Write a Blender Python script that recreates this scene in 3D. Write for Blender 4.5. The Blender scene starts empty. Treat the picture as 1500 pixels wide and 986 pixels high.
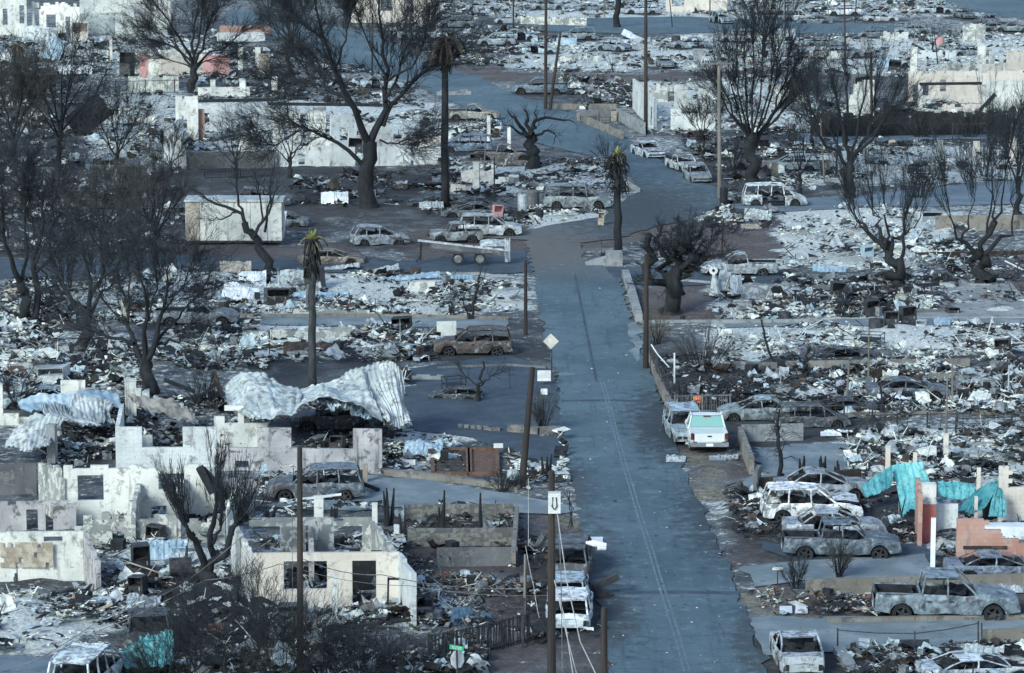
import bpy, math, random
import numpy as np
from mathutils import Vector, Matrix
R = math.radians
SC = bpy.context.scene
COL = SC.collection
# ------------------------------------------------------------------ camera, sky, sun, exposure
F = 5000.0; CX, CY = 750.0, 493.0; YH = -371.0; CAMH = 35.0
PITCH = math.atan((CY - YH) / F)
cam_d = bpy.data.cameras.new('camera'); cam = bpy.data.objects.new('camera', cam_d); COL.objects.link(cam)
cam.location = (0, 0, CAMH); cam.rotation_euler = (math.pi/2 - PITCH, 0, 0)
cam_d.sensor_width = 36; cam_d.lens = 36*F/1500; cam_d.clip_start = 1; cam_d.clip_end = 9000
SC.camera = cam
SUN_EL, SUN_AZ = 30.0, 215.0          # azimuth clockwise from +Y: low behind the camera, a little to its left
wd = bpy.data.worlds.new('World'); SC.world = wd; wd.use_nodes = True
wn = wd.node_tree; sky = wn.nodes.new('ShaderNodeTexSky'); sky.sky_type = 'NISHITA'; sky.sun_disc = False
sky.sun_elevation = R(SUN_EL); sky.sun_rotation = R(SUN_AZ); sky.air_density = 1.0; sky.dust_density = 0.4; sky.ozone_density = 1.0
wn.links.new(sky.outputs[0], wn.nodes['Background'].inputs[0]); wn.nodes['Background'].inputs[1].default_value = 0.105
sd = bpy.data.lights.new('sun', 'SUN'); sun = bpy.data.objects.new('sun', sd); COL.objects.link(sun)
sd.energy = 1.5; sd.angle = R(18); sd.color = (0.90, 1.0, 0.93)
_s = Vector((math.sin(R(SUN_AZ))*math.cos(R(SUN_EL)), math.cos(R(SUN_AZ))*math.cos(R(SUN_EL)), math.sin(R(SUN_EL))))
sun.rotation_euler = _s.to_track_quat('Z', 'Y').to_euler()
vs = SC.view_settings; vs.view_transform = 'Standard'; vs.look = 'None'; vs.gamma = 1; vs.use_curve_mapping = False
vs.exposure = 1.15
SC.cycles.max_bounces = 5; SC.cycles.diffuse_bounces = 3; SC.cycles.transparent_max_bounces = 6

# ------------------------------------------------------------------ picture pixel -> place on the ground
def Y0(py): # ground distance of a picture row
    a = PITCH + math.atan((py-CY)/F)
    return CAMH/math.tan(a)
def AT(px, py, Y):
    u = -(py-CY)/F; r = (px-CX)/F
    dy = math.cos(PITCH) + u*math.sin(PITCH); dz = -math.sin(PITCH) + u*math.cos(PITCH)
    t = Y/dy
    return Vector((r*t, Y, CAMH + dz*t))
def G(px, py, z=0.0):
    p = AT(px, py, Y0(py)); p.z = z; return p
def S(py): return (py-YH)/CAMH      # pixels per metre at a ground row

# ------------------------------------------------------------------ properties, objects
LABELS = {}
def tag(o, label, cat, group=None, kind=None):
    if label: o['label'] = label
    if cat: o['category'] = cat
    if group: o['group'] = group
    if kind or cat: o['kind'] = kind or 'thing'
    return o
def thing(name, label, cat, loc=(0,0,0), rz=0.0, group=None):
    o = bpy.data.objects.new(name, None); o.empty_display_size = 0.3; COL.objects.link(o)
    o.location = loc; o.rotation_euler = (0, 0, rz)
    return tag(o, label, cat, group)
def link(name, me, parent=None, loc=None):
    o = bpy.data.objects.new(name, me); COL.objects.link(o)
    if parent is not None: o.parent = parent
    if loc is not None: o.location = loc
    return o
class MB:
    "collects geometry, then makes ONE mesh"
    def __init__(s): s.v = []; s.n = 0; s.q = []; s.t = []; s.p = []; s.qm = []; s.tm = []; s.pm = []; s.uv=None
    def add(s, V, Q=None, T=None, m=0):
        V = np.asarray(V, float).reshape(-1, 3)
        if Q is not None and len(Q):
            Q = np.asarray(Q, int).reshape(-1, 4)+s.n; s.q.append(Q)
            s.qm.append(np.broadcast_to(np.asarray(m), (len(Q),)) if np.ndim(m) == 0 else np.asarray(m))
        if T is not None and len(T):
            T = np.asarray(T, int).reshape(-1, 3)+s.n; s.t.append(T)
            s.tm.append(np.broadcast_to(np.asarray(m), (len(T),)) if np.ndim(m) == 0 else np.asarray(m))
        s.v.append(V); s.n += len(V)
    def poly(s, V, m=0):
        V = np.asarray(V, float).reshape(-1, 3); s.p.append(list(range(s.n, s.n+len(V)))); s.pm.append(m); s.v.append(V); s.n += len(V)
    def box(s, c, d, rz=0.0, m=0, rot=None):
        x, y, z = d[0]/2, d[1]/2, d[2]/2
        V = np.array([(-x,-y,-z),(x,-y,-z),(x,y,-z),(-x,y,-z),(-x,-y,z),(x,-y,z),(x,y,z),(-x,y,z)])
        M = np.array((rot if rot is not None else Matrix.Rotation(rz, 3, 'Z')))
        s.add(V@M.T+np.array(c), BOXQ, m=m)
    def beam(s, a, b, w, h=None, m=0, up=(0,0,1)):
        a = Vector(a); b = Vector(b); h = h or w; d = b-a; L = d.length
        x = d.normalized(); z = Vector(up); y = z.cross(x)
        if y.length < 1e-3: y = Vector((0,1,0)).cross(x)
        y.normalize(); z = x.cross(y)
        s.box((a+b)/2, (L, w, h), m=m, rot=Matrix((x, y, z)).transposed())
    def tube(s, pts, rad, n=8, m=0, cap=True):
        pts = np.asarray([tuple(p) for p in pts], float)[None]; rad = np.broadcast_to(np.asarray(rad, float), (pts.shape[1],))[None]
        V, Q = tubes(pts, rad, n); k = s.n; s.add(V, Q, m=m)
        if cap:
            K = pts.shape[1]
            s.p.append([k+i for i in range(n)][::-1]); s.pm.append(m)
            s.p.append([k+(K-1)*n+i for i in range(n)]); s.pm.append(m)
    def build(s, name, mats, parent=None, smooth=False, loc=None):
        return link(name, s.mesh(name, mats, smooth), parent, loc)
    def mesh(s, name, mats, smooth=False):
        me = bpy.data.meshes.new(name)
        V = np.concatenate(s.v) if s.v else np.zeros((0, 3))
        li = []; lt = []; mi = []
        if s.q: Q = np.concatenate(s.q); li.append(Q.ravel()); lt.append(np.full(len(Q), 4)); mi.append(np.concatenate(s.qm))
        if s.t: T = np.concatenate(s.t); li.append(T.ravel()); lt.append(np.full(len(T), 3)); mi.append(np.concatenate(s.tm))
        for p, m in zip(s.p, s.pm): li.append(np.array(p)); lt.append(np.array([len(p)])); mi.append(np.array([m]))
        li = np.concatenate(li).astype(np.int32); lt = np.concatenate(lt).astype(np.int32); mi = np.concatenate(mi).astype(np.int32)
        me.vertices.add(len(V)); me.vertices.foreach_set('co', V.astype(np.float32).ravel())
        me.loops.add(len(li)); me.loops.foreach_set('vertex_index', li)
        me.polygons.add(len(lt)); ls = np.concatenate([[0], np.cumsum(lt)[:-1]]).astype(np.int32)
        me.polygons.foreach_set('loop_start', ls); me.polygons.foreach_set('loop_total', lt)
        me.polygons.foreach_set('material_index', mi)
        me.polygons.foreach_set('use_smooth', np.full(len(lt), smooth))
        me.update(calc_edges=True)
        for m in (mats if isinstance(mats, (list, tuple)) else [mats]): me.materials.append(m)
        return me
BOXQ = [(0,3,2,1),(4,5,6,7),(0,1,5,4),(1,2,6,5),(2,3,7,6),(3,0,4,7)]
def tubes(P, Rr, n):
    "P (N,K,3), Rr (N,K) -> vertices and quads of N tapered tubes"
    P = np.asarray(P, float); N, K, _ = P.shape
    D = np.empty_like(P); D[:, 1:-1] = P[:, 2:]-P[:, :-2] if K > 2 else 0; D[:, 0] = P[:, 1]-P[:, 0]; D[:, -1] = P[:, -1]-P[:, -2]
    D /= np.linalg.norm(D, axis=2, keepdims=True)+1e-9
    A = P[:, -1]-P[:, 0]; A /= np.linalg.norm(A, axis=1, keepdims=True)+1e-9
    ref = np.where(np.abs(A[:, 2:3]) < 0.75, np.array([[0, 0, 1.0]]), np.array([[0.93, 0.37, 0]]))
    U = np.cross(D, ref[:, None]); U /= np.linalg.norm(U, axis=2, keepdims=True)+1e-9
    W = np.cross(D, U)
    a = np.arange(n)*2*math.pi/n
    V = P[:, :, None]+Rr[:, :, None, None]*(np.cos(a)[None, None, :, None]*U[:, :, None]+np.sin(a)[None, None, :, None]*W[:, :, None])
    idx = np.arange(N*K*n).reshape(N, K, n); nx = np.roll(idx, -1, axis=2)
    Q = np.stack([idx[:, :-1], nx[:, :-1], nx[:, 1:], idx[:, 1:]], axis=-1).reshape(-1, 4)
    return V.reshape(-1, 3), Q
# value noise
_rng = np.random.RandomState(5); _LAT = _rng.rand(256, 256)
def vnoise(x, y, oct=3):
    x = np.asarray(x, float); y = np.asarray(y, float); o = 0; a = 1; s = 0
    for k in range(oct):
        xi = np.floor(x).astype(int); yi = np.floor(y).astype(int); fx = x-xi; fy = y-yi
        fx = fx*fx*(3-2*fx); fy = fy*fy*(3-2*fy)
        L = lambda i, j: _LAT[i % 256, j % 256]
        v = (L(xi, yi)*(1-fx)+L(xi+1, yi)*fx)*(1-fy)+(L(xi, yi+1)*(1-fx)+L(xi+1, yi+1)*fx)*fy
        o = o+a*v; s += a; a *= .5; x = x*2.03+17.3; y = y*2.03+9.1
    return o/s
def inpoly(x, y, P):
    P = np.asarray(P); r = np.zeros(x.shape, bool); j = len(P)-1
    for i in range(len(P)):
        xi, yi = P[i]; xj, yj = P[j]
        c = ((yi > y) != (yj > y)) & (x < (xj-xi)*(y-yi)/(yj-yi+1e-12)+xi)
        r ^= c; j = i
    return r

# ------------------------------------------------------------------ materials
def nt(name):
    m = bpy.data.materials.new(name); m.use_nodes = True; t = m.node_tree; b = t.nodes['Principled BSDF']
    return m, t, b
def N(t, typ, ins=None, **kw):
    n = t.nodes.new(typ)
    for k, v in kw.items(): setattr(n, k, v)
    if ins:
        for k, v in ins.items():
            if hasattr(v, 'links') or isinstance(v, bpy.types.NodeSocket): t.links.new(v, n.inputs[k])
            else: n.inputs[k].default_value = v
    return n
def rgba(c): return (c[0], c[1], c[2], 1)
def mix(t, f, a, b):
    n = t.nodes.new('ShaderNodeMix'); n.data_type = 'RGBA'
    for k, v in ((0, f), (6, a), (7, b)):
        if isinstance(v, bpy.types.NodeSocket): t.links.new(v, n.inputs[k])
        else: n.inputs[k].default_value = rgba(v) if k else v
    return n.outputs[2]
def ramp(t, v, lo, hi):
    n = t.nodes.new('ShaderNodeMapRange'); n.clamp = True; n.interpolation_type = 'SMOOTHSTEP'
    t.links.new(v, n.inputs[0]); n.inputs[1].default_value = lo; n.inputs[2].default_value = hi
    return n.outputs[0]
def math_(t, op, a, b=0.0):
    n = t.nodes.new('ShaderNodeMath'); n.operation = op
    for k, v in ((0, a), (1, b)):
        if isinstance(v, bpy.types.NodeSocket): t.links.new(v, n.inputs[k])
        else: n.inputs[k].default_value = v
    return n.outputs[0]
def coords(t, scale=(1,1,1), world=False, rnd=True):
    if world: s = N(t, 'ShaderNodeNewGeometry').outputs['Position']
    else:
        s = N(t, 'ShaderNodeTexCoord').outputs['Object']
    if rnd and not world:
        oi = N(t, 'ShaderNodeObjectInfo'); m = math_(t, 'MULTIPLY', oi.outputs['Random'], 60.0)
        v = N(t, 'ShaderNodeVectorMath', {0: s, 1: m}, operation='ADD'); s = v.outputs[0]
    mp = N(t, 'ShaderNodeMapping', {'Vector': s, 'Scale': scale}); return mp.outputs[0]
def noise(t, vec, scale, detail=4, rough=0.6, dist=0.0):
    return N(t, 'ShaderNodeTexNoise', {'Vector': vec, 'Scale': scale, 'Detail': detail, 'Roughness': rough, 'Distortion': dist}).outputs[0]
MT = {}
def mottled(name, c1, c2, c3=None, sc=1.5, rough=0.85, bump=0.25, stretch=(1,1,1), lo=.42, hi=.62, metal=0.0, f3=(.58,.7), world=False):
    m, t, b = nt(name); v = coords(t, stretch, world)
    n1 = noise(t, v, sc, 5, .65); n2 = noise(t, v, sc*3.7, 4, .7)
    c = mix(t, ramp(t, n1, lo, hi), c1, c2)
    if c3: c = mix(t, ramp(t, n2, *f3), c, c3)
    t.links.new(c, b.inputs['Base Color']); b.inputs['Roughness'].default_value = rough; b.inputs['Metallic'].default_value = metal
    if bump:
        bp = N(t, 'ShaderNodeBump', {'Height': n2, 'Strength': bump, 'Distance': 0.05}); t.links.new(bp.outputs[0], b.inputs['Normal'])
    MT[name] = m; return m
def plain(name, c, rough=0.6, metal=0.0):
    return mottled(name, [x*.85 for x in c], [min(1, x*1.1) for x in c], sc=2.5, rough=rough, bump=.1, metal=metal)
mottled('ash_white', (.52,.54,.50), (.78,.80,.74), (.25,.26,.26), sc=3, f3=(.6,.72))
mottled('ash_blue', (.30,.38,.41), (.50,.58,.60), (.14,.16,.18), sc=3)
mottled('ash_grey', (.12,.13,.14), (.26,.275,.28), (.05,.055,.06), sc=3)
mottled('char', (.007,.009,.012), (.020,.023,.028), (.06,.067,.075), sc=3, f3=(.62,.75))
mottled('char_brown', (.03,.022,.018), (.075,.055,.045), (.012,.012,.012), sc=2)
mottled('rust', (.11,.055,.035), (.17,.10,.07), (.04,.03,.028), sc=3)
mottled('tan_debris', (.30,.25,.19), (.46,.42,.35), (.14,.12,.1), sc=3)
mottled('mortar', (.25,.26,.27), (.4,.4,.4), (.14,.14,.15), sc=3)
mottled('stone', (.10,.098,.092), (.22,.21,.195), (.07,.07,.07), sc=2)
mottled('bark', (.006,.008,.010), (.016,.019,.024), (.04,.046,.053), sc=3, stretch=(1,1,.35), bump=.6, f3=(.62,.74))
mottled('bark_grey', (.025,.028,.032), (.065,.068,.072), (.14,.135,.13), sc=3, stretch=(1,1,.35), bump=.6, f3=(.64,.76))
mottled('twig', (.012,.016,.021), (.032,.040,.049), (.06,.07,.08), sc=1)
mottled('twig_brown', (.04,.042,.042), (.075,.075,.072), (.025,.028,.03), sc=1)
mottled('palm_dead', (.10,.08,.055), (.20,.165,.12), (.03,.027,.025), sc=2)
mottled('palm_green', (.20,.24,.06), (.36,.37,.12), (.16,.16,.09), sc=2)
mottled('pole_wood', (.022,.018,.018), (.05,.037,.033), (.02,.018,.018), sc=2, stretch=(1,1,.1), bump=.4)
mottled('pole_grey', (.14,.125,.11), (.22,.20,.18), (.08,.07,.065), sc=2, stretch=(1,1,.1), bump=.4)
mottled('wood_fresh', (.34,.20,.11), (.50,.33,.20), (.10,.07,.05), sc=2)
mottled('steel_dark', (.03,.032,.035), (.07,.072,.078), (.12,.10,.09), sc=3, rough=.6, metal=.3)
mottled('steel_pale', (.38,.42,.45), (.58,.62,.65), (.16,.17,.18), sc=2, rough=.5, metal=.2)
mottled('wire', (.10,.10,.10), (.2,.2,.2), sc=2)
mottled('wire_pale', (.38,.37,.36), (.5,.49,.48), sc=2)
mottled('white_paint', (.64,.67,.67), (.72,.74,.74), (.5,.53,.53), sc=1.5, rough=.35, f3=(.66,.8), bump=.03)
mottled('white_sheet', (.62,.66,.69), (.80,.82,.83), (.36,.37,.38), sc=1.2, f3=(.62,.75))
mottled('zinc', (.36,.41,.42), (.56,.60,.59), (.20,.19,.17), sc=.7, rough=.7, metal=.05, f3=(.50,.64), bump=.15)
mottled('zinc_blue', (.28,.40,.48), (.44,.54,.60), (.14,.18,.22), sc=.6, rough=.5, metal=.15, bump=.08)
mottled('sheet_tan', (.28,.25,.21), (.42,.38,.33), (.13,.12,.11), sc=.8, bump=.1)
mottled('sheet_grey', (.26,.29,.31), (.46,.5,.52), (.10,.11,.12), sc=.8, bump=.1, metal=.1, rough=.6)
mottled('teal', (.10,.40,.42), (.20,.52,.52), (.10,.18,.19), sc=1.0, rough=.7, f3=(.52,.66), bump=.05)
mottled('teal_dark', (.05,.24,.27), (.11,.34,.37), (.04,.08,.09), sc=1.2, rough=.55, f3=(.55,.7), bump=.05)
mottled('tarp_blue', (.04,.08,.13), (.08,.14,.20), (.03,.05,.08), sc=1.2, rough=.5)
mottled('orange', (.70,.19,.07), (.80,.27,.11), sc=2)
mottled('green_sign', (.01,.33,.15), (.02,.40,.19), sc=2, rough=.4, bump=0)
plain('sign_white', (.72,.73,.72), .4); plain('sign_back', (.62,.58,.52), .5, .1)
plain('black', (.01,.01,.011), .6); plain('rubber', (.018,.018,.02), .8); plain('tail_red', (.12,.02,.02), .3)
plain('chrome', (.45,.47,.5), .3, .7)
def plaster(name, c1, c2, patch, soot, pa=(.53,.60), so=(.58,.72), streak=.75):
    m, t, b = nt(name); v = coords(t, world=True); st = coords(t, (2.2,2.2,.25), world=True); n1 = noise(t, v, .55, 5, .6); n2 = noise(t, v, 1.7, 6, .7, .4); n3 = noise(t, v, 6, 4, .8); n4 = noise(t, st, 1.0, 5, .7)
    c = mix(t, ramp(t, n1, .35, .65), c1, c2); c = mix(t, math_(t, 'MULTIPLY', ramp(t, n2, *pa), .9), c, patch); c = mix(t, math_(t, 'MULTIPLY', ramp(t, n4, .54, .72), streak), c, soot)
    c = mix(t, ramp(t, n2, so[0], so[1]), c, soot); c = mix(t, math_(t, 'MULTIPLY', ramp(t, n3, .56, .7), .45), c, [q*.6 for q in patch])
    sx = N(t, 'ShaderNodeSeparateXYZ', {0: v}); cb = N(t, 'ShaderNodeCombineXYZ', {0: math_(t, 'ADD', sx.outputs[0], sx.outputs[1]), 1: sx.outputs[2]})
    br = N(t, 'ShaderNodeTexBrick', {'Vector': cb.outputs[0], 'Scale': 1.0, 'Mortar Size': .012, 'Brick Width': .4, 'Row Height': .2, 'Mortar Smooth': .3})
    c = mix(t, math_(t, 'MULTIPLY', br.outputs['Fac'], .10), c, soot)
    t.links.new(c, b.inputs['Base Color']); b.inputs['Roughness'].default_value = .9
    bp = N(t, 'ShaderNodeBump', {'Height': n3, 'Strength': .3, 'Distance': .03}); t.links.new(bp.outputs[0], b.inputs['Normal']); MT[name] = m
plaster('plaster', (.56,.57,.54), (.74,.74,.69), (.40,.405,.37), (.16,.16,.16)); plaster('plaster_blue', (.50,.53,.53), (.68,.71,.70), (.42,.43,.43), (.15,.15,.16))
plaster('plaster_cream', (.60,.53,.46), (.70,.64,.57), (.52,.49,.45), (.20,.18,.17), streak=.35); plaster('plaster_soot', (.34,.33,.34), (.52,.50,.50), (.26,.25,.25), (.07,.07,.07), so=(.52,.7), streak=.8)
plaster('plaster_patchy', (.20,.215,.21), (.34,.35,.33), (.62,.62,.57), (.09,.095,.1), pa=(.50,.54), so=(.62,.68))
plaster('concrete', (.22,.235,.245), (.32,.335,.34), (.17,.18,.18), (.08,.085,.09)); plaster('concrete_tan', (.17,.155,.135), (.26,.24,.21), (.13,.12,.11), (.06,.06,.06)); plaster('concrete_dark', (.085,.09,.098), (.15,.155,.16), (.2,.2,.2), (.04,.042,.046))
plaster('salmon', (.38,.20,.16), (.46,.28,.23), (.45,.33,.29), (.20,.15,.14)); plaster('red_wall', (.36,.095,.085), (.46,.14,.12), (.36,.2,.18), (.15,.10,.09)); plaster('pink', (.52,.25,.25), (.62,.34,.33), (.48,.36,.34), (.22,.18,.17))
m, t, b = nt('glass_green'); b.inputs['Base Color'].default_value = (.24,.44,.39,1); b.inputs['Roughness'].default_value = .08; b.inputs['Metallic'].default_value = .25; MT['glass_green'] = m
# burnt car metal: the object's own colour is what is left of its paint, alpha how much of it rusted
m, t, b = nt('burnt_metal'); v = coords(t); oi = N(t, 'ShaderNodeObjectInfo')
n1 = noise(t, v, .9, 5, .6, .4); n2 = noise(t, v, 3.3, 5, .7, .3); n3 = noise(t, v, 2.4, 6, .72, .6)
c = mix(t, math_(t, 'MULTIPLY', ramp(t, n2, .50, .66), .6), oi.outputs['Color'], (.50,.56,.58))
c = mix(t, math_(t, 'MULTIPLY', ramp(t, n3, .42, .64), .85), c, (.036,.042,.050))
rust = mix(t, ramp(t, n2, .4, .6), (.115,.088,.075), (.05,.042,.04))
c = mix(t, math_(t, 'MULTIPLY', ramp(t, n1, .44, .64), oi.outputs['Alpha']), c, rust)
t.links.new(c, b.inputs['Base Color']); b.inputs['Roughness'].default_value = .62; b.inputs['Metallic'].default_value = .25
bp = N(t, 'ShaderNodeBump', {'Height': n2, 'Strength': .3, 'Distance': .04}); t.links.new(bp.outputs[0], b.inputs['Normal']); MT['burnt_metal'] = m
# asphalt
m, t, b = nt('asphalt'); v = coords(t, world=True)
n1 = noise(t, v, .12, 5, .6, .5); n2 = noise(t, v, 1.3, 6, .75); n3 = noise(t, v, 9.0, 3, .8)
c = mix(t, ramp(t, n1, .35, .65), (.056,.096,.120), (.098,.152,.182))
c = mix(t, ramp(t, n2, .54, .70), c, (.16,.22,.25))
c = mix(t, ramp(t, n2, .44, .30), c, (.026,.046,.062))
vc = N(t, 'ShaderNodeMapping', {'Vector': N(t, 'ShaderNodeVectorMath', {0: v, 1: N(t, 'ShaderNodeTexNoise', {'Vector': v, 'Scale': .6, 'Detail': 5.0}).outputs['Color']}, operation='ADD').outputs[0], 'Scale': (.55,.28,1)}).outputs[0]
vo = N(t, 'ShaderNodeTexVoronoi', {'Vector': vc, 'Scale': 1.0}, feature='DISTANCE_TO_EDGE').outputs['Distance']
ck = math_(t, 'MULTIPLY', ramp(t, vo, .022, .006), ramp(t, n1, .45, .6))
c = mix(t, math_(t,'MULTIPLY',ck,.6), c, (.026,.044,.056))
n5 = noise(t, coords(t, (2.2,.12,1), world=True), .8, 5, .7); c = mix(t, math_(t,'MULTIPLY', ramp(t, n5, .52, .7), .5), c, (.03,.055,.075)); c = mix(t, math_(t,'MULTIPLY', ramp(t, n5, .46, .32), .4), c, (.09,.14,.17))
n6 = noise(t, coords(t, (.25,1.6,1), world=True), 1.2, 4, .7); c = mix(t, math_(t,'MULTIPLY', ramp(t, n6, .6, .68), .45), c, (.028,.05,.066)); c = mix(t, math_(t, 'MULTIPLY', ramp(t, n3, .58, .70), .5), c, (.16,.21,.23))
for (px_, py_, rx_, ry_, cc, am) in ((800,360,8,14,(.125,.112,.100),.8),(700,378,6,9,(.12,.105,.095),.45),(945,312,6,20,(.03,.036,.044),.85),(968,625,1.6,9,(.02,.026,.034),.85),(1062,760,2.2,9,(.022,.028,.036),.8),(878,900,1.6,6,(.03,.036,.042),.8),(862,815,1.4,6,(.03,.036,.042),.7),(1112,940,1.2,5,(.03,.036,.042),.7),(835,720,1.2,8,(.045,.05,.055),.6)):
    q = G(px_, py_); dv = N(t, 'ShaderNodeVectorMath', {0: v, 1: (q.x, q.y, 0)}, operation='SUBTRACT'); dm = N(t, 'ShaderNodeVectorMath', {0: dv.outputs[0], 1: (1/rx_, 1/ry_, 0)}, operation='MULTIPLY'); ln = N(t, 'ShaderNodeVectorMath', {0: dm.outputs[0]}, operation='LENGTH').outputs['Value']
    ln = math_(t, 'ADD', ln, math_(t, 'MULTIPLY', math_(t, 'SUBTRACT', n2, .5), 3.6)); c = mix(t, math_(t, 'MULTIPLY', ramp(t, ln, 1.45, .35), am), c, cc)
t.links.new(c, b.inputs['Base Color']); b.inputs['Roughness'].default_value = .85
bp = N(t, 'ShaderNodeBump', {'Height': n3, 'Strength': .25, 'Distance': .02}); t.links.new(bp.outputs[0], b.inputs['Normal']); MT['asphalt'] = m
mottled('asphalt_pale', (.11,.15,.19), (.15,.20,.24), (.07,.10,.13), sc=.5, world=True, bump=.1)
mottled('asphalt_dark', (.036,.056,.078), (.056,.08,.105), (.085,.11,.135), sc=.8, world=True, bump=.1)
mottled('road_line', (.10,.15,.18), (.17,.23,.26), (.07,.11,.135), sc=2.2, lo=.4, hi=.7, world=True, bump=0)
mottled('slab', (.15,.19,.21), (.23,.27,.29), (.09,.12,.135), sc=.45, world=True, bump=.1)
# ------------------------------------------------------------------ builders
def world(o, parent):
    o.parent = parent; o.location = -parent.location; return o
def P2(p): return Vector((p[0], p[1], 0))
rnd = random.Random(11); nr = np.random.RandomState(12)
TOPM = []
# ---- walls of burnt houses
def wall(parent, a, b, h, mat='plaster', th=.2, ops=(), jag=0.0, top=None, blocks=False, z0=-.1, name='wall', seed=0, label=None, cu=.4, cz=.2):
    """a wall between two ground points; ops = openings (f0,f1,z0,z1): f along the wall, z in metres; top = [(f,h)...]"""
    a = Vector(a); b = Vector(b); d = b-a; L = d.length; ux = d.normalized(); n = Vector((-ux.y, ux.x, 0))
    rr = random.Random(seed*7+int(L*100))
    def toph(f):
        hh = h
        if top:
            for (f0, h0), (f1, h1) in zip(top, top[1:]):
                if f0 <= f <= f1: hh = h0+(h1-h0)*(f-f0)/max(1e-6, f1-f0); break
        return hh
    us = {0, L}; k = max(1, round(L/cu))
    for i in range(1, k): us.add(L*i/k)
    us = sorted(us); 
    for (f0, f1, q0, q1) in ops:
        for f in (f0, f1):
            j = min(range(len(us)), key=lambda i: abs(us[i]-f*L))
            if 0 < j < len(us)-1: us[j] = f*L
    hmax = max([h]+[q[1] for q in (top or [])])
    zs = [z0]; z = cz
    while z < hmax-.02: zs.append(z); z += cz
    zs.append(hmax)
    for (f0, f1, q0, q1) in ops:
        for q in (q0, q1):
            if 0 < q < hmax:
                j = min(range(len(zs)), key=lambda i: abs(zs[i]-q))
                if 0 < j < len(zs)-1: zs[j] = q
    nu, nz = len(us)-1, len(zs)-1
    jj = [rr.random()*rr.random()*jag for _ in range(nu)]
    def occ(u, z):
        f = u/L
        for (f0, f1, q0, q1) in ops:
            if f0 < f < f1 and q0 < z < q1: return False
        i = min(nu-1, max(0, int(u/L*nu)))
        return z < toph(f)-jj[i]+.02
    M = [[occ((us[i]+us[i+1])/2, (zs[j]+zs[j+1])/2) for j in range(nz)] for i in range(nu)]
    def shell(th, m, nm, inset=0.0):
        g = MB(); o = n*(th/2)
        cache = {}
        V = []
        def vid(i, j, s):
            k = (i, j, s)
            if k not in cache:
                p = a+ux*us[i]+o*s; cache[k] = len(V); V.append((p.x, p.y, zs[j]-inset))
            return cache[k]
        Q = []
        at = lambda i, j: 0 <= i < nu and 0 <= j < nz and M[i][j]
        for i in range(nu):
            for j in range(nz):
                if not M[i][j]: continue
                Q.append((vid(i,j,-1), vid(i+1,j,-1), vid(i+1,j+1,-1), vid(i,j+1,-1)))
                Q.append((vid(i+1,j,1), vid(i,j,1), vid(i,j+1,1), vid(i+1,j+1,1)))
                if not at(i-1, j): Q.append((vid(i,j,1), vid(i,j,-1), vid(i,j+1,-1), vid(i,j+1,1)))
                if not at(i+1, j): Q.append((vid(i+1,j,-1), vid(i+1,j,1), vid(i+1,j+1,1), vid(i+1,j+1,-1)))
                if not at(i, j+1): Q.append((vid(i,j+1,-1), vid(i+1,j+1,-1), vid(i+1,j+1,1), vid(i,j+1,1)))
        if not Q: return None
        g.add(V, Q); return g.build(nm, MT[m])
    if not blocks:
        w = shell(th, mat, name)
        if w and parent: world(w, parent)
        if w and label: w['label'] = label
        return w
    w = shell(th-.012, mat, name, .004)
    if parent: world(w, parent)
    g = MB(); g.box((0,0,0), (.392, th, .19)); me = g.mesh('block', MT[mat])
    ang = math.atan2(ux.y, ux.x); j = 0; z = .1; cnt = 0
    while z < hmax and cnt < 290:
        u = -.2 if (j % 2 and not ops) else 0.0
        while u < L-.05:
            u0 = max(0, u); u1 = min(L, u+.4); uc = (u0+u1)/2
            if u1-u0 > .12 and occ(uc, z):
                o = link('block', me, parent); p = a+ux*uc+n*rr.uniform(-.006, .006)
                o.location = Vector((p.x, p.y, z))-(parent.location if parent else Vector()); o.rotation_euler = (0, 0, ang)
                o.scale = ((u1-u0)/.4, 1, 1); cnt += 1
            u += .4
        z += .2; j += 1
    return w
def house(label, loc, cat='ruin', group=None, name='burnt_house'):
    return thing(name, label, cat, tuple(loc), 0, group)
# walls written in picture pixels: (x0,y0,x1,y1) the foot, hp the height in pixels at the first foot
def pw(parent, x0, y0, x1, y1, hp, mat='plaster', **kw):
    return wall(parent, G(x0, y0), G(x1, y1), hp/S((y0+y1)/2)/.985, mat, seed=int(x0), **kw)
def single_wall(label, x0, y0, x1, y1, hp, mat='plaster', cat='wall', name='ruined_wall', group=None, **kw):
    o = thing(name, label, cat, tuple(G((x0+x1)/2, (y0+y1)/2)), 0, group)
    pw(o, x0, y0, x1, y1, hp, mat, **kw); return o
def pillar(label, x, y, hp, wp=None, mat='plaster', group=None, cat='pillar', name='pillar', lean=0):
    w = (wp or 6)/S(y); h = hp/S(y)/.985; p = G(x, y)
    g = MB(); g.box((0, 0, h/2-.05), (w, w*.9, h+.1)); 
    if w > .22: g.box((0, 0, h+.03), (w*1.12, w*1.02, .06))
    o = g.build(name, MT[mat]); o.location = p; o.rotation_euler = (0, lean, rnd.uniform(-.2, .2)); return tag(o, label, cat, group)
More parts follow.
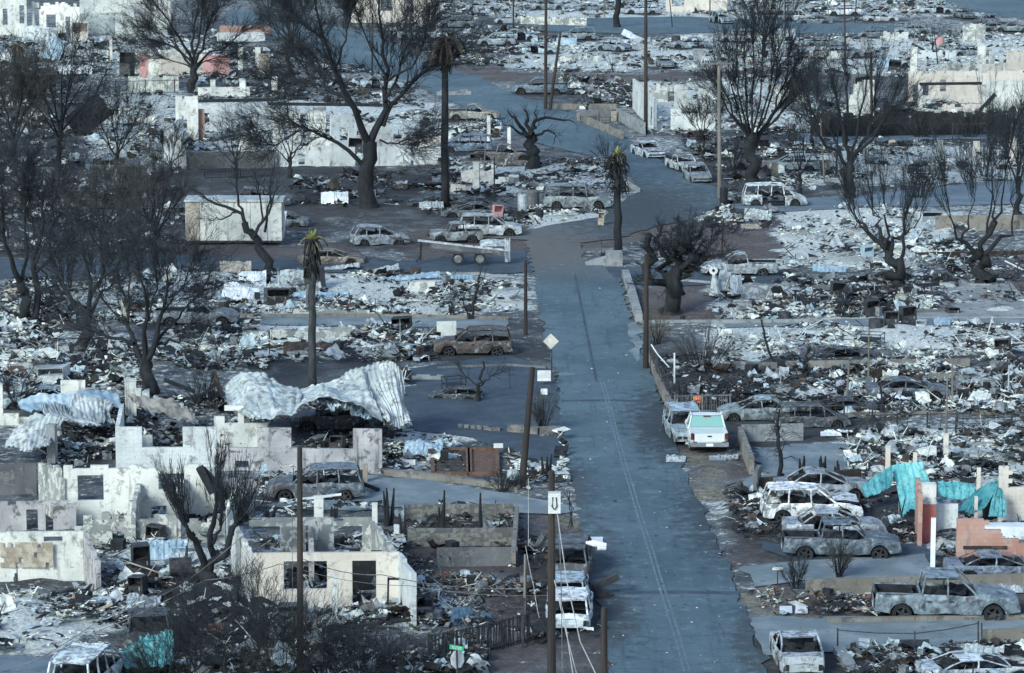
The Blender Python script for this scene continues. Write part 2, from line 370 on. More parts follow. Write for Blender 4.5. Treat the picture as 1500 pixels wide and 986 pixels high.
def pole(label, x0, y0, x1, y1, r=.14, mat='pole_wood', cat='pole', name='utility_pole', group='burnt utility poles', parts=None, n=10):
    b = G(x0, y0); t = AT(x1, y1, b.y)
    o = thing(name, label, cat, tuple(b), 0, group)
    g = MB(); K = 5; pts = [(b*(1-k/K)+t*(k/K))-b+Vector((0, 0, -.2 if k == 0 else 0)) for k in range(K+1)]
    g.tube(pts, [r*(1.15-.35*k/K) for k in range(K+1)], n)
    g.build('pole_shaft', MT[mat], o); 
    for (kind, f, L, ang) in (parts or ()):
        c = (t-b)*f
        if kind == 'arm':
            g = MB(); dx = Vector((math.cos(ang), math.sin(ang), 0))*L/2; off = Vector((0, -r-.06, 0))
            g.beam(c-dx+off, c+dx+off, .1, .12); a = g.build('crossarm', MT['pole_grey' if mat == 'pole_grey' else mat], o)
            for s in (-.9, -.45, .45, .9):
                g = MB(); q = c+dx*s+off; g.tube([q+Vector((0,0,.06)), q+Vector((0,0,.2)), q+Vector((0,0,.24))], [.03, .05, .02], 6); g.build('insulator', MT['steel_dark'], a)
    return o, b, t
def copy_tree(o, parent=None):
    c = o.copy(); COL.objects.link(c); c.parent = parent
    for ch in list(o.children): copy_tree(ch, c)
    return c
# ---- vehicles -----------------------------------------------------------
SPECS = {
 'suv': dict(L=4.6, W=1.86, H=1.70, top=[(-2.3,.75),(-2.22,1.02),(-1.2,1.03),(.95,1.0),(1.1,1.03),(1.9,.93),(2.22,.82),(2.3,.62)], cab=(-2.2,1.05), roof=(-1.95,.25),
     pil=[(-2.2,-1.95),(-1.15,-1.1),(-.1,-.1),(1.05,.25)], ax=(-1.4,1.4), wr=.36, doors=[(-1.05,-.1),(-.1,.95)], zb=.30),
 'sedan': dict(L=4.6, W=1.78, H=1.43, top=[(-2.3,.62),(-2.25,.9),(-1.55,.97),(-1.4,.93),(.9,.9),(1.05,.93),(1.9,.82),(2.22,.7),(2.3,.52)], cab=(-1.6,1.05), roof=(-.85,.1),
     pil=[(-1.6,-.85),(-.25,-.2),(1.05,.1)], ax=(-1.35,1.4), wr=.31, doors=[(-1.05,-.2),(-.2,.85)], zb=.22),
 'hatch': dict(L=4.1, W=1.74, H=1.52, top=[(-2.05,.6),(-2.0,.95),(-1.2,.95),(.85,.92),(1.0,.95),(1.65,.83),(1.98,.72),(2.05,.5)], cab=(-1.98,1.0), roof=(-1.6,.15),
     pil=[(-1.98,-1.6),(-1.1,-1.05),(-.15,-.12),(1.0,.15)], ax=(-1.25,1.25), wr=.31, doors=[(-1.0,-.15),(-.15,.85)], zb=.22),
 'van': dict(L=5.0, W=1.95, H=1.82, top=[(-2.5,.6),(-2.42,1.05),(-1.2,1.06),(1.3,1.0),(1.5,1.02),(2.1,.88),(2.42,.72),(2.5,.5)], cab=(-2.4,1.5), roof=(-2.15,.55),
     pil=[(-2.4,-2.15),(-1.35,-1.3),(-.3,-.25),(.75,.6),(1.5,.55)], ax=(-1.5,1.55), wr=.34, doors=[(-1.0,-.3),(-.3,.8)], zb=.25),
 'pickup': dict(L=5.2, W=1.86, H=1.68, top=[(-2.6,.75),(-2.55,1.03),(-.65,1.03),(.85,1.0),(1.05,1.04),(2.0,.98),(2.5,.85),(2.6,.6)], cab=(-.6,1.05), roof=(-.45,.35),
     pil=[(-.6,-.45),(1.05,.35)], ax=(-1.55,1.65), wr=.36, doors=[(-.4,.85)], zb=.35, bed=(-2.5,-.7)),
 'crew': dict(L=5.6, W=1.95, H=1.84, top=[(-2.8,.85),(-2.75,1.16),(-1.05,1.16),(.95,1.12),(1.1,1.16),(2.1,1.1),(2.7,.95),(2.8,.65)], cab=(-1.0,1.1), roof=(-.85,.4),
     pil=[(-1.0,-.85),(0.0,0.0),(1.1,.4)], ax=(-1.75,1.75), wr=.40, doors=[(-.85,0.0),(0.0,.95)], zb=.40, bed=(-2.7,-1.1)),
 'jeep': dict(L=3.9, W=1.60, H=1.60, top=[(-1.95,.7),(-1.9,.95),(-.6,.98),(.5,.98),(.6,1.0),(1.8,.95),(1.92,.85),(1.95,.55)], cab=(-.7,.6), roof=(-.65,.35),
     pil=[(-.7,-.65),(.6,.35)], ax=(-1.15,1.15), wr=.36, doors=[(-.5,.45)], zb=.35, bed=(-1.85,-.8)),
}
def make_vehicle(kind, glass=False):
    s = SPECS[kind]; L, W, H, zb = s['L'], s['W'], s['H'], s['zb']; wr = s['wr']; top = s['top']; h2 = L/2
    root = bpy.data.objects.new('burnt_car', None); COL.objects.link(root)
    xs = {-h2, h2}
    for x, _ in top: xs.add(x)
    for q in s['cab']+s['roof']: xs.add(q)
    for d in s['doors']: xs.update(d)
    ar = wr+.07
    for xa in s['ax']:
        for k in range(9): xs.add(xa-ar*math.cos(math.pi*k/8))
    for k in range(int(L/.3)): xs.add(-h2+k*.3)
    xs = sorted(xs); ys = [xs[0]]
    for x in xs[1:]:
        if x-ys[-1] > .035 or x in (s['doors'][0][0], s['doors'][-1][1]): ys.append(x)
    xs = ys
    if xs[-1] != h2: xs[-1] = h2
    tx = [p[0] for p in top]; tz = [p[1] for p in top]
    def ztop(x): return float(np.interp(x, tx, tz))
    def zlow(x):
        z = zb+.08*max(0, (abs(x)-h2+.35)/.35)
        for xa in s['ax']:
            if abs(x-xa) < ar: z = max(z, wr*.9+math.sqrt(max(0, ar*ar-(x-xa)**2)))
        return z
    def hw(x): t = abs(x)/h2; return W/2*(1-.13*max(0, (t-.55)/.45)**2)
    def col(x, side):
        l, t = zlow(x), ztop(x); t = max(t, l+.04); w = hw(x)
        return [(x, side*w*.965, l), (x, side*w, l+(t-l)*.4), (x, side*w*.99, l+(t-l)*.75), (x, side*w*.94, t)]
    body = MB(); indoor = lambda xc: [k for k, d in enumerate(s['doors']) if d[0]-.001 < xc < d[1]+.001]
    doors = {}
    bed = s.get('bed')
    for side in (1, -1):
        for x0, x1 in zip(xs, xs[1:]):
            c0, c1 = col(x0, side), col(x1, side); V = c0+c1; Q = [(i, 4+i, 5+i, i+1) for i in range(3)]
            k = indoor((x0+x1)/2)
            if k: doors.setdefault((side, k[0]), MB()).add(V, Q)
            else: body.add(V, Q)
    # upper deck: hood, boot lid, or the open bed
    def deck(x0r, x1r, mb, crown=.035):
        xx = [x for x in xs if x0r-.001 <= x <= x1r+.001]; fr = (-1, -.6, 0, .6, 1)
        V = [(x, f*hw(x)*.94, max(ztop(x), zlow(x)+.04)+crown*(1-f*f)) for x in xx for f in fr]; n = 5
        mb.add(V, [(i*n+j, (i+1)*n+j, (i+1)*n+j+1, i*n+j+1) for i in range(len(xx)-1) for j in range(n-1)])
    hood = MB(); deck(s['cab'][1], top[-2][0], hood); deck(top[-2][0], h2, body)
    if bed:
        xa, xb = bed; w = W/2*.94; wi = w-.1; zt = ztop((xa+xb)/2); zf = .62
        V = [(xa,-wi,zt),(xb,-wi,zt),(xb,wi,zt),(xa,wi,zt),(xa,-wi,zf),(xb,-wi,zf),(xb,wi,zf),(xa,wi,zf)]
        body.add(V, [(0,4,5,1),(1,5,6,2),(2,6,7,3),(3,7,4,0),(4,7,6,5)], m=1)
        body.box((( xa+xb)/2, w-.05, zt+.005), (xb-xa, .12, .04)); body.box(((xa+xb)/2, -w+.05, zt+.005), (xb-xa, .12, .04))
        body.box((xb+.05, 0, zt-.2), (.08, W*.9, .42)); 
    else: 
        lo = -h2
        deck(lo, s['cab'][0], body, .02)
    # ends
    for x, sg in ((h2, 1), (-h2, -1)):
        l = zlow(x); t = max(ztop(x), l+.04); w = hw(x)*.94
        V = [(x, f*w*1.0, z) for z in (l, l+(t-l)*.5, t) for f in (-1, -.33, .33, 1)]
        body.add(V, [(i*4+j, i*4+j+1, (i+1)*4+j+1, (i+1)*4+j) for i in range(2) for j in range(3)])
        if sg > 0:
            t2 = ztop(x-.06)
            body.box((x+.0, 0, (l+t)/2+.06), (.05, w*1.1, (t-l)*.35), m=1)
            for f in (-.82, .82): body.box((x-.01, f*w, (l+t)/2+.08), (.06, .22, .14), m=1)
        else:
            for f in (-.88, .88): body.box((x-.0, f*w, (l+t)/2+.05), (.05, .14, .24), m=1)
            body.box((x, 0, l+.1), (.04, .45, .12), m=2)
    # belt, sills, floor, firewall, dashboard
    body.box((0, 0, zb+.05), (L*.9, W*.8, .06), m=1); body.box((s['cab'][1]-.1, 0, .75), (.22, W*.84, .34), m=1)
    for xa in s['ax']:
        body.box((xa, 0, wr), (.1, W*.8, .1), m=1)
        for sd in (-1, 1): body.box((xa, sd*(W/2-.32), wr+.12), (ar*2, .04, wr*1.3), m=1)
    bd = body.build('body', [MT['burnt_metal'], MT['char'], MT['steel_pale']], root)
    rg = MB(); rw = W/2*.78; xr0, xr1 = s['roof']
    # pillars and rails
    for sd in (-1, 1):
        for i, (xb_, xt) in enumerate(s['pil']):
            p0 = (xb_, sd*hw(xb_)*.94, ztop(xb_)-.05); p1 = (xt, sd*rw, H-.04)
            mid = ((xb_+xt)/2, sd*(hw(xb_)*.94*.42+rw*.58), (p0[2]+p1[2])/2+.02)
            rg.tube([p0, mid, p1], [.05, .045, .045] if i in (0, len(s['pil'])-1) else [.045, .04, .04], 5, cap=False)
        rg.tube([(xr0, sd*rw, H-.04), ((xr0+xr1)/2, sd*rw, H-.01), (xr1, sd*rw, H-.04)], .045, 5, cap=False)
    rg.tube([(s['cab'][1], -hw(1)*.9, ztop(s['cab'][1])-.02), (s['cab'][1]+.05, 0, ztop(s['cab'][1])+.02), (s['cab'][1], hw(1)*.9, ztop(s['cab'][1])-.02)], .04, 5, cap=False)
    rg.build('window_frame', [MT['burnt_metal']], root, smooth=True)
    ro = MB(); nx, ny = 6, 5; V = []
    for i in range(nx+1):
        for j in range(ny+1):
            u, v = i/nx*2-1, j/ny*2-1
            V.append(((xr0+xr1)/2+u*((xr1-xr0)/2+.03)*(1-.03*v*v), v*(rw+.03)*(1-.05*u*u), H-.05+.06*(1-u*u*u*u)*(1-v*v*.8)))
    Q = [(i*(ny+1)+j, (i+1)*(ny+1)+j, (i+1)*(ny+1)+j+1, i*(ny+1)+j+1) for i in range(nx) for j in range(ny)]
    k = len(V); V2 = [(x, y, z-.05) for x, y, z in V]; ro.add(V+V2, Q+[tuple(k+q for q in f[::-1]) for f in Q])
    ro.build('roof', [MT['burnt_metal']], root, smooth=True)
    hood.build('hood', [MT['burnt_metal']], root, smooth=True)
    for (sd, k), mb in doors.items():
        d = mb.build('door', [MT['burnt_metal']], root); d.location = (0, sd*.012, 0)
        g = MB(); d0, d1 = s['doors'][k]; g.box(((d0+.14), sd*(W/2+.005), .78*H/1.6), (.16, .04, .04)); g.build('handle', [MT['char']], d)
    rm = MB()
    for q in range(2):
        a = np.arange(14)*2*math.pi/14; y = (-.09, .09)[q]
        for (r0, r1, yy0, yy1, m) in ((.0, wr*.28, y*1.02, y*1.05, 0), (wr*.62, wr*.74, y*1.0, y*1.1, 0)):
            V = [(r0*math.cos(t), yy0, r0*math.sin(t)) for t in a]+[(r1*math.cos(t), yy1, r1*math.sin(t)) for t in a]
            rm.add(V, [(i, (i+1) % 14, 14+(i+1) % 14, 14+i) for i in range(14)], m=m)
        for t in range(5):
            t_ = t*2*math.pi/5; rm.beam((0, y, 0), (wr*.68*math.cos(t_), y, wr*.68*math.sin(t_)), .05, .06)
    rim_me = rm.mesh('rim', [MT['steel_pale' if glass else 'steel_dark']])
    wg = MB(); a = np.arange(16)*2*math.pi/16; prof = [(wr*.70, -.1), (wr*.92, -.11), (wr*.97, -.05), (wr*.97, .05), (wr*.92, .11), (wr*.70, .1), (wr*.70, -.1)]
    V = [(r*math.cos(t), y, r*math.sin(t)) for (r, y) in prof for t in a]
    wg.add(V, [(i*16+j, i*16+(j+1) % 16, (i+1)*16+(j+1) % 16, (i+1)*16+j) for i in range(6) for j in range(16)]); wme = wg.mesh('wheel', [MT['rubber' if glass else 'char']])
    for xa in s['ax']:
        for sd in (-1, 1):
            w = link('wheel', wme, root, (xa, sd*(W/2-.14), wr*.95)); r_ = link('rim', rim_me, w)
    for xx in ((-.05, -.9) if (not bed or kind == 'crew') else (-.05,)):
        for sd in (-1, 1):
            g = MB(); c = xx-(.35 if kind == 'crew' else 0) if xx < -.5 else xx
            g.box((c+.15, sd*.38, .62), (.45, .42, .1)); g.box((c-.1, sd*.38, .9), (.1, .4, .5)); g.build('seat', [MT['steel_dark' if glass else 'char']], root)
    if not glass:
        c0, c1 = s['cab']; c1 -= .35; c0 = max(c0, -1.6); zb2 = ztop(0)+.02; g = MB(); V = []
        for x in np.linspace(c0+.15, c1, 7):
            for y in np.linspace(-W*.38, W*.38, 5): V.append((x, y, zb2-.05+.10*math.sin(x*9+y*7)+.09*math.sin(y*13-x*5)))
        g.add(V, [(i*5+j, (i+1)*5+j, (i+1)*5+j+1, i*5+j+1) for i in range(6) for j in range(4)]); g.build('cabin_shade_sheet', [MT['char']], root)  # rough black sheet added so the windows show a shaded cabin
        for c in root.children:
            if c.name.split('.')[0] in ('body', 'door', 'hood', 'roof', 'window_frame'):
                for v in c.data.vertices:
                    x, y, z = v.co; q = .022*math.sin(x*3.1+z*2.3+1)+.018*math.sin(y*5.3+x*4.7)+.012*math.sin(x*11+z*9)
                    sag = .10*math.exp(-((x+.4)/.8)**2)*(1-(y/W*2)**2) if z > H-.2 else 0
                    v.co = (x+q*.5, y+q*(1 if y > 0 else -1), z+q*1.2-sag)
    if glass:
        x0, x1 = s['pil'][-1]; xr, xrt = s['pil'][0]
        for (xb_, xt) in ((x0, x1), (xr, xrt)):
            g = MB(); z0 = ztop(xb_)+.02; g.poly([(xb_, -hw(xb_)*.88, z0), (xb_, hw(xb_)*.88, z0), (xt, rw*.95, H-.08), (xt, -rw*.95, H-.08)]); g.build('windshield' if xb_ > 0 else 'rear_window', [MT['glass_green']], root)
        for sd in (-1, 1):
            g = MB(); g.poly([(xr+.08, sd*(hw(0)*.93), ztop(0)), (x0-.1, sd*hw(0)*.93, ztop(0)), (x1, sd*rw*1.01, H-.1), (xrt+.05, sd*rw*1.01, H-.1)]); g.build('side_window', [MT['glass_green']], root)
    return root
PROTO = {}
def vehicle(kind, px, py, head, label, color=(.45,.48,.5,.5), cat=None, skip=(), sink=.16, tilt=(0,0), group='burnt-out vehicles', scale=1.0, name=None, crush=1.0):
    """heading in degrees: 0 front to the picture's right, 180 to the left, 90 away from the camera"""
    if kind not in PROTO: PROTO[kind] = make_vehicle(kind); PROTO[kind].location = (0, -900, 0)
    o = copy_tree(PROTO[kind]); o.name = name or {'suv':'burnt_suv','sedan':'burnt_sedan','hatch':'burnt_hatchback','van':'burnt_van','pickup':'burnt_pickup','crew':'burnt_pickup','jeep':'burnt_jeep'}[kind]
    o.location = G(px, py, -sink); o.rotation_euler = (R(tilt[0]), R(tilt[1]), R(head)); o.scale = (scale, scale, scale*crush)
    tag(o, label, cat or {'suv':'car','sedan':'car','hatch':'car','van':'van','pickup':'pickup truck','crew':'pickup truck','jeep':'jeep'}[kind], group)
    if py < 120: color = [(.62,.67,.69,.15),(.36,.43,.47,.2),(.20,.24,.27,.3)][int(px) % 3]
    col = color if len(color) == 4 else tuple(color)+(.5,)
    q_ = rnd.uniform(.7, 1.25); col = (col[0]*q_, col[1]*q_, col[2]*q_*rnd.uniform(.96, 1.06), min(1, max(0, col[3]+rnd.uniform(-.2, .15))))
    for ch in list(o.children):
        base = ch.name.split('.')[0]
        if base in skip or (base == 'door' and rnd.random() < .14) or (base == 'hood' and rnd.random() < .15):
            for g in list(ch.children): bpy.data.objects.remove(g)
            bpy.data.objects.remove(ch); continue
        j = rnd.uniform(.8, 1.2)*(1.45 if base == 'roof' and col[0] > .1 else 1); ch.color = (min(1, col[0]*j), min(1, col[1]*j), min(1, col[2]*j), min(1, max(0, col[3]+rnd.uniform(-.25, .25))))
        if base == 'hood' and rnd.random() < .3: ch.rotation_euler = (0, R(rnd.uniform(-7, 2)), R(rnd.uniform(-3, 3)))
    return o
# ---- burnt trees --------------------------------------------------------
def unit(a): return a/(np.linalg.norm(a, axis=-1, keepdims=True)+1e-9)
def grow(P, D, L, r, K, wob, up, rs, taper=.35):
    Nn = len(P); pts = np.empty((Nn, K, 3)); pts[:, 0] = P; d = unit(D).copy()
    for k in range(1, K):
        pts[:, k] = pts[:, k-1]+d*(L/(K-1))[:, None]
        d = unit(d+rs.normal(0, wob, (Nn, 3))+np.array([0, 0, up]))
    rr = r[:, None]*(1-(1-taper)*np.linspace(0, 1, K)[None])
    return pts, rr
def spawn(pts, rr, per, rs, spread, lo=.25, lens=None, ratio=.6, rk=.6, up=0.2, out=0.0, center=None):
    Nn, K, _ = pts.shape; idx = np.repeat(np.arange(Nn), per); t = lo+(1-lo)*rs.rand(len(idx)); f = t*(K-1); i = np.minimum(f.astype(int), K-2); w = f-i
    P = pts[idx, i]*(1-w)[:, None]+pts[idx, i+1]*w[:, None]; T = unit(pts[idx, i+1]-pts[idx, i]); rad = (rr[idx, i]*(1-w)+rr[idx, i+1]*w)
    D = unit(T+unit(rs.normal(0, 1, T.shape))*spread+np.array([0, 0, up]))
    if center is not None: D = unit(D+out*unit(P-center))
    L = np.linalg.norm(np.diff(pts, axis=1), axis=2).sum(1)[idx]*ratio*rs.uniform(.6, 1.25, len(idx))
    return P, D, L, rad*rk
def burnt_tree(label, px, py, limbs, tw, cat='tree', name='burnt_tree', group='burnt leafless trees', mat='bark', tmat='twig', seed=1, rough=.12):
    """limbs = polylines [(px,py,radius m),...] in picture pixels at the tree's own distance, first one the trunk;
       tw = dict(per=(n1,n2,n3), L=m, spread, up, r)"""
    rs = np.random.RandomState(seed); b = G(px, py); o = thing(name, label, cat, tuple(b), rs.uniform(0, 0), group)
    A = []; Rr = []; K = 9; bp = np.array(b)
    for li, lm in enumerate(limbs):
        p = np.array([AT(x, y, b.y) for x, y, _ in lm])-bp; r = np.array([q[2] for q in lm])
        hgt = max(.1, p[:, 2].max()); 
        ydir = 0 if li == 0 else rs.uniform(-.55, .55)
        root_z = p[0, 2]
        p[:, 1] = (p[:, 2]-root_z+np.abs(p[:, 0]-p[0, 0])*.5)*ydir+ (0 if li == 0 else 0)
        d = np.r_[0, np.cumsum(np.linalg.norm(np.diff(p, axis=0), axis=1))]; s_ = np.linspace(0, d[-1], K)
        q = np.stack([np.interp(s_, d, p[:, c]) for c in range(3)], 1); q[1:-1] += rs.normal(0, rough*1.3*min(1, r.mean()*3+.15), (K-2, 3))
        if li == 0: q[0, 2] -= .3
        A.append(q); Rr.append(np.interp(s_, d, r)*(.88 if li == 0 else .64))
    A = np.array(A); Rr = np.array(Rr)
    g = MB(); V, Q = tubes(A, Rr, 9); g.add(V, Q)
    base = A[0][0]; V, Q = tubes(np.array([[base-[0,0,.1], base+[0,0,.25], base+[0,0,.7]]]), np.array([[Rr[0][0]*1.7, Rr[0][0]*1.25, Rr[0][0]]]), 9); g.add(V, Q)
    g.build('trunk', [MT[mat]], o, smooth=True)
    c = MB(); per = tw['per']; src_p, src_r = A[1:] if len(A) > 1 and not tw.get('trunk') else A, Rr[1:] if len(A) > 1 and not tw.get('trunk') else Rr
    center = np.array([0, 0, A[:, :, 2].max()*tw.get('cz', .45)])
    L0 = tw['L']; 
    P, D, L, rad = spawn(src_p, src_r, int(per[0]*1.35+.5), rs, tw.get('spread', .8), lo=tw.get('lo', .35), up=tw.get('up', .2), out=tw.get('out', .4), center=center)
    L = L0*rs.uniform(.55, 1.2, len(L)); rad = np.minimum(rad*.6, .7*tw.get('r', .05)*rs.uniform(.6, 1.3, len(L)))
    pts, rr = grow(P, D, L, rad, 6, tw.get('wob', .2)*1.35, tw.get('grav', .06)*.6, rs); V, Q = tubes(pts, rr, 5); c.add(V, Q)
    for k, n in enumerate(per[1:]):
        P, D, L, rad = spawn(pts, rr, n, rs, tw.get('spread2', .65), lo=.12, ratio=.56, rk=.62, up=tw.get('up2', .15), out=.2, center=center)
        rad = np.maximum(rad, tw.get('rmin', .009)*.85); pts, rr = grow(P, D, L, rad, 4, tw.get('wob', .2)*1.5, tw.get('grav', .06)*.6, rs, .5)
        V, Q = tubes(pts, rr, 3); c.add(V, Q)
    cr = c.build('crown', [MT[tmat]], o); cr['kind'] = 'stuff'
    return o
def palm(label, x0, y0, x1, y1, r, skirt, frond_len, green=True, seed=1, group='burnt palms', fronds=26, drop=.9, thick=.34):
    rs = np.random.RandomState(seed); b = G(x0, y0); t = AT(x1, y1, b.y)-b; o = thing('burnt_palm', label, 'palm tree', tuple(b), 0, group)
    g = MB(); K = 9; pts = [t*(k/(K-1))+Vector((rs.normal(0, .03), 0, -.2 if k == 0 else 0)) for k in range(K)]
    g.tube(pts, [r*(1.25-.35*k/(K-1)) for k in range(K)], 10); g.build('trunk', [MT['bark_grey' if r < .2 else 'bark']], o, smooth=True)
    sk = MB(); n = int(70*skirt); z0 = t.z-skirt
    P = []; Rr = []
    for k in range(n):
        z = t.z-rs.rand()**1.2*skirt; a = rs.rand()*6.28; rad = thick*rs.uniform(.5, 1); q = np.array(t)*(z/t.z)
        d = np.array([math.cos(a), math.sin(a), 0]); P.append([q+d*r*.8, q+d*rad+[0,0,.12], q+d*rad*1.2+[0,0,-.35*rs.rand()-.1]]); Rr.append([.05, .045, .02])
    V, Q = tubes(np.array(P), np.array(Rr), 4); sk.add(V, Q); s_ = sk.build('dead_frond_skirt', [MT['bark']], o)
    for k in range(fronds):
        a = k*2.399; el = rs.uniform(-.3, 1.1); Lf = frond_len*rs.uniform(.6, 1.1); d = np.array([math.cos(a)*math.cos(el), math.sin(a)*math.cos(el), math.sin(el)]); q = np.array(t); pp = [q]
        for j in range(6): pp.append(pp[-1]+d*Lf/6); d = unit(d+np.array([0, 0, -drop*.5]))
        pp = np.array(pp); fr = MB(); V, Q = tubes(pp[None], np.linspace(.03, .01, 7)[None], 4); fr.add(V, Q)
        for j in range(1, 7):
            for e in range(3):
                for sg in (-1, 1):
                    base = pp[j-1]+(pp[j]-pp[j-1])*e/3; ax = unit(pp[j]-pp[j-1]); sd = unit(np.cross(ax, [0, 0, 1.0]))*sg
                    tip = base+(ax*.5+sd*.5+np.array([0, 0, -.7]))*Lf*.2*rs.uniform(.6, 1); wv = ax*.03
                    fr.add([base-wv, base+wv, tip], T=[(0, 1, 2)])
        fr.build('frond', [MT['palm_dead' if k % 3 else 'bark']], o)
    if green:
        gm = MB()
        for k in range(26):
            a = rs.rand()*6.28; el = rs.uniform(.2, 1.5); L = rs.uniform(.4, .8); d = np.array([math.cos(a)*math.cos(el), math.sin(a)*math.cos(el), math.sin(el)]); q = np.array(t); sd = unit(np.cross(d, [0.1, .2, 1.0]))*.05
            gm.add([q-sd, q+sd, q+d*L*.6+sd*1.2, q+d*L*.6-sd*1.2, q+d*L], Q=[(0,1,2,3)], T=[(3,2,4)])
        gm.build('new_leaf_tuft', [MT['palm_green']], o)
    return o
# ---- crumpled metal sheets ---------------------------------------------
def sheet(label, ctrl, mat='zinc', nu=60, nv=24, ribs=18, amp=.03, crump=.15, seed=1, cat='metal sheet', name='roofing_sheet', along='u', group=None, th=.02, wave=1.2, lin=False):
    """ctrl: rows of (px, py, Y offset in m from the foot distance, foot py): lofted control grid"""
    rs = np.random.RandomState(seed); C = np.array([[np.array(AT(x, y, Y0(f)+dy)) for (x, y, dy, f) in row] for row in ctrl]); m, n, _ = C.shape
    def rs1(A, k):
        s_ = np.linspace(0, A.shape[0]-1, k); i = np.minimum(s_.astype(int), A.shape[0]-2); w = s_-i
        if lin: w = w.reshape((-1,)+(1,)*(A.ndim-1)); return A[i]*(1-w)+A[i+1]*w
        Pm = A[np.maximum(i-1, 0)]; P0 = A[i]; P1 = A[i+1]; Pp = A[np.minimum(i+2, A.shape[0]-1)]; w = w.reshape((-1,)+(1,)*(A.ndim-1))
        return .5*((2*P0)+(-Pm+P1)*w+(2*Pm-5*P0+4*P1-Pp)*w**2+(-Pm+3*P0-3*P1+Pp)*w**3)
    Gd = rs1(C, nv); Gd = np.swapaxes(rs1(np.swapaxes(Gd, 0, 1), nu), 0, 1)
    du = np.gradient(Gd, axis=1); dv = np.gradient(Gd, axis=0); nn = unit(np.cross(du, dv))
    uu, vv = np.meshgrid(np.linspace(0, 1, nu), np.linspace(0, 1, nv)); q = uu if along == 'u' else vv
    off = amp*np.sin(q*ribs*2*math.pi)
    ax = uu*wave*5+seed*3.1; ay = vv*wave*2.5+seed*1.7
    rg_ = 1-np.abs(vnoise(ax*1.6+uu*3, ay*1.5+uu*2, 2)*2-1)*3; off = off+crump*(vnoise(ax, ay, 3)-.5)*1.6+crump*.28*rg_+crump*.5*np.abs(np.sin((uu*3+vv*2+seed)*3))*(vnoise(ax+9, ay, 2)-.4)
    Pp = Gd+nn*off[..., None]; Pp[..., 2] = np.maximum(Pp[..., 2], .03); cen = np.array([Pp[..., 0].mean(), Pp[..., 1].mean(), 0])
    Pp = Pp-cen; idx = np.arange(nu*nv).reshape(nv, nu); Q = np.stack([idx[:-1, :-1], idx[:-1, 1:], idx[1:, 1:], idx[1:, :-1]], -1).reshape(-1, 4)
    g = MB(); V = Pp.reshape(-1, 3); V2 = V-nn.reshape(-1, 3)*th; g.add(np.r_[V, V2], np.r_[Q, Q[:, ::-1]+len(V)])
    o = g.build(name, MT[mat], smooth=not lin); o.location = cen; return tag(o, label, cat, group)
def flat_sheet(label, px, py, wp, hp, mat='white_sheet', seed=1, ribs=0, crump=.12, lift=6, rot=0.0, cat='metal sheet', name='metal_sheet', group=None, amp=.02, skew=0):
    """a bent sheet lying or leaning on the debris; wp, hp = its size in the picture"""
    y1 = py; y0 = py-hp; k = lift
    dY = min(2.5, 1.2)
    row0 = [(px-wp/2+skew+i*wp/3, y0-k*(i % 2)*.3, dY, py) for i in range(4)]; row1 = [(px-wp/2+skew/2+i*wp/3, py-hp*.55-k*(i in (1, 2)), dY*.6, py) for i in range(4)]; row2 = [(px-wp/2+i*wp/3, py-(i == 2)*2, 0, py) for i in range(4)]
    if rot:
        def rt(p): x, y = p[0]-px, (p[1]-(py-hp/2)); return (px+x*math.cos(rot)-y*math.sin(rot), py-hp/2+x*math.sin(rot)+y*math.cos(rot), p[2], p[3])
        row0, row1, row2 = [[rt(p) for p in r_] for r_ in (row0, row1, row2)]
    return sheet(label, [row0, row1, row2], mat, 28, 14, ribs, amp if ribs else 0, crump, seed, cat, name, group=group, lin=True)
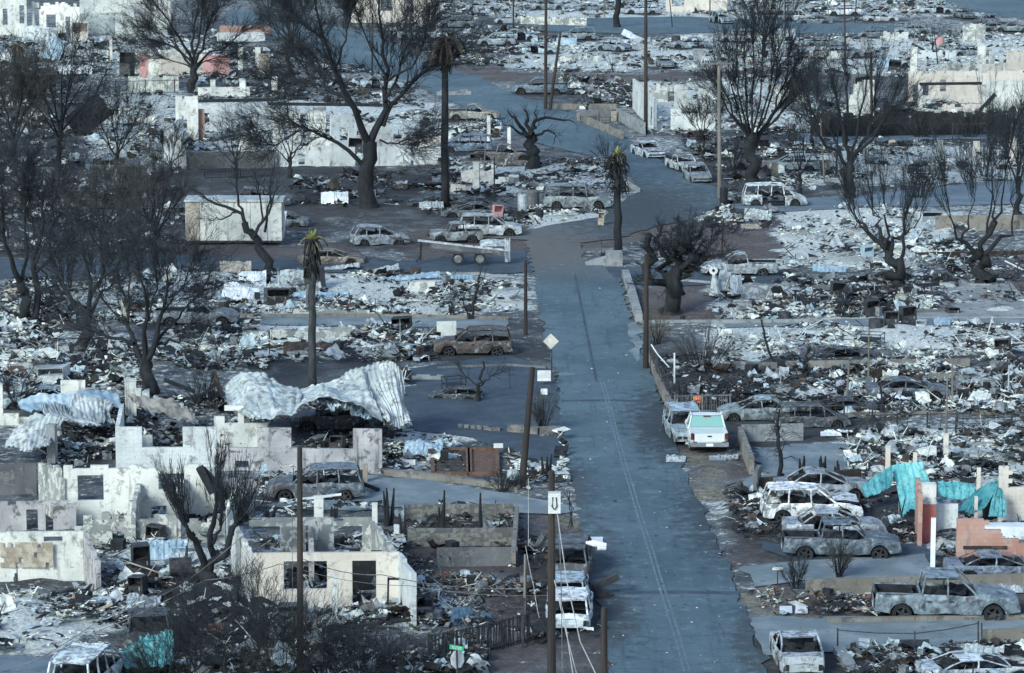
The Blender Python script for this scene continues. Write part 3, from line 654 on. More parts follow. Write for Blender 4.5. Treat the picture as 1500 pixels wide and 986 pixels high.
# ---- boxes: appliances, tanks, steps
def appliance(label, px, py, wp, hp, mat='steel_dark', kind='box', rz=None, tilt=(0, 0), cat='appliance', name=None, group=None, z=0.0, depth=None):
    s = S(py); w, h = wp/s, hp/s; p = G(px, py, z); dp = depth or w*.8
    o = thing(name or 'burnt_appliance', label, cat, tuple(p), rnd.uniform(-.4, .4) if rz is None else rz, group); o.rotation_euler = (tilt[0], tilt[1], o.rotation_euler[2])
    g = MB()
    if kind == 'box':      # an open-fronted metal cabinet: shell, door, back
        t = .03; g.box((0, dp/2-t/2, h/2), (w, t, h)); g.box((-w/2+t/2, -t/2, h/2), (t, dp-t, h)); g.box((w/2-t/2, -t/2, h/2), (t, dp-t, h)); g.box((0, -t/2, t/2), (w-2*t, dp-t, t)); g.box((0, -t/2, h-t/2), (w-2*t, dp-t, t)); g.box((0, 0, h*.55), (w-2*t, dp*.8, .02))
        g.build('cabinet', MT[mat], o); d = MB(); d.box((0, -dp/2+.0, h*.28+.02), (w*.94, .03, h*.5)); dd = d.build('door', MT[mat], o); q = MB(); q.box((w*.3, -dp/2-.03, h*.45), (.03, .03, .16)); q.build('handle', MT['steel_pale'], dd)
    elif kind == 'tank':
        g.tube([(0,0,0), (0,0,.04), (0,0,h*.95), (0,0,h)], [w*.4, w*.5, w*.5, w*.38], 14); g.build('tank_shell', MT[mat], o, smooth=False); q = MB(); q.tube([(0,0,h), (0,0,h+.1)], .05, 8); q.build('valve', MT['steel_dark'], o)
    elif kind == 'drum':   # lying barrel on legs
        g.tube([(-w/2,0,h*.7), (w/2,0,h*.7)], [h*.28, h*.28], 14); g.build('barrel', MT[mat], o)
        for sx in (-.35, .35):
            q = MB(); q.beam((sx*w, -.15, 0), (sx*w, 0, h*.5), .05); q.beam((sx*w, .15, 0), (sx*w, 0, h*.5), .05); q.build('leg', MT['steel_dark'], o)
        q = MB(); q.tube([(w*.3, 0, h*.95), (w*.3, 0, h*1.35)], .05, 8); q.build('chimney', MT['steel_dark'], o)
    elif kind == 'ball':
        import math as _m
        pr = [(math.sin(a), -math.cos(a)) for a in np.linspace(.12, math.pi-.12, 10)]; rr_ = w/2
        g.tube([(0, 0, rr_+rr_*c) for s_, c in pr], [rr_*s_ for s_, c in pr], 18); g.build('tank_shell', MT[mat], o, smooth=True); q = MB(); q.tube([(0,0,2*rr_-.04), (0,0,2*rr_+.08)], .06, 8); q.build('valve', MT['steel_dark'], o)
    elif kind == 'frame':
        for x in (-1, 1):
            for y in (-1, 1): g.beam((x*w/2, y*dp/2, 0), (x*w/2, y*dp/2, h), .04)
        for zz in (h*.5, h):
            for y in (-1, 1): g.beam((-w/2+.025, y*dp/2, zz-.02), (w/2-.025, y*dp/2, zz-.02), .035)
            for x in (-1, 1): g.beam((x*w/2, -dp/2+.025, zz-.02), (x*w/2, dp/2-.025, zz-.02), .035)
        g.build('rack_frame', MT[mat], o); q = MB(); q.box((0, 0, h*.5+.02), (w*.9, dp*.9, .02)); q.build('shelf', MT[mat], o)
    return o
# the burnt vehicles: kind, foot pixel, heading, label, paint left (alpha = rust)
PB=(.32,.39,.43,.35); DK=(.045,.052,.062,.4); TN=(.24,.20,.165,.9); WH=(.58,.63,.65,.2); GR=(.13,.155,.18,.4); BR=(.085,.065,.055,.8)
VL = [
 ('suv',1003,640,-84,'pale burnt car with its hood to the camera, parked left of the white pickup',PB,{}),
 ('suv',1188,758,2,'white and black blotched suv wreck above the two cab pickup',(.72,.74,.76,.1),{}),
 ('sedan',1205,726,4,'pale sedan wreck just behind the blotched suv',(.5,.56,.6,.2),{}),
 ('sedan',1222,786,3,'pale roofed sedan wreck half hidden behind the grey pickup',WH,{}),
 ('crew',1232,812,-1,'grey burnt pickup in front of the pale roofed sedan',(.17,.22,.26,.2),{'scale':.93}),
 ('crew',1385,900,-2,'long blue grey crew cab pickup wreck with its hood at the right edge',(.22,.28,.32,.15),{'scale':1.06}),
 ('sedan',1167,968,92,'silver sedan wreck seen from behind on the bottom right driveway',WH,{}),
 ('suv',462,728,182,'dark grey burnt suv facing left beside the thin pole',GR,{}),
 ('suv',693,517,181,'rusty brown burnt suv by the diamond sign',BR,{}),
 ('suv',492,628,181,'dark car under the arch of the twisted roof sheet',DK,{}),
 ('pickup',288,474,0,'grey burnt pickup under the forked tree at the left',(.24,.28,.32,.4),{'cat':'pickup truck'}),
 ('sedan',486,384,-2,'crushed burnt sedan beside the slim palm trunk',TN,{'crush':.75}),
 ('hatch',556,357,14,'burnt hatchback seen from its open rear on the bare earth',(.34,.38,.42,.4),{}),
 ('jeep',667,354,188,'small open burnt jeep facing left in front of the pale suv',(.3,.33,.35,.5),{}),
 ('suv',718,344,0,'pale burnt suv standing behind the open jeep',(.5,.53,.55,.35),{}),
 ('van',846,303,-3,'long burnt minivan above the white ash heap',(.26,.30,.31,.3),{'scale':1.05,'skip':()}),
 ('pickup',693,175,-3,'tan burnt pickup on the upper road beside the tall palm',(.34,.32,.28,.5),{'skip':()}),
 ('van',684,221,178,'dark blue grey burnt van below the tan pickup',(.14,.20,.28,.1),{'scale':.9}),
 ('pickup',738,236,0,'grey brown burnt pickup right of the blue grey van',(.2,.19,.19,.5),{}),
 ('sedan',949,228,-72,'white burnt sedan with its nose to the camera at the upper road bend',WH,{}),
 ('pickup',1000,249,-72,'white burnt pickup behind the small dark fronted car',(.7,.74,.76,.05),{'scale':.9}),
 ('hatch',1021,264,-80,'small burnt car nosed against the white pickup at the road bend',(.3,.34,.37,.3),{'scale':1.0}),
 ('pickup',790,137,178,'dark burnt pickup by the twin poles on the upper road',(.14,.19,.22,.2),{'scale':1.1}),
 ('pickup',974,98,-84,'white pickup facing the camera in the bright upper lot',WH,{'scale':.85}),
 ('suv',899,74,-40,'dark burnt suv on the bright upper lot',(.2,.23,.26,.5),{'scale':.95}),
 ('suv',727,66,180,'tan and dark burnt suv beside the tall palm crown',TN,{}),
 ('sedan',803,13,0,'burnt car near the top edge left of the thick trunk',GR,{}),
 ('suv',1057,34,-70,'white suv on the hill street at the top',WH,{}),
 ('sedan',1193,34,178,'pale burnt sedan lying on the hill street right of the fan shaped tree',PB,{'crush':.85}),
 ('suv',1412,26,-75,'dark suv wreck on the corner street at the top right',DK,{'scale':.9}),
 ('sedan',1451,35,-85,'white car on the corner street beside the dark suv',WH,{}),
 ('sedan',1336,48,180,'blue grey low car at the side of the hill street',(.2,.25,.3,.3),{'crush':.85}),
 ('sedan',1290,30,0,'dark crushed car in the top right rubble',DK,{'crush':.8}),
 ('van',1134,300,0,'white burnt van with open side at the right upper street',WH,{'skip':('door',)}),
 ('pickup',1082,402,180,'grey burnt pickup behind the white tyred cone',(.38,.42,.46,.3),{}),
 ('pickup',105,302,100,'burnt pinkish truck cab in the left litter',(.45,.28,.28,.4),{'scale':.9}),
 ('suv',150,304,180,'dark burnt car right of the pinkish truck cab',DK,{}),
 ('sedan',165,246,5,'pale overturned looking car shell in the left yard',PB,{'tilt':(12,0),'crush':.8}),
 ('suv',834,906,88,'white burnt suv, nearest of the three on the left verge',(.5,.56,.6,.3),{'crush':.9}),
 ('suv',832,874,88,'pale roofed car just behind the nearest white suv on the left verge',(.34,.4,.44,.4),{'scale':.9,'crush':.85}),
 ('van',836,836,86,'dark burnt van, farthest of the three on the left verge',(.09,.10,.11,.5),{'scale':.95}),
 ('sedan',219,938,95,'dark burnt car behind the turquoise sheet at the bottom left',DK,{}),
 ('van',128,1008,80,'white curved nose van cut by the bottom edge',WH,{'scale':1.0}),
 ('van',1190,622,4,'dark van shell behind the concrete enclosure',(.09,.10,.11,.5),{'scale':.78,'crush':.9}),
 ('sedan',1108,612,183,'pale car shell at the fence behind the white pickup',PB,{'scale':.9}),
 ('sedan',1462,838,2,'dark crushed car along the foot of the salmon wall',(.18,.22,.27,.4),{'crush':.7}),
 ('sedan',1432,985,10,'pale crushed car at the bottom right corner',WH,{'crush':.6}),
 ('sedan',640,300,180,'flattened dark car in the litter behind the trailer',DK,{'crush':.6}),
 ('pickup',704,312,0,'small dark truck behind the pale suv',DK,{'scale':.85}),
 ('sedan',1460,44,10,'dark burnt car by the pale pink wall block',DK,{'crush':.8}),
 ('hatch',668,582,170,'crumpled black car shell in the ash beside the dark driveway',DK,{'scale':.7,'crush':.7}),
 ('sedan',408,330,178,'burnt car hidden behind the leaning tree near the white box',GR,{'crush':.8}),
 ('sedan',58,596,182,'pale car under the grey sheets at the left',PB,{'scale':.9}),
 ('suv',668,40,180,'dark burnt suv behind the dead frond palm at the top',PB,{}),
 ('sedan',706,14,0,'pale burnt car near the top edge right of the white house front',PB,{'crush':.85}),
 ('van',748,34,178,'grey burnt van left of the thin pole near the top',GR,{'scale':.85}),
 ('sedan',866,14,10,'light coloured low wreck left of the thick trunk at the top',PB,{'crush':.7}),
 ('suv',940,20,180,'dark wreck in the rubble right of the thick trunk at the top',GR,{'crush':.95}),
 ('pickup',1128,20,0,'grey pickup wreck above the hill street by the fan shaped tree top',GR,{'scale':.85}),
 ('suv',1236,22,180,'dark wreck above the hill street left of the leaning charred posts',GR,{'crush':.95}),
 ('sedan',1372,18,0,'low dark wreck left of the dark corner street suv',PB,{'crush':.85}),
 ('pickup',1484,46,170,'dark burnt truck at the right edge near the top',DK,{'scale':.9}),
 ('suv',1308,98,0,'blue roofed burnt suv in the ash lot left of the white complex',(.2,.32,.40,.2),{'scale':.9}),
 ('sedan',1205,66,0,'flattened dark wreck in the bright upper right lot',GR,{'crush':.75}),
 ('sedan',1420,80,8,'dark wreck between the pink block and the white complex',PB,{'crush':.85}),
 ('hatch',790,78,0,'dark wreck in the bright lot behind the twin poles',GR,{'crush':.9}),
 ('suv',1160,248,180,'blackened wreck under the branches of the fan shaped tree',PB,{'crush':.85}),
 ('hatch',388,300,0,'burnt small car with its roof showing over the box trailer',GR,{}),
 ('sedan',1240,520,5,'crushed dark car on the edge of the bright ash field',DK,{'crush':.55,'scale':.8}),
 ('sedan',1330,578,0,'blackened car shell in the tangled lot beside the white slab',GR,{'crush':.75}),
 ('sedan',1228,600,180,'low dark car shell at the front of the tangled lot',DK,{'crush':.6,'scale':.9}),
 ('sedan',560,128,0,'dark burnt car half hidden by the big forked tree crown',PB,{}),
 ('sedan',690,316,182,'blackened low wreck at the foot of the tall palm',GR,{'crush':.8}),
 ('suv',1170,30,0,'burnt wreck at the roadside of the hill street behind the fan shaped crown',PB,{'scale':.9}),
 ('van',1280,54,178,'pale van wreck below the end of the hill street',WH,{'scale':.8}),
 ('suv',845,58,180,'burnt wreck at the lower edge of the hill street',PB,{}),
 ('sedan',760,58,0,'pale wreck right of the tan and dark suv near the top',WH,{}),
 ('sedan',1010,70,182,'dark wreck right of the white pickup in the bright upper lot',GR,{}),
 ('van',1080,60,178,'burnt van behind the crown of the fan shaped tree',PB,{'scale':.85}),
 ('suv',1235,84,4,'wreck beside the thin pole in the upper right ash lot',PB,{}),
 ('sedan',610,56,0,'burnt car on the verge above the bend of the upper left street',GR,{}),
 ('pickup',1110,246,178,'burnt truck under the low limbs of the fan shaped tree',GR,{'scale':.85}),
]
# ================================================================== THE SETTING
ROAD = [(770,352),(779,385),(786,420),(790,455),(797,490),(808,530),(816,560),(820,590),(820,635),(828,670),(838,710),(845,745),(852,785),(860,820),(870,860),(884,905),(890,950),(893,990),(893,1120),
        (1160,1120),(1120,990),(1105,940),(1090,895),(1080,860),(1066,828),(1052,795),(1040,765),(1024,735),(1010,705),(1000,680),(990,655),(983,625),(972,600),(965,570),(948,540),(935,505),(925,470),(918,440),(908,412),(885,392),(858,380),(850,356)]
ROAD_UP = [(640,345),(770,352),(850,356),(905,350),(960,332),(1010,322),(1058,300),(1060,278),(1010,262),(975,240),(952,226),(930,210),(905,196),(860,176),(820,158),(775,146),(740,132),(700,112),(668,104),(630,96),(590,74),(560,50),(470,36),(440,30),(420,50),(480,88),(560,108),(610,124),(640,140),(700,166),(740,190),(800,213),(868,230),(905,244),(928,262),(934,280),(905,300),(880,318),(760,338)]
STREETS = {
 'main_road': (ROAD, 'asphalt', .030), 'upper_road': (ROAD_UP, 'asphalt', .026),
 'left_side_street': ([(-60,382),(120,380),(270,376),(430,378),(600,382),(770,366),(784,400),(640,402),(520,400),(400,396),(270,398),(100,412),(-60,416)], 'asphalt_dark', .022),
 'right_side_street': ([(880,392),(1000,392),(1140,398),(1150,418),(1000,418),(916,418)], 'asphalt_dark', .022),
 'right_upper_street': ([(1058,300),(1160,292),(1300,282),(1430,268),(1560,262),(1560,296),(1400,302),(1240,306),(1100,312)], 'asphalt_pale', .022),
 'hill_street': ([(800,28),(1000,24),(1110,30),(1240,34),(1340,38),(1345,52),(1200,50),(1100,46),(960,50),(800,46)], 'asphalt', .022),
 'corner_street': ([(1370,-10),(1560,-10),(1560,30),(1470,26),(1400,12)], 'asphalt', .022),
 'upper_left_street': ([(330,16),(420,12),(440,30),(420,56),(360,58),(330,40)], 'asphalt', .022),
 'far_right_lane': ([(1170,196),(1500,190),(1560,188),(1560,206),(1400,204),(1170,212)], 'asphalt_pale', .022),
 'driveway': ([(600,540),(745,520),(812,548),(822,600),(820,690),(760,672),(690,640),(600,632),(590,590)], 'asphalt_dark', .018),
 'concrete_driveway': ([(525,696),(600,700),(700,716),(828,738),(842,752),(700,752),(560,742),(528,738)], 'slab', .022),
 'left_driveway': ([(385,462),(560,462),(745,470),(745,482),(560,478),(385,476)], 'slab', .018),
 'right_driveway': ([(1092,905),(1250,903),(1500,908),(1560,908),(1560,938),(1400,945),(1300,952),(1210,955),(1120,958),(1108,930)], 'slab', .018),
 'parking_slab': ([(1085,828),(1180,822),(1350,812),(1380,846),(1180,852),(1098,860)], 'slab', .018),
 'carport_slab': ([(1100,792),(1160,800),(1340,795),(1365,810),(1350,832),(1180,836)], 'asphalt_dark', .014),
 'garage_apron': ([(1085,702),(1150,690),(1180,700),(1160,718),(1098,716)], 'slab', .018),
 'porch_slab': ([(1110,655),(1240,650),(1250,700),(1160,700),(1108,690)], 'slab', .016),
 'corner_slab': ([(-60,962),(92,960),(80,990),(60,1010),(-60,1010)], 'asphalt_pale', .018),
 'pavement': ([(919,472),(938,472),(942,520),(934,530),(924,500)], 'slab', .034),
 'ash_lane': ([(1060,470),(1500,462),(1560,462),(1560,474),(1060,480)], 'slab', .014),
 'side_yard_slab': ([(375,742),(520,722),(560,742),(520,750)], 'slab', .012),
}
def wpoly(P): return np.array([[G(x, y).x, G(x, y).y] for x, y in P])
def slab(name, P, mat, z, jit=.12, kind='structure'):
    W = wpoly(P); out = []; rs = np.random.RandomState(len(P)+abs(int(P[0][0]))); n = len(W)
    for i in range(n):
        a, b = W[i], W[(i+1) % n]; L = np.hypot(*(b-a)); k = max(1, min(60, int(L/.8)))
        for j in range(k): q = a+(b-a)*j/k+rs.normal(0, jit, 2); out.append((q[0], q[1], z))
    g = MB(); g.poly(out); o = g.build(name, MT[mat])
    if o.data.polygons[0].normal.z < 0:
        o.data.flip_normals()
    o['kind'] = kind; return o
ROADW = []
for nm, (P, m_, z) in STREETS.items():
    slab(nm, P, m_, z, (.13 if nm in ('main_road','upper_road') else .16)); ROADW.append(wpoly(P))
# ground polygons: attribute, strength, polygon (picture pixels)
ASH, SOIL, GRASS, CHAR = 0, 1, 2, 3
ZONES = [
 (ASH,.95,[(1050,470),(1300,466),(1560,455),(1560,512),(1300,528),(1050,522)]),(ASH,.95,[(1400,455),(1560,445),(1560,500),(1400,500)]),
 (ASH,.9,[(1140,308),(1290,300),(1400,320),(1400,368),(1300,394),(1140,392)]),(ASH,.7,[(1045,415),(1380,410),(1420,440),(1300,468),(1050,466)]),
 (ASH,.8,[(1290,330),(1400,335),(1400,370),(1330,375)]),(ASH,.8,[(1260,545),(1400,538),(1410,585),(1270,592)]),(ASH,.55,[(1100,540),(1560,535),(1560,605),(1100,600)]),
 (ASH,.75,[(1230,640),(1560,615),(1560,715),(1240,692)]),(ASH,.8,[(760,62),(1000,56),(1150,60),(1170,100),(900,112),(740,108)]),(ASH,.8,[(1170,58),(1560,52),(1560,112),(1170,108)]),
 (ASH,.6,[(700,0),(1560,0),(1560,26),(700,24)]),(ASH,.6,[(0,56),(260,52),(320,80),(240,100),(60,98)]),(ASH,.6,[(130,140),(260,130),(260,245),(130,250)]),(ASH,.75,[(270,150),(660,150),(660,240),(275,235)]),
 (ASH,.75,[(230,400),(640,398),(770,420),(768,452),(600,466),(240,470)]),(ASH,.75,[(385,478),(640,478),(650,515),(385,525)]),(ASH,.85,[(585,540),(740,540),(745,560),(680,588),(588,586)]),
 (ASH,.7,[(-60,475),(200,490),(210,560),(-60,590)]),(ASH,.7,[(240,480),(390,478),(390,530),(250,530)]),(ASH,.8,[(-60,880),(210,870),(210,960),(-60,960)]),(ASH,.8,[(370,890),(610,885),(610,950),(380,950)]),
 (ASH,.7,[(640,238),(905,240),(905,268),(830,280),(660,290)]),(ASH,.9,[(770,300),(890,300),(880,335),(770,345)]),(ASH,.6,[(60,620),(180,600),(180,680),(60,690)]),(ASH,.6,[(560,610),(680,640),(680,690),(560,690)]),
 (ASH,.65,[(180,740),(360,740),(340,850),(160,850)]),(ASH,.6,[(1120,215),(1560,215),(1560,260),(1120,275)]),(ASH,.8,[(940,120),(1180,110),(1180,190),(960,190)]),(ASH,.7,[(1420,150),(1560,150),(1560,188),(1420,188)]),
 (ASH,.6,[(380,690),(530,690),(530,745),(380,750)]),(ASH,.5,[(1370,720),(1500,720),(1500,800),(1370,820)]),(ASH,.75,[(780,10),(1100,4),(1100,26),(800,28)]),(ASH,.45,[(640,150),(740,180),(720,240),(650,235)]),
 (ASH,.6,[(610,840),(700,850),(680,900),(610,900)]),
 (SOIL,.8,[(600,330),(780,338),(1000,318),(1000,345),(860,365),(760,372),(600,380)]),(SOIL,.7,[(270,358),(520,360),(520,380),(270,380)]),(SOIL,.8,[(935,420),(1050,420),(1062,470),(940,474)]),
 (SOIL,.7,[(985,325),(1140,318),(1140,392),(1000,392)]),(SOIL,.9,[(610,838),(805,845),(800,915),(640,925),(600,900)]),(SOIL,.7,[(640,92),(820,104),(1160,100),(1160,118),(820,124),(660,116)]),
 (SOIL,.6,[(-60,455),(110,455),(130,480),(-60,478)]),(SOIL,.7,[(1090,865),(1290,872),(1500,872),(1500,905),(1110,905)]),(SOIL,.6,[(1100,775),(1160,775),(1170,830),(1060,826)]),(SOIL,.6,[(680,930),(895,930),(895,1000),(660,1000)]),
 (SOIL,.7,[(1225,950),(1400,950),(1420,1000),(1235,1000)]),(SOIL,.6,[(1000,655),(1120,680),(1110,740),(1020,735)]),(SOIL,.6,[(780,740),(850,755),(852,800),(790,795)]),(SOIL,.8,[(640,234),(880,232),(880,242),(640,246)]),
 (SOIL,.6,[(1390,380),(1560,380),(1560,450),(1400,440)]),(SOIL,.5,[(590,735),(760,735),(760,840),(590,840)]),(SOIL,.4,[(960,528),(1100,535),(1100,600),(980,600)]),
 (GRASS,.8,[(1005,660),(1060,690),(1112,730),(1060,745),(1030,735)]),(GRASS,.9,[(1078,858),(1140,862),(1175,905),(1108,910)]),(GRASS,.7,[(825,750),(850,756),(856,810),(838,808)]),(GRASS,.5,[(1150,900),(1290,898),(1290,908),(1150,910)]),
 (CHAR,.9,[(-60,90),(130,105),(125,240),(-60,260)]),(CHAR,.7,[(-60,250),(270,250),(270,375),(-60,380)]),(CHAR,.8,[(270,245),(640,245),(600,300),(440,330),(420,280),(270,285)]),(CHAR,.8,[(955,525),(1160,532),(1110,600),(985,600)]),
 (CHAR,.6,[(60,590),(200,600),(200,680),(60,690)]),(CHAR,.7,[(980,190),(1180,190),(1180,285),(1060,280)]),(CHAR,.7,[(1190,150),(1480,150),(1480,205),(1190,205)]),(CHAR,.7,[(880,840),(1,1),(1,1)]),(CHAR,.7,[(140,830),(380,840),(380,930),(200,940)]),
 (CHAR,.8,[(770,780),(862,780),(880,930),(775,945)]),(CHAR,.6,[(1085,720),(1340,700),(1350,770),(1090,780)]),(CHAR,.5,[(600,740),(760,740),(760,830),(600,835)]),(CHAR,.7,[(1105,940),(1225,940),(1232,1000),(1120,1000)]),(CHAR,.6,[(380,525),(600,525),(560,600),(380,600)]),
 (CHAR,.6,[(250,900),(620,920),(700,1000),(250,1000)]),(CHAR,.5,[(1060,600),(1240,600),(1240,650),(1080,650)]),
]
xs_ = np.r_[-3000,-1500,-700,-300,-160, np.arange(-100, 100.1, .5), 160, 300, 700, 1500, 3000]
ys_ = [-200, 0, 60, 100, 118]; y = 126.0
while y < 520: ys_.append(y); y += max(.42, y*.0032)
ys_ = np.r_[ys_, 600, 800, 1200, 2000, 3500, 7000]
GX, GY = np.meshgrid(xs_, ys_)
core = (np.abs(GX) < 101) & (GY > 120) & (GY < 525)
wx = GX+(vnoise(GX*.5, GY*.5, 3)-.5)*3.2; wy = GY+(vnoise(GX*.5+40, GY*.35+7, 3)-.5)*4.5*np.maximum(1, GY/250)
ATT = np.zeros((4,)+GX.shape); ATT[0] = .33+.25*(vnoise(GX*.08, GY*.05, 3)-.5)*2; ATT[3] = .25
for (k, s_, P) in ZONES:
    W = wpoly(P); mk = inpoly(wx, wy, W)
    if k == CHAR: ATT[0][mk] *= .35
    if k == SOIL: ATT[0][mk] *= .45
    ATT[k][mk] = np.maximum(ATT[k][mk], s_) if k != ASH else s_
VM = np.zeros(GX.shape, bool)
for (k, x, y, h, lb, col, kw) in VL:
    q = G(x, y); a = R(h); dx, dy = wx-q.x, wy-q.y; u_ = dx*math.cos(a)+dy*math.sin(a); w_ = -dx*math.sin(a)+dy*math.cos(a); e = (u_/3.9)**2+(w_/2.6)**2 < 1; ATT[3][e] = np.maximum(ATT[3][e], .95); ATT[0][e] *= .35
    dx, dy = GX-q.x, GY-q.y; u_ = dx*math.cos(a)+dy*math.sin(a); w_ = -dx*math.sin(a)+dy*math.cos(a); VM |= (u_/3.2)**2+(w_/1.9)**2 < 1
    for k_ in (1.5, 3.0, 4.5): VM |= (dx/3.0)**2+((dy+k_)/1.6)**2 < 1
rm = VM.copy()
for W in ROADW:
    for dx, dy in ((0,0),(1,0),(-1,0),(0,1.4),(0,-1.4),(.7,1),(-.7,1),(.7,-1),(-.7,-1)): rm |= inpoly(GX+dx, GY+dy, W)
hn = vnoise(GX*.55, GY*.4, 4)
HZ = np.clip(hn-.45, 0, 1)*(.25+1.1*ATT[0])*core*.8
HZ[rm] = -.03
def smooth(A):
    B = A.copy(); B[1:-1, 1:-1] = (A[1:-1, 1:-1]*2+A[:-2, 1:-1]+A[2:, 1:-1]+A[1:-1, :-2]+A[1:-1, 2:])/6; return B
ATT = np.array([smooth(a) for a in ATT])
ny_, nx_ = GX.shape; idx = np.arange(nx_*ny_).reshape(ny_, nx_)
g = MB(); g.add(np.stack([GX, GY, HZ], -1).reshape(-1, 3), np.stack([idx[:-1, :-1], idx[:-1, 1:], idx[1:, 1:], idx[1:, :-1]], -1).reshape(-1, 4))
m, t, b = nt('ground_soil'); v = coords(t, world=True); at_ = lambda n: N(t, 'ShaderNodeAttribute', attribute_name=n).outputs['Fac']
n1 = noise(t, v, .35, 6, .62); n2 = noise(t, v, 1.6, 7, .75); n3 = noise(t, v, 5.5, 5, .8); vv = coords(t, (1, .6, 1), True)
c = mix(t, ramp(t, n1, .4, .6), (.032,.038,.046), (.070,.077,.085)); c = mix(t, ramp(t, n3, .55, .72), c, (.19,.19,.2))
c = mix(t, math_(t, 'MULTIPLY', at_('soil'), ramp(t, n2, .3, .5)), c, mix(t, ramp(t, n3, .4, .65), (.105,.075,.068), (.19,.145,.13)))
c = mix(t, math_(t, 'MULTIPLY', at_('grass'), ramp(t, n2, .35, .5)), c, mix(t, ramp(t, n3, .4, .6), (.20,.18,.12), (.36,.33,.24)))
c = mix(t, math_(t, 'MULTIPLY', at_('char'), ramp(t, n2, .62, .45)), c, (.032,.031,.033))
af = math_(t, 'ADD', at_('ash'), math_(t, 'MULTIPLY', math_(t, 'SUBTRACT', n2, .5), 1.9)); af = ramp(t, af, .36, .60)
c = mix(t, ramp(t, math_(t, 'ADD', at_('ash'), math_(t, 'MULTIPLY', math_(t, 'SUBTRACT', n1, .5), 1.5)), .15, .5), c, mix(t, ramp(t, n3, .4, .62), (.075,.085,.092), (.20,.215,.22)))
ac = mix(t, ramp(t, n3, .38, .66), (.38,.41,.40), (.80,.81,.76)); ac = mix(t, ramp(t, noise(t, v, .9, 4, .6), .55, .72), ac, (.46,.55,.58))
c = mix(t, af, c, ac); c = mix(t, math_(t, 'MULTIPLY', ramp(t, noise(t, vv, 3.1, 6, .8, .5), .56, .64), .85), c, (.035,.035,.038))
t.links.new(c, b.inputs['Base Color']); b.inputs['Roughness'].default_value = .95
bp = N(t, 'ShaderNodeBump', {'Height': n3, 'Strength': .6, 'Distance': .12}); t.links.new(bp.outputs[0], b.inputs['Normal'])
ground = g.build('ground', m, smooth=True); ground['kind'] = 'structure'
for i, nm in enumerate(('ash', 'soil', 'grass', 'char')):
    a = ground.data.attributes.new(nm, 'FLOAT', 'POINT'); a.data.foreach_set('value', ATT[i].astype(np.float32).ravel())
def in_roads(x, y, only=None):
    r = np.zeros(x.shape, bool)
    for W in ROADW: r |= inpoly(x, y, W)
    return r
# road markings, joints and covers
def strip(name, P, wd, mat, z, kind='structure'):
    W = wpoly(P); g = MB(); V = []
    for i, q in enumerate(W):
        a = W[max(0, i-1)]; b_ = W[min(len(W)-1, i+1)]; d = (b_-a)/np.hypot(*(b_-a)); n = np.array([-d[1], d[0]])*wd/2
        V += [(q[0]-n[0], q[1]-n[1], z), (q[0]+n[0], q[1]+n[1], z)]
    g.add(V, [(2*i, 2*i+1, 2*i+3, 2*i+2) for i in range(len(W)-1)]); o = g.build(name, MT[mat])
    if o.data.polygons[0].normal.z < 0: o.data.flip_normals()
    o['kind'] = kind; return o
CL = [(882,560),(893,600),(903,640),(914,680),(926,720),(938,760),(951,800),(964,845),(978,890),(992,935),(1006,985)]
for off in (-3, 3.5): strip('centre_line', [(x+off*(y/800), y) for x, y in CL], .09, 'road_line', .036)
strip('tar_seam', [(822,588),(900,587),(972,590)], .5, 'asphalt_dark', .0345); strip('tar_seam', [(880,870),(990,868),(1083,870)], .55, 'asphalt_dark', .0345)
strip('tar_seam', [(842,402),(848,430),(856,470),(866,520),(874,560)], .16, 'asphalt_dark', .0345)
for (x, y, w, lb) in ((852,645,32,'pale round manhole cover level with the white pickup'),(953,722,32,'pale round manhole cover in the middle of the road, nearest of the three'),(829,549,30,'pale round manhole cover near the diamond warning sign')):
    o = thing('manhole_cover', lb, 'manhole cover', tuple(G(x, y, .03)), 0, 'manhole covers in the road'); r = w/S(y)/2
    g = MB(); a = np.arange(24)*math.pi/12; g.add([(r*math.cos(q), r*math.sin(q), .006) for q in a]+[(r*.85*math.cos(q), r*.85*math.sin(q), .006) for q in a], [(i, (i+1) % 24, 24+(i+1) % 24, 24+i) for i in range(24)]); g.build('ring', MT['road_line'], o)
    g = MB(); g.poly([(r*.8*math.cos(q), r*.8*math.sin(q), .009) for q in a]); g.build('lid', MT['asphalt_pale'], o)
# kerbs and low edges
def curb(name, label, P, h=.15, w=.18, mat='concrete', cat='kerb', group='low concrete edges', seg=1.2):
    W = wpoly(P); o = thing(name, label, cat, (W[0][0], W[0][1], 0), 0, group); k = 0
    for i in range(len(W)-1):
        a, b_ = W[i], W[i+1]; L = np.hypot(*(b_-a)); n = max(1, int(L/seg)); d = (b_-a)/L; ang = math.atan2(d[1], d[0])
        g = MB(); g.box((0, 0, h/2-.05), (L/n-.02, w, h+.1)); me = g.mesh('kerb_stone', MT[mat])
        for j in range(n):
            q = a+d*(L*(j+.5)/n); s = link('kerb_stone', me, o, (q[0]-W[0][0], q[1]-W[0][1], rnd.uniform(-.015, .015))); s.rotation_euler = (0, 0, ang+rnd.uniform(-.01, .01))
    return o
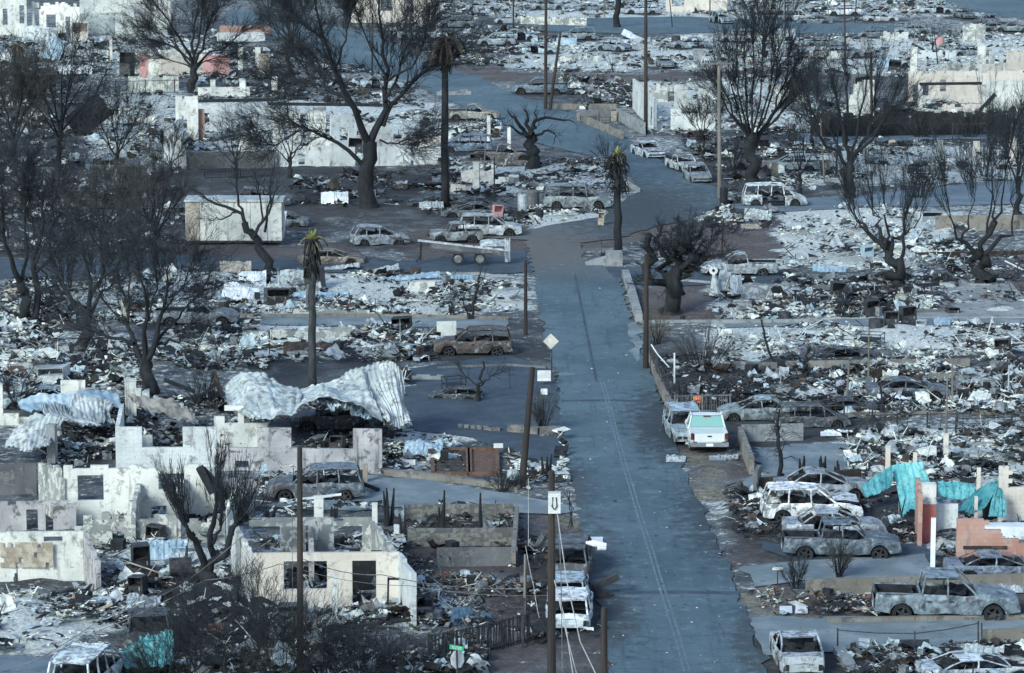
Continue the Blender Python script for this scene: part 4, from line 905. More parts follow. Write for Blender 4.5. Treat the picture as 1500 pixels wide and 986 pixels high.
# ---- rubble: uncountable shards, one object per lot ---------------------
def y_drop(Y): return min(6.0, max(1.5, (Y-170)*.025))
RM = ['ash_white', 'ash_blue', 'ash_grey', 'char', 'char_brown', 'rust', 'tan_debris', 'zinc_blue', 'sheet_grey']
STY = {'white': (.32,.13,.17,.30,.05,.01,.02,.01,.01), 'mixed': (.13,.10,.20,.40,.09,.01,.03,.01,.03), 'dark': (.03,.04,.14,.60,.13,.01,.02,.01,.02), 'soil': (.08,.05,.25,.22,.14,.14,.1,.01,.01)}
BV = np.array([(-1,-1,-1),(1,-1,-1),(1,1,-1),(-1,1,-1),(-1,-1,1),(1,-1,1),(1,1,1),(-1,1,1)], float)/2
def rubble(name, label, P, count, style='mixed', med=.105, pile=.35, sticks=.15, seed=1, cap=1.1):
    rs = np.random.RandomState(seed+len(P)*13+abs(int(P[0][0]))+abs(int(P[0][1]))); Pa = np.array(P, float); x0, y0 = Pa.min(0); x1, y1 = Pa.max(0)
    X = rs.uniform(x0, x1, count*3); Y = rs.uniform(y0, y1, count*3); k = inpoly(X+rs.normal(0, 4, X.shape), Y+rs.normal(0, 2, X.shape), Pa); X, Y = X[k][:count], Y[k][:count]
    yy = CAMH/np.tan(PITCH+np.arctan((Y-CY)/F)); u = -(Y-CY)/F; dy = math.cos(PITCH)+u*math.sin(PITCH); xx = (X-CX)/F*yy/dy
    dens = vnoise(xx*.35, yy*.25, 3); vx = np.zeros(len(xx), bool)
    for (k_, x_, y_, h_, _l, _c, _k) in VL:
        q = G(x_, y_); a_ = R(h_); dx = xx-q.x; dy_ = yy-q.y; vx |= ((dx*math.cos(a_)+dy_*math.sin(a_))/2.6)**4+((-dx*math.sin(a_)+dy_*math.cos(a_))/1.25)**4 < 1; vx |= ((dx/2.6)**2 < 1) & (dy_ < 0) & (dy_ > -y_drop(q.y))
    k = (~in_roads(xx, yy)) & ~vx & (rs.rand(len(xx)) < np.clip((dens-.40)*6, .07, 1)); xx, yy = xx[k], yy[k]; n = len(xx)
    if n < 5: return
    s = np.minimum(cap, rs.lognormal(math.log(med), .62, n)*(yy/190)**.35*(.55+1.1*vnoise(xx*.22+11, yy*.16+3, 2))); typ = rs.rand(n)
    D = np.stack([s, s*rs.uniform(.4, 1, n), s*rs.uniform(.1, .45, n)], 1)
    st = typ < sticks; thin = .02+.03*rs.rand(n); D[st] = np.stack([s*4.2, thin, thin], 1)[st]; pl = typ > .78; D[pl] = np.stack([s*1.5, s*1.1, s*.06+.01], 1)[pl]
    V = BV[None]*D[:, None]*rs.uniform(.6, 1.25, (n, 8, 3))
    a, b_, c_ = rs.rand(n)*6.28, rs.normal(0, .2, n), rs.normal(0, .2, n); b_[st] = rs.normal(0, .55, n)[st]; a[st] = rs.normal(0, .9, n)[st]
    ca, sa, cb, sb, cc, sc_ = np.cos(a), np.sin(a), np.cos(b_), np.sin(b_), np.cos(c_), np.sin(c_)
    Rx = np.zeros((n, 3, 3)); Rx[:, 0, 0] = ca*cb; Rx[:, 0, 1] = ca*sb*sc_-sa*cc; Rx[:, 0, 2] = ca*sb*cc+sa*sc_; Rx[:, 1, 0] = sa*cb; Rx[:, 1, 1] = sa*sb*sc_+ca*cc; Rx[:, 1, 2] = sa*sb*cc-ca*sc_; Rx[:, 2, 0] = -sb; Rx[:, 2, 1] = cb*sc_; Rx[:, 2, 2] = cb*cc
    V = np.einsum('nij,nkj->nki', Rx, V)
    mound = np.clip(vnoise(xx*.55, yy*.4, 4)-.45, 0, 1)*1.1*.8+np.clip(vnoise(xx*.4+30, yy*.3+5, 2)-.5, 0, 1)*2*pile
    V += np.stack([xx, yy, mound+np.abs(D[:, 2])*.3+rs.rand(n)*.08], 1)[:, None]
    w = np.array(STY[style]); w = w/w.sum()
    zone = vnoise(xx*.5+70, yy*.3, 2); mi = rs.choice(len(RM), n, p=w); sw = (zone > .58) & (rs.rand(n) < .5); mi[sw] = 3; sw = (zone < .38) & (rs.rand(n) < .5) & (style != 'dark'); mi[sw] = 0
    # larger bent sheets and open metal boxes lying among the shards
    nm_ = max(3, int(n*(.012 if style == 'white' else .004 if style == 'soil' else .022))); pk = rs.choice(n, nm_); ws = rs.uniform(.22, .75, nm_)*(yy[pk]/190)**.3; uu, vv = np.meshgrid(np.linspace(-.5, .5, 6), np.linspace(-.5, .5, 4)); uu = uu.ravel(); vv = vv.ravel()
    k1, k2, ph = rs.normal(0, 1.0, (nm_, 1)), rs.normal(0, .7, (nm_, 1)), rs.uniform(0, 6, (nm_, 1)); zz = k1*uu**2+k2*uu*vv+.14*np.sin(uu*9+ph)+.10*np.sin(vv*8+ph*2+uu*4); SV = np.stack([uu*ws[:, None]*1.5+0*zz, vv*ws[:, None]*1.1+0*zz, zz*ws[:, None]], -1)
    c1, s1, tl = np.cos(ph[:, 0]), np.sin(ph[:, 0]), rs.normal(0, .35, nm_); xx2 = SV[..., 0]*c1[:, None]-SV[..., 1]*s1[:, None]; yy2 = SV[..., 0]*s1[:, None]+SV[..., 1]*c1[:, None]; zz2 = SV[..., 2]+yy2*tl[:, None]
    mnd = .12+ws*.12+pile*np.clip(vnoise(xx[pk]*.4+30, yy[pk]*.3+5, 2)-.5, 0, 1)*2
    SV = np.stack([xx2+xx[pk][:, None], yy2+yy[pk][:, None], np.maximum(zz2+mnd[:, None], .02)], -1); si = np.arange(24).reshape(4, 6); SQ = np.stack([si[:-1, :-1], si[:-1, 1:], si[1:, 1:], si[1:, :-1]], -1).reshape(-1, 4)
    SQ = (SQ[None]+np.arange(nm_)[:, None, None]*24).reshape(-1, 4); SM = np.repeat(rs.choice([0, 1, 2, 0, 8, 8] if style == 'white' else [0, 1, 2, 3, 4, 8, 3, 8], nm_), 15)
    nb = max(1, int(n*(.0012 if style == 'white' else .003))); pb = rs.choice(n, nb); bw = rs.uniform(.22, .5, (nb, 1, 1))*(yy[pb]/200)[:, None, None]**.3; bv = BV[None]*bw*rs.uniform(.7, 1.4, (nb, 1, 3))*rs.uniform(.88, 1.1, (nb, 8, 3)); an = rs.rand(nb)*3; ba = np.cos(an)[:, None], np.sin(an)[:, None]
    bv = np.stack([bv[..., 0]*ba[0]-bv[..., 1]*ba[1]+xx[pb][:, None], bv[..., 0]*ba[1]+bv[..., 1]*ba[0]+yy[pb][:, None], bv[..., 2]+.3], -1)
    Q = (np.array(BOXQ)[None]+np.arange(n)[:, None, None]*8).reshape(-1, 4); cen = np.array([xx.mean(), yy.mean(), 0])
    g = MB(); g.add(V.reshape(-1, 3)-cen, Q, m=np.repeat(mi, 6)); g.add(SV.reshape(-1, 3)-cen, SQ, m=SM); g.add(bv.reshape(-1, 3)-cen, (np.array(BOXQ)[None]+np.arange(nb)[:, None, None]*8).reshape(-1, 4), m=np.repeat(rs.choice([3, 3, 2, 4], nb), 6)); o = g.build(name, [MT[q] for q in RM]); o.location = cen
    tag(o, label, 'rubble', None, 'stuff'); return o
# ================================================================== RUINS
o = house('long roofless white house with two empty windows in its stained front wall', G(200,766))
pw(o, 95,768, 318,766, 88, 'plaster', ops=[(.09,.26,1.15,2.3),(.62,.79,1.6,2.35),(.57,.67,.25,.85),(.43,.52,1.05,1.12)], jag=.3)
pw(o, 318,764, 372,758, 62, 'plaster_soot', jag=.3); pw(o, 93,770, 60,745, 85, 'plaster_patchy', jag=.5, top=[(0,2.6),(1,2.2)])
pw(o, 110,800, 330,798, 46, 'plaster_patchy', jag=.9, ops=[(.25,.33,.2,.9)]); pw(o, 0,778, 112,776, 44, 'plaster_soot', ops=[(.35,.5,-.1,1.1),(.6,.7,-.1,1.2)], jag=.3)
pw(o, 196,802, 204,768, 62, 'plaster_patchy', jag=.8); pw(o, 262,802, 268,768, 70, 'plaster_soot', jag=.8, ops=[(.3,.6,-.1,1.6)]); pw(o, 330,798, 352,764, 58, 'plaster', jag=.7); pw(o, 150,782, 196,781, 40, 'plaster_soot', jag=.9)
single_wall('dark panel wall at the left edge beside the two window house', -20,726, 54,724, 46, 'concrete_dark', ops=[(.0,.9,.95,1.0)])  # whole panel in the dark concrete colour
o = house('low white house shell at the left edge with a brown peeled patch', G(60,850))
pw(o, -30,852, 124,850, 74, 'plaster', jag=.1, ops=[(.62,.80,1.72,1.95)]); pw(o, 126,850, 145,876, 72, 'plaster_soot', top=[(0,2.05),(1,1.6)], jag=.15, ops=[(.3,.45,.3,1.3),(.6,.72,.3,1.2)])
wp = G(2,850,0); q = thing('peeled_plaster', None, None, (0,0,0)); bpy.data.objects.remove(q)
a0, a1 = G(2,852), G(80,851); g = MB(); n_ = 14
for i in range(n_):
    for j in range(5):
        if rnd.random() < .9: g.box((a0.x+(a1.x-a0.x)*(i+.5)/n_, a0.y-.115-.01*rnd.random(), .75+.22*j), ((a1.x-a0.x)/n_-.004, .012, .216))
world(g.build('peeled_patch', MT['tan_debris']), o)
o = house('pale pink house shell with a wide window opening and an open doorway', G(480,890))
pw(o, 374,893, 585,891, 85, 'plaster_cream', ops=[(.20,.50,.85,2.0),(.675,.84,.0,2.05)], jag=.03)
pw(o, 585,891, 607,918, 84, 'plaster_blue', top=[(0,2.35),(1,2.1)])
pw(o, 366,837, 545,836, 80, 'plaster_patchy', ops=[(.02,.25,.9,1.95),(.69,.92,.9,1.95),(.46,.5,.3,2.0)], jag=.12)
pw(o, 545,836, 585,891, 80, 'plaster_patchy', ops=[(.1,.22,.9,2.0)], jag=.35); pw(o, 342,838, 372,893, 80, 'plaster', ops=[(.25,.5,.2,1.9),(.6,.8,.2,1.9)], jag=.3)
pw(o, 455,836, 457,866, 70, 'plaster_soot', jag=.6); pw(o, 512,868, 560,868, 66, 'char', jag=.5)
pillar('slim white porch post standing before the pale pink house front', 491,908, 68, 7, 'plaster_blue'); pillar('white chimney stub behind the back wall of the pale pink house', 467,772, 44, 13, 'plaster')
pillar('short white post right of the chimney stub behind the pink house', 549,768, 30, 8, 'plaster'); pillar('short white post beside the stone terraces', 582,800, 30, 9, 'plaster_blue')
o = house('long smoke stained block wall of a carport with square gaps in its top', G(360,690))
pw(o, 173,690, 318,690, 66, 'plaster_blue', ops=[(.25,.66,1.15,3)], blocks=True)
pw(o, 319,690, 560,693, 66, 'plaster_soot', ops=[(-.1,.245,1.15,3),(.45,.825,1.15,3),(.11,.19,.05,.55)], blocks=True)
pw(o, 173,690, 180,655, 66, 'plaster_blue', ops=[], jag=.1)
o = house('stepped white back wall behind the carport wall under the twisted sheets', G(345,650)); pw(o, 303,655, 392,655, 62, 'plaster', ops=[(.30,.52,1.2,1.9),(.62,1.1,1.25,3)], top=[(0,1.1),(.14,1.1),(.15,1.5),(.25,1.6),(.26,2.15),(1,2.15)])
single_wall('white rectangular wall stump behind the grey sheets at the left', 90,606, 126,606, 50, 'plaster', blocks=True)
single_wall('low white L shaped wall corner at the left edge', -6,622, 62,622, 14, 'plaster', cat='wall', top=[(0,2.2),(.16,2.2),(.17,.5),(1,.45)])
pillar('white square post at the left end of the tan sheet', 192,622, 66, 16, 'plaster'); pillar('lower white post right behind the tall white post', 204,612, 42, 8, 'plaster'); pillar('grey capped pillar between the grey sheets and the carport', 77,682, 60, 13, 'concrete')
single_wall('white wall fragment under the tan sheet', 186,672, 224,672, 58, 'plaster', top=[(0,1.1),(.3,1.9),(.45,1.9),(.5,1.2),(1,1.1)])
# right side: salmon house
o = house('salmon painted block wall with a stepped top at the right edge', G(1460,828), 'ruin')
pw(o, 1400,828, 1530,828, 70, 'salmon', top=[(0,2.02),(.31,2.02),(.32,1.55),(.5,1.5),(.51,1.3),(.62,1.1),(1,.95)], blocks=True)
g = MB(); a_ = G(1408,828); g.box((a_.x+1.0, a_.y-.125, .82), (1.9, .05, .14)); g.box((a_.x+1.45, a_.y-.125, .6), (.14, .05, .34)); world(g.build('scorched_conduit', MT['char_brown']), o)
o = house('narrow red and white wall pier under the turquoise sheets', G(1359,790)); pw(o, 1349,792, 1369,792, 56, 'red_wall', th=.5); w_ = pw(o, 1349,792, 1369,792, 86, 'plaster', ops=[(-1,2,-.2,1.72)], th=.48); 
pw(o, 1343,775, 1347,800, 78, 'salmon', jag=.9)
single_wall('white panel wall between the red pier and the salmon wall', 1370,786, 1402,786, 49, 'plaster_blue'); pillar('tall thin white post in front of the red and white pier', 1366,831, 74, 7, 'white_sheet')
o = house('cream block wall with a tall left pier above the salmon wall', G(1490,762)); pw(o, 1462,764, 1540,762, 52, 'plaster_cream', top=[(0,2.6),(.2,2.6),(.21,1.55),(1,1.55)], blocks=True)
single_wall('white painted ledge lying behind the salmon wall', 1441,790, 1520,790, 22, 'white_sheet', th=.9)
for (x, y, h, w, lb) in ((1300,700,46,7,'cream post left of the turquoise sheets'),(1340,700,38,6,'thin white post behind the upright turquoise sheet'),(1433,726,42,6,'white post between the two turquoise heaps'),(1429,770,44,5,'small pinkish post over the salmon wall'),(1385,676,40,7,'grey weathered post in the ash lot above the turquoise sheets')): pillar(lb, x, y, h, w, 'plaster_cream')
o = house('concrete yard enclosure with a long side wall right of the white pickup', G(1090,660), 'wall', name='concrete_enclosure'); pw(o, 1086,646, 1176,644, 24, 'concrete'); pw(o, 1084,648, 1101,694, 24, 'concrete_tan', th=.25)
single_wall('long low retaining wall above the crew cab pickup', 1180,872, 1560,862, 24, 'concrete_tan', name='retaining_wall', blocks=True)
single_wall('low stained edge wall below the crew cab pickup', 1212,912, 1560,905, 7, 'concrete_tan', name='retaining_wall', jag=.05)
single_wall('low rusty edge wall at the lower right corner', 1438,948, 1560,944, 26, 'concrete_tan', name='retaining_wall')
single_wall('dark soot stained low wall behind the three wrecks', 1108,720, 1260,706, 20, 'char_brown', name='retaining_wall', jag=.1)
single_wall('short dark upright panel beside the fire hydrant', 1106,724, 1112,714, 34, 'concrete_dark')
single_wall('low reddish wall below the bright ash field', 1150,540, 1420,536, 11, 'concrete_tan', name='retaining_wall', jag=.05)
single_wall('grey low wall right of the burnt shrub', 1000,536, 1148,540, 9, 'concrete_dark', name='retaining_wall', jag=.1)
single_wall('thin pale edge wall above the bright ash field', 942,474, 1200,472, 5, 'concrete', name='retaining_wall'); single_wall('low broken wall along the tangled lot', 1190,612, 1500,606, 7, 'concrete_tan', name='retaining_wall', jag=.15)
single_wall('brown plank like wall in the ash lot by the right edge', 1300,462, 1400,458, 6, 'concrete_dark', name='retaining_wall')
# long white ruin above the middle left
o = house('long white ruin with dark roof beams behind the huge forked tree', G(460,240), name='burnt_house')
pw(o, 272,248, 404,246, 25, 'concrete_dark', jag=.2); pw(o, 405,245, 520,243, 30, 'plaster_blue', ops=[(.28,.36,.2,1.2)], jag=.3); pw(o, 548,243, 655,241, 28, 'plaster_blue', ops=[(.5,.54,-.1,2)], jag=.1); pw(o, 243,240, 271,249, 54, 'plaster_blue', jag=.1, th=.3)
pw(o, 243,240, 268,218, 50, 'plaster', jag=.4); pw(o, 258,206, 291,206, 66, 'plaster', ops=[(.3,.5,.3,1.9)], jag=.4); pw(o, 291,196, 345,195, 44, 'plaster_blue', jag=.5, ops=[(.1,.3,-.1,1.9)]); pw(o, 362,195, 402,194, 40, 'plaster_blue', jag=.7); pw(o, 291,205, 300,205, 50, 'salmon', jag=.5)
pw(o, 400,222, 440,221, 60, 'plaster', ops=[(.4,.6,.6,1.9)], jag=.7); pw(o, 452,221, 478,221, 66, 'plaster', jag=.5); pw(o, 484,222, 522,220, 58, 'plaster_blue', ops=[(.35,.7,.9,2.1)], jag=.9); pw(o, 530,214, 575,212, 34, 'plaster', jag=1.2); pw(o, 350,232, 372,232, 44, 'plaster', jag=.3); pw(o, 455,236, 490,236, 36, 'plaster', jag=.1); pw(o, 522,224, 655,222, 26, 'plaster_soot', jag=.7); pw(o, 615,232, 654,232, 32, 'plaster_cream', ops=[(.4,.6,.4,1.2)], jag=.2)
for (x0, y0, x1, y1, f, r_) in ((288,148,404,146,200,.14),(392,152,560,154,222,.13),(288,152,290,205,205,.12)):
    Yb = Y0(f)-.3; g = MB(); g.beam(AT(x0, y0, Yb), AT(x1, y1, Yb), r_*2, r_*2); world(g.build('roof_beam', MT['char']), o)
# upper left
o = house('tall broken white building cut by the top edge at the left', G(120,56)); pw(o, -30,56, 40,56, 75, 'plaster', ops=[(.5,.6,1.6,3.6),(.85,.95,1.8,4)], jag=.1); pw(o, 48,54, 118,56, 52, 'plaster', ops=[(.05,.15,1.0,3.6),(.3,.5,1.2,2.8),(.7,.8,-.1,2.6)], jag=1.2); pw(o, 150,40, 250,38, 40, 'plaster_cream', ops=[(.1,.2,.5,2),(.4,.55,1,3)], jag=1.2); pw(o, 118,56, 245,52, 70, 'plaster', ops=[(.0,.4,-.1,3.0),(.62,.7,1.8,3.4)], jag=.2)
pw(o, 118,50, 168,50, 38, 'zinc', cu=.25)
o = house('white house front cut by the top edge behind the big forked tree', G(580,34)); pw(o, 512,34, 632,34, 60, 'plaster_cream', ops=[(.38,.52,1.6,3.2),(.7,.78,1.5,3)], jag=.1)
o = house('pink and white house remains behind the spreading tree', G(280,112)); pw(o, 297,112, 337,112, 31, 'pink'); pw(o, 190,108, 272,108, 36, 'plaster_patchy', ops=[(.32,.4,.3,1.8)], jag=.4); pw(o, 204,113, 218,113, 32, 'pink', jag=.2); pw(o, 218,113, 236,113, 40, 'plaster', jag=.2); pw(o, 236,114, 297,112, 30, 'plaster_cream', jag=.4); pw(o, 188,134, 262,133, 22, 'plaster_patchy', jag=.2)
o = house('small white outbuilding with a red band beside the upper left street', G(362,60)); pw(o, 322,50, 396,49, 12, 'salmon'); pw(o, 318,62, 388,61, 14, 'plaster_blue', jag=.1)
single_wall('pale garden wall below the spreading tree', 290,142, 366,141, 14, 'plaster'); 
for (x, y, h, w, lb, mt) in ((353,104,34,7,'white post right of the pink wall','plaster'),(356,150,34,9,'white gate pillar right of the spreading tree','plaster'),(312,138,20,7,'short pale pillar under the spreading tree','plaster'),(387,108,28,14,'tan wall stump with a dark patch at the upper left','tan_debris'),(378,104,34,8,'white post touching the tan wall stump','plaster'),(163,92,34,4,'thin pinkish post in the upper left yard','plaster_cream'),
    (402,134,22,9,'white stub behind the roof beam of the long ruin','plaster'),(716,208,38,5,'white fence post left of the stump tree','plaster'),(746,220,34,5,'white fence post nearer the stump tree','plaster'),(698,280,42,9,'white square pillar beside the red tank','plaster'),(1430,232,24,8,'white gate pillar under the dark hedge','plaster_cream'),(1376,234,28,8,'grey gate pillar left of the white one under the dark hedge','concrete'),(1483,236,32,9,'split pale pillar at the right edge below the lane','plaster_cream'),(1268,236,18,8,'small pale pillar right of the round crowned tree','concrete'),
    (1022,92,18,12,'round grey drum shaped pillar in the upper right lot','concrete'),(1265,80,24,9,'grey round pillar left of the white complex','concrete'),(1212,255,14,8,'short pale pillar at the end of the low wall','concrete'),(1135,262,22,10,'pale corner pillar of the low wall by the fan shaped tree','concrete_tan'),(899,178,14,7,'tan stained post at the ramp','tan_debris')): pillar(lb, x, y, h, w, mt)
# corner house by the upper road
o = house('white corner house shell beside the upper road with open doorways', G(990,180)); pw(o, 928,160, 960,192, 46, 'plaster_blue', ops=[(.55,.66,.0,2.0),(.75,.9,.1,2.0)], jag=.15); pw(o, 988,168, 1044,166, 44, 'plaster', ops=[(.33,.62,1.4,2.6)], jag=.2); pw(o, 962,190, 1048,192, 34, 'plaster_blue', top=[(0,.6),(.25,.7),(.26,2.1),(.4,2.1),(.45,1.6),(1,1.7)], ops=[(.1,.24,-.1,3)], jag=.3); pw(o, 932,150, 990,150, 30, 'plaster_patchy', jag=1.2)
pw(o, 1130,150, 1182,152, 28, 'plaster_patchy', jag=.6)
single_wall('concrete ramp wall descending to the corner house', 904,176, 944,198, 18, 'concrete', name='retaining_wall'); single_wall('long pale parapet along the upper road bend', 846,176, 912,204, 11, 'concrete_tan', name='retaining_wall', blocks=True); single_wall('flat concrete wall above the driveway ramp', 812,160, 903,160, 8, 'concrete_tan', name='retaining_wall')
single_wall('low stone edge of the yard beside the upper road', 640,242, 870,240, 6, 'stone', name='retaining_wall', jag=.05); single_wall('curved concrete edge at the end of the yard by the palm', 872,240, 936,282, 6, 'concrete', name='retaining_wall')
# white complex at the upper right
o = house('large white building shell at the upper right with a dark beam', G(1440,160)); pw(o, 1330,152, 1560,150, 48, 'plaster_cream', ops=[(.03,.07,.3,2.2),(.09,.13,.8,2.2),(.4,.44,1.8,2.1),(.2,.24,1.2,2.4)], jag=.5); pw(o, 1438,162, 1560,161, 44, 'plaster'); pw(o, 1344,164, 1351,164, 42, 'plaster'); pw(o, 1374,166, 1440,166, 14, 'plaster_cream', jag=.4); pw(o, 1340,166, 1376,172, 10, 'plaster'); pw(o, 1375,130, 1432,128, 38, 'plaster_patchy', jag=1.0, ops=[(.4,.6,.9,1.6)])
pw(o, 1436,128, 1475,126, 34, 'plaster_cream', jag=1.2); pw(o, 1474,124, 1540,122, 50, 'plaster_cream', ops=[(.3,.5,.6,1.4)], jag=.2)
Yb = Y0(164)-.4; g = MB(); g.beam(AT(1347,123,Yb), AT(1438,122,Yb), .26, .26); world(g.build('roof_beam', MT['char']), o)
for (x, y, h, w, lb) in ((1338,124,54,10,'tall white column left of the white building shell'),(1437,122,56,12,'tall white column in the middle of the white building shell'),(1354,120,30,5,'thin white post right of the left column'),(1452,118,42,7,'cream post right of the tall middle column'),(1466,118,36,5,'second cream post right of the tall middle column')): pillar(lb, x, y, h, w, 'plaster')
single_wall('white sloping wall fragment behind the round crowned tree', 1243,172, 1280,172, 60, 'plaster', top=[(0,1.6),(.25,3.1),(.6,3.7),(1,3.6)]); single_wall('pale pink wall block near the top right', 1410,62, 1443,62, 28, 'plaster_patchy', jag=1.2)
single_wall('charred hedge wall across the front of the white building', 1192,200, 1478,196, 34, 'char', name='hedge_wall', jag=1.3, th=.8)
single_wall('low concrete wall at the foot of the round crowned tree', 1118,250, 1216,247, 13, 'concrete_tan', name='retaining_wall')
single_wall('low grey wall at the right edge below the lane', 1370,338, 1560,336, 22, 'concrete_tan', name='retaining_wall'); single_wall('striped brown sleeper wall between the pollarded trees', 1330,378, 1560,374, 8, 'char_brown', name='retaining_wall')
single_wall('cream stone wall of the ash lot under the upper lane', 860,38, 742,34, 12, 'plaster_patchy', jag=.3); single_wall('white house wall at the top edge left of the fan shaped tree', 975,18, 1065,18, 40, 'plaster_cream', ops=[(.1,.3,.8,2.5)]); 
single_wall('dark board fence panel beside the ramp', 850,176, 897,177, 15, 'concrete_dark', cat='fence', name='board_fence')
single_wall('white ash covered wall stump left of the lane rubble', 600,432, 637,431, 22, 'plaster', ops=[(.1,.9,.85,.95)]); single_wall('white block wall beside the brown car', 640,497, 668,496, 26, 'plaster', jag=.2)
single_wall('long low white wall above the palm foot', 396,500, 516,496, 17, 'plaster_patchy', jag=.15); single_wall('low white slab wall left of the palm', 397,506, 433,505, 7, 'plaster')
# stone terraces, each with its stones
for k, (y, h, x0, x1, lb) in enumerate(((764,24,592,752,'upper stone terrace wall below the concrete driveway'),(800,24,590,755,'middle stone terrace wall with two sapling stems on it'),(830,28,640,758,'lower dark stone terrace wall beside the red yard'))):
    single_wall(lb, x0, y, x1, y-1, h, 'stone' if k < 2 else 'concrete_dark', name='terrace_wall', blocks=True, group='stone terraces')
single_wall('right end pier of the stone terraces', 752,832, 757,764, 24, 'concrete_tan', name='terrace_pier')
o = thing('planter_bed', 'square brick edged planter with two red soil beds by the small sign', 'planter', tuple(G(690,690)))
for (x0, x1, y0, y1) in ((633,685,662,698),(688,728,662,698)):
    for (a_, b__, c_, d_) in ((x0,y1,x1,y1),(x0,y0,x1,y0),(x0,y0,x0+1,y1),(x1,y0,x1+1,y1)): wall(o, G(a_, b__), G(c_, d_), .22, 'rust', th=.2, name='brick_edge')
    g = MB(); g.poly([tuple(G(x0+3,y1-2,.12)), tuple(G(x1-2,y1-2,.12)), tuple(G(x1-2,y0+2,.12)), tuple(G(x0+3,y0+2,.12))]); world(g.build('soil_bed', MT['rust' if x0 > 660 else 'char_brown']), o)
curb('kerb', 'pale curved kerb of the front garden left of the bend', [(632,440),(660,448),(690,447),(702,440),(698,434),(710,444),(770,446)], .15, .2, 'concrete')
curb('kerb', 'long kerb along the left lane', [(230,465),(400,464),(560,464),(745,468)], .18, .2, 'concrete_tan'); curb('kerb', 'long kerb below the left lane', [(390,486),(560,484),(690,488)], .12, .18, 'concrete_dark')
curb('kerb', 'tall slanting concrete kerb slab at the stump tree', [(916,406),(926,435),(936,472)], .5, .45, 'concrete'); curb('kerb', 'diagonal garden kerb beside the lone sedan at the bottom right', [(1228,955),(1240,972),(1256,1000)], .25, .45, 'concrete')
curb('kerb', 'pale concrete edge behind the stump tree', [(950,412),(990,411),(1045,416)], .15, .2, 'concrete'); curb('kerb', 'left front garden edge along the bend', [(640,402),(700,402),(760,410),(772,425)], .15, .2, 'concrete')
curb('kerb', 'edging of the dark driveway above the carport', [(640,540),(745,536),(800,540)], .12, .15, 'concrete_dark'); curb('kerb', 'rough stone edge of the cactus bed', [(745,632),(790,636),(822,634)], .35, .4, 'stone', seg=.7); curb('kerb', 'edge between planter and concrete driveway', [(560,694),(640,702),(760,718)], .25, .35, 'concrete_tan')
curb('kerb', 'kerb round the foot of the right pollarded tree', [(1405,413),(1420,420),(1450,420),(1470,413)], .2, .2, 'concrete'); curb('kerb', 'slanting retaining kerb below the white pipe fence', [(954,530),(962,555),(972,580),(984,604)], .5, .3, 'concrete_tan')
curb('kerb', 'thin kerb in the yard above the ash lot', [(640,262),(760,258),(830,250),(905,252)], .15, .2, 'concrete')

for (x0,y0,x1,y1,h,mt,j,lb) in ((1060,60,1150,60,10,'plaster_patchy',.6,'broken pale wall line in the lot below the hill street'),(1185,86,1240,85,12,'plaster',.8,'broken white wall left of the grey round pillar'),(1290,60,1330,59,14,'plaster',.9,'jagged white wall fragment above the blue roofed suv'),(1345,90,1400,89,16,'plaster_blue',1.2,'jagged wall bits before the white complex columns'),(1480,100,1560,98,24,'plaster_cream',.6,'cream jagged wall at the right edge near the top'),(820,90,880,90,8,'plaster_patchy',.5,'low broken wall in the bright lot by the twin poles'),(640,140,690,139,8,'concrete',.3,'low wall behind the tan pickup'),
   (700,270,760,270,14,'plaster',.7,'broken white wall right of the palm trunk in the ash lot'),(660,282,690,282,12,'plaster_cream',.5,'low cream wall piece beside the palm foot'),(1150,350,1280,349,6,'plaster_patchy',.3,'low pale foundation across the bright lot, upper one'),(1145,384,1290,383,7,'concrete',.3,'low grey foundation at the front of the bright lot'),(1060,446,1180,446,7,'plaster_patchy',.3,'pale foundation edge under the white canvas'),(1190,430,1240,430,12,'concrete_dark',.4,'dark low wall among the appliances'),(1080,500,1200,499,5,'concrete',.2,'thin foundation edge in the bright ash field'),
   (1250,576,1330,575,8,'plaster_patchy',.5,'pale low wall in the tangled lot'),(1340,556,1420,555,8,'concrete_tan',.4,'tan low wall in the tangled lot'),(1240,660,1340,659,10,'plaster_patchy',.5,'low broken wall behind the turquoise sheets'),(1370,656,1500,655,8,'concrete',.4,'long low wall in the ash behind the cream pier'),(1380,690,1450,690,10,'concrete_tan',.3,'low wall directly behind the turquoise strip'),(240,428,330,428,7,'concrete',.3,'low wall at the left end of the rubble strip'),(430,462,560,462,8,'plaster_patchy',.3,'pale foundation edge at the front of the rubble strip'),
   (0,520,90,520,8,'plaster_patchy',.4,'low pale wall at the left edge behind the wall corner'),(420,520,520,519,6,'concrete',.3,'grey foundation edge at the palm foot'),(590,556,650,556,7,'concrete',.4,'low wall in the ash beside the dark driveway'),(150,180,230,180,10,'plaster_patchy',.5,'broken low wall in the yard left of the long ruin'),(60,84,180,84,10,'plaster_patchy',.6,'broken pale wall line below the top left building'),(250,92,300,92,12,'plaster',.8,'white wall piece behind the spreading tree'),(1120,228,1180,228,8,'plaster_patchy',.4,'pale low wall behind the fan shaped tree'),
   (1280,250,1420,250,6,'concrete',.3,'low foundation in the lot below the dark hedge'),(20,905,110,905,7,'plaster_patchy',.4,'low foundation edge crossing the white ash yard'),(640,872,740,870,5,'concrete_dark',.2,'low dark edging across the red yard')): single_wall(lb, x0, y0, x1, y1, h, mt, jag=j, name='foundation_wall')
o = thing('floor_slab','grey concrete floor slab in the right rubble lot','slab',tuple(G(1400,440)))
g = MB(); g.box((0,0,.0),(9,14,.2)); g.build('slab_top', MT['concrete'], o)
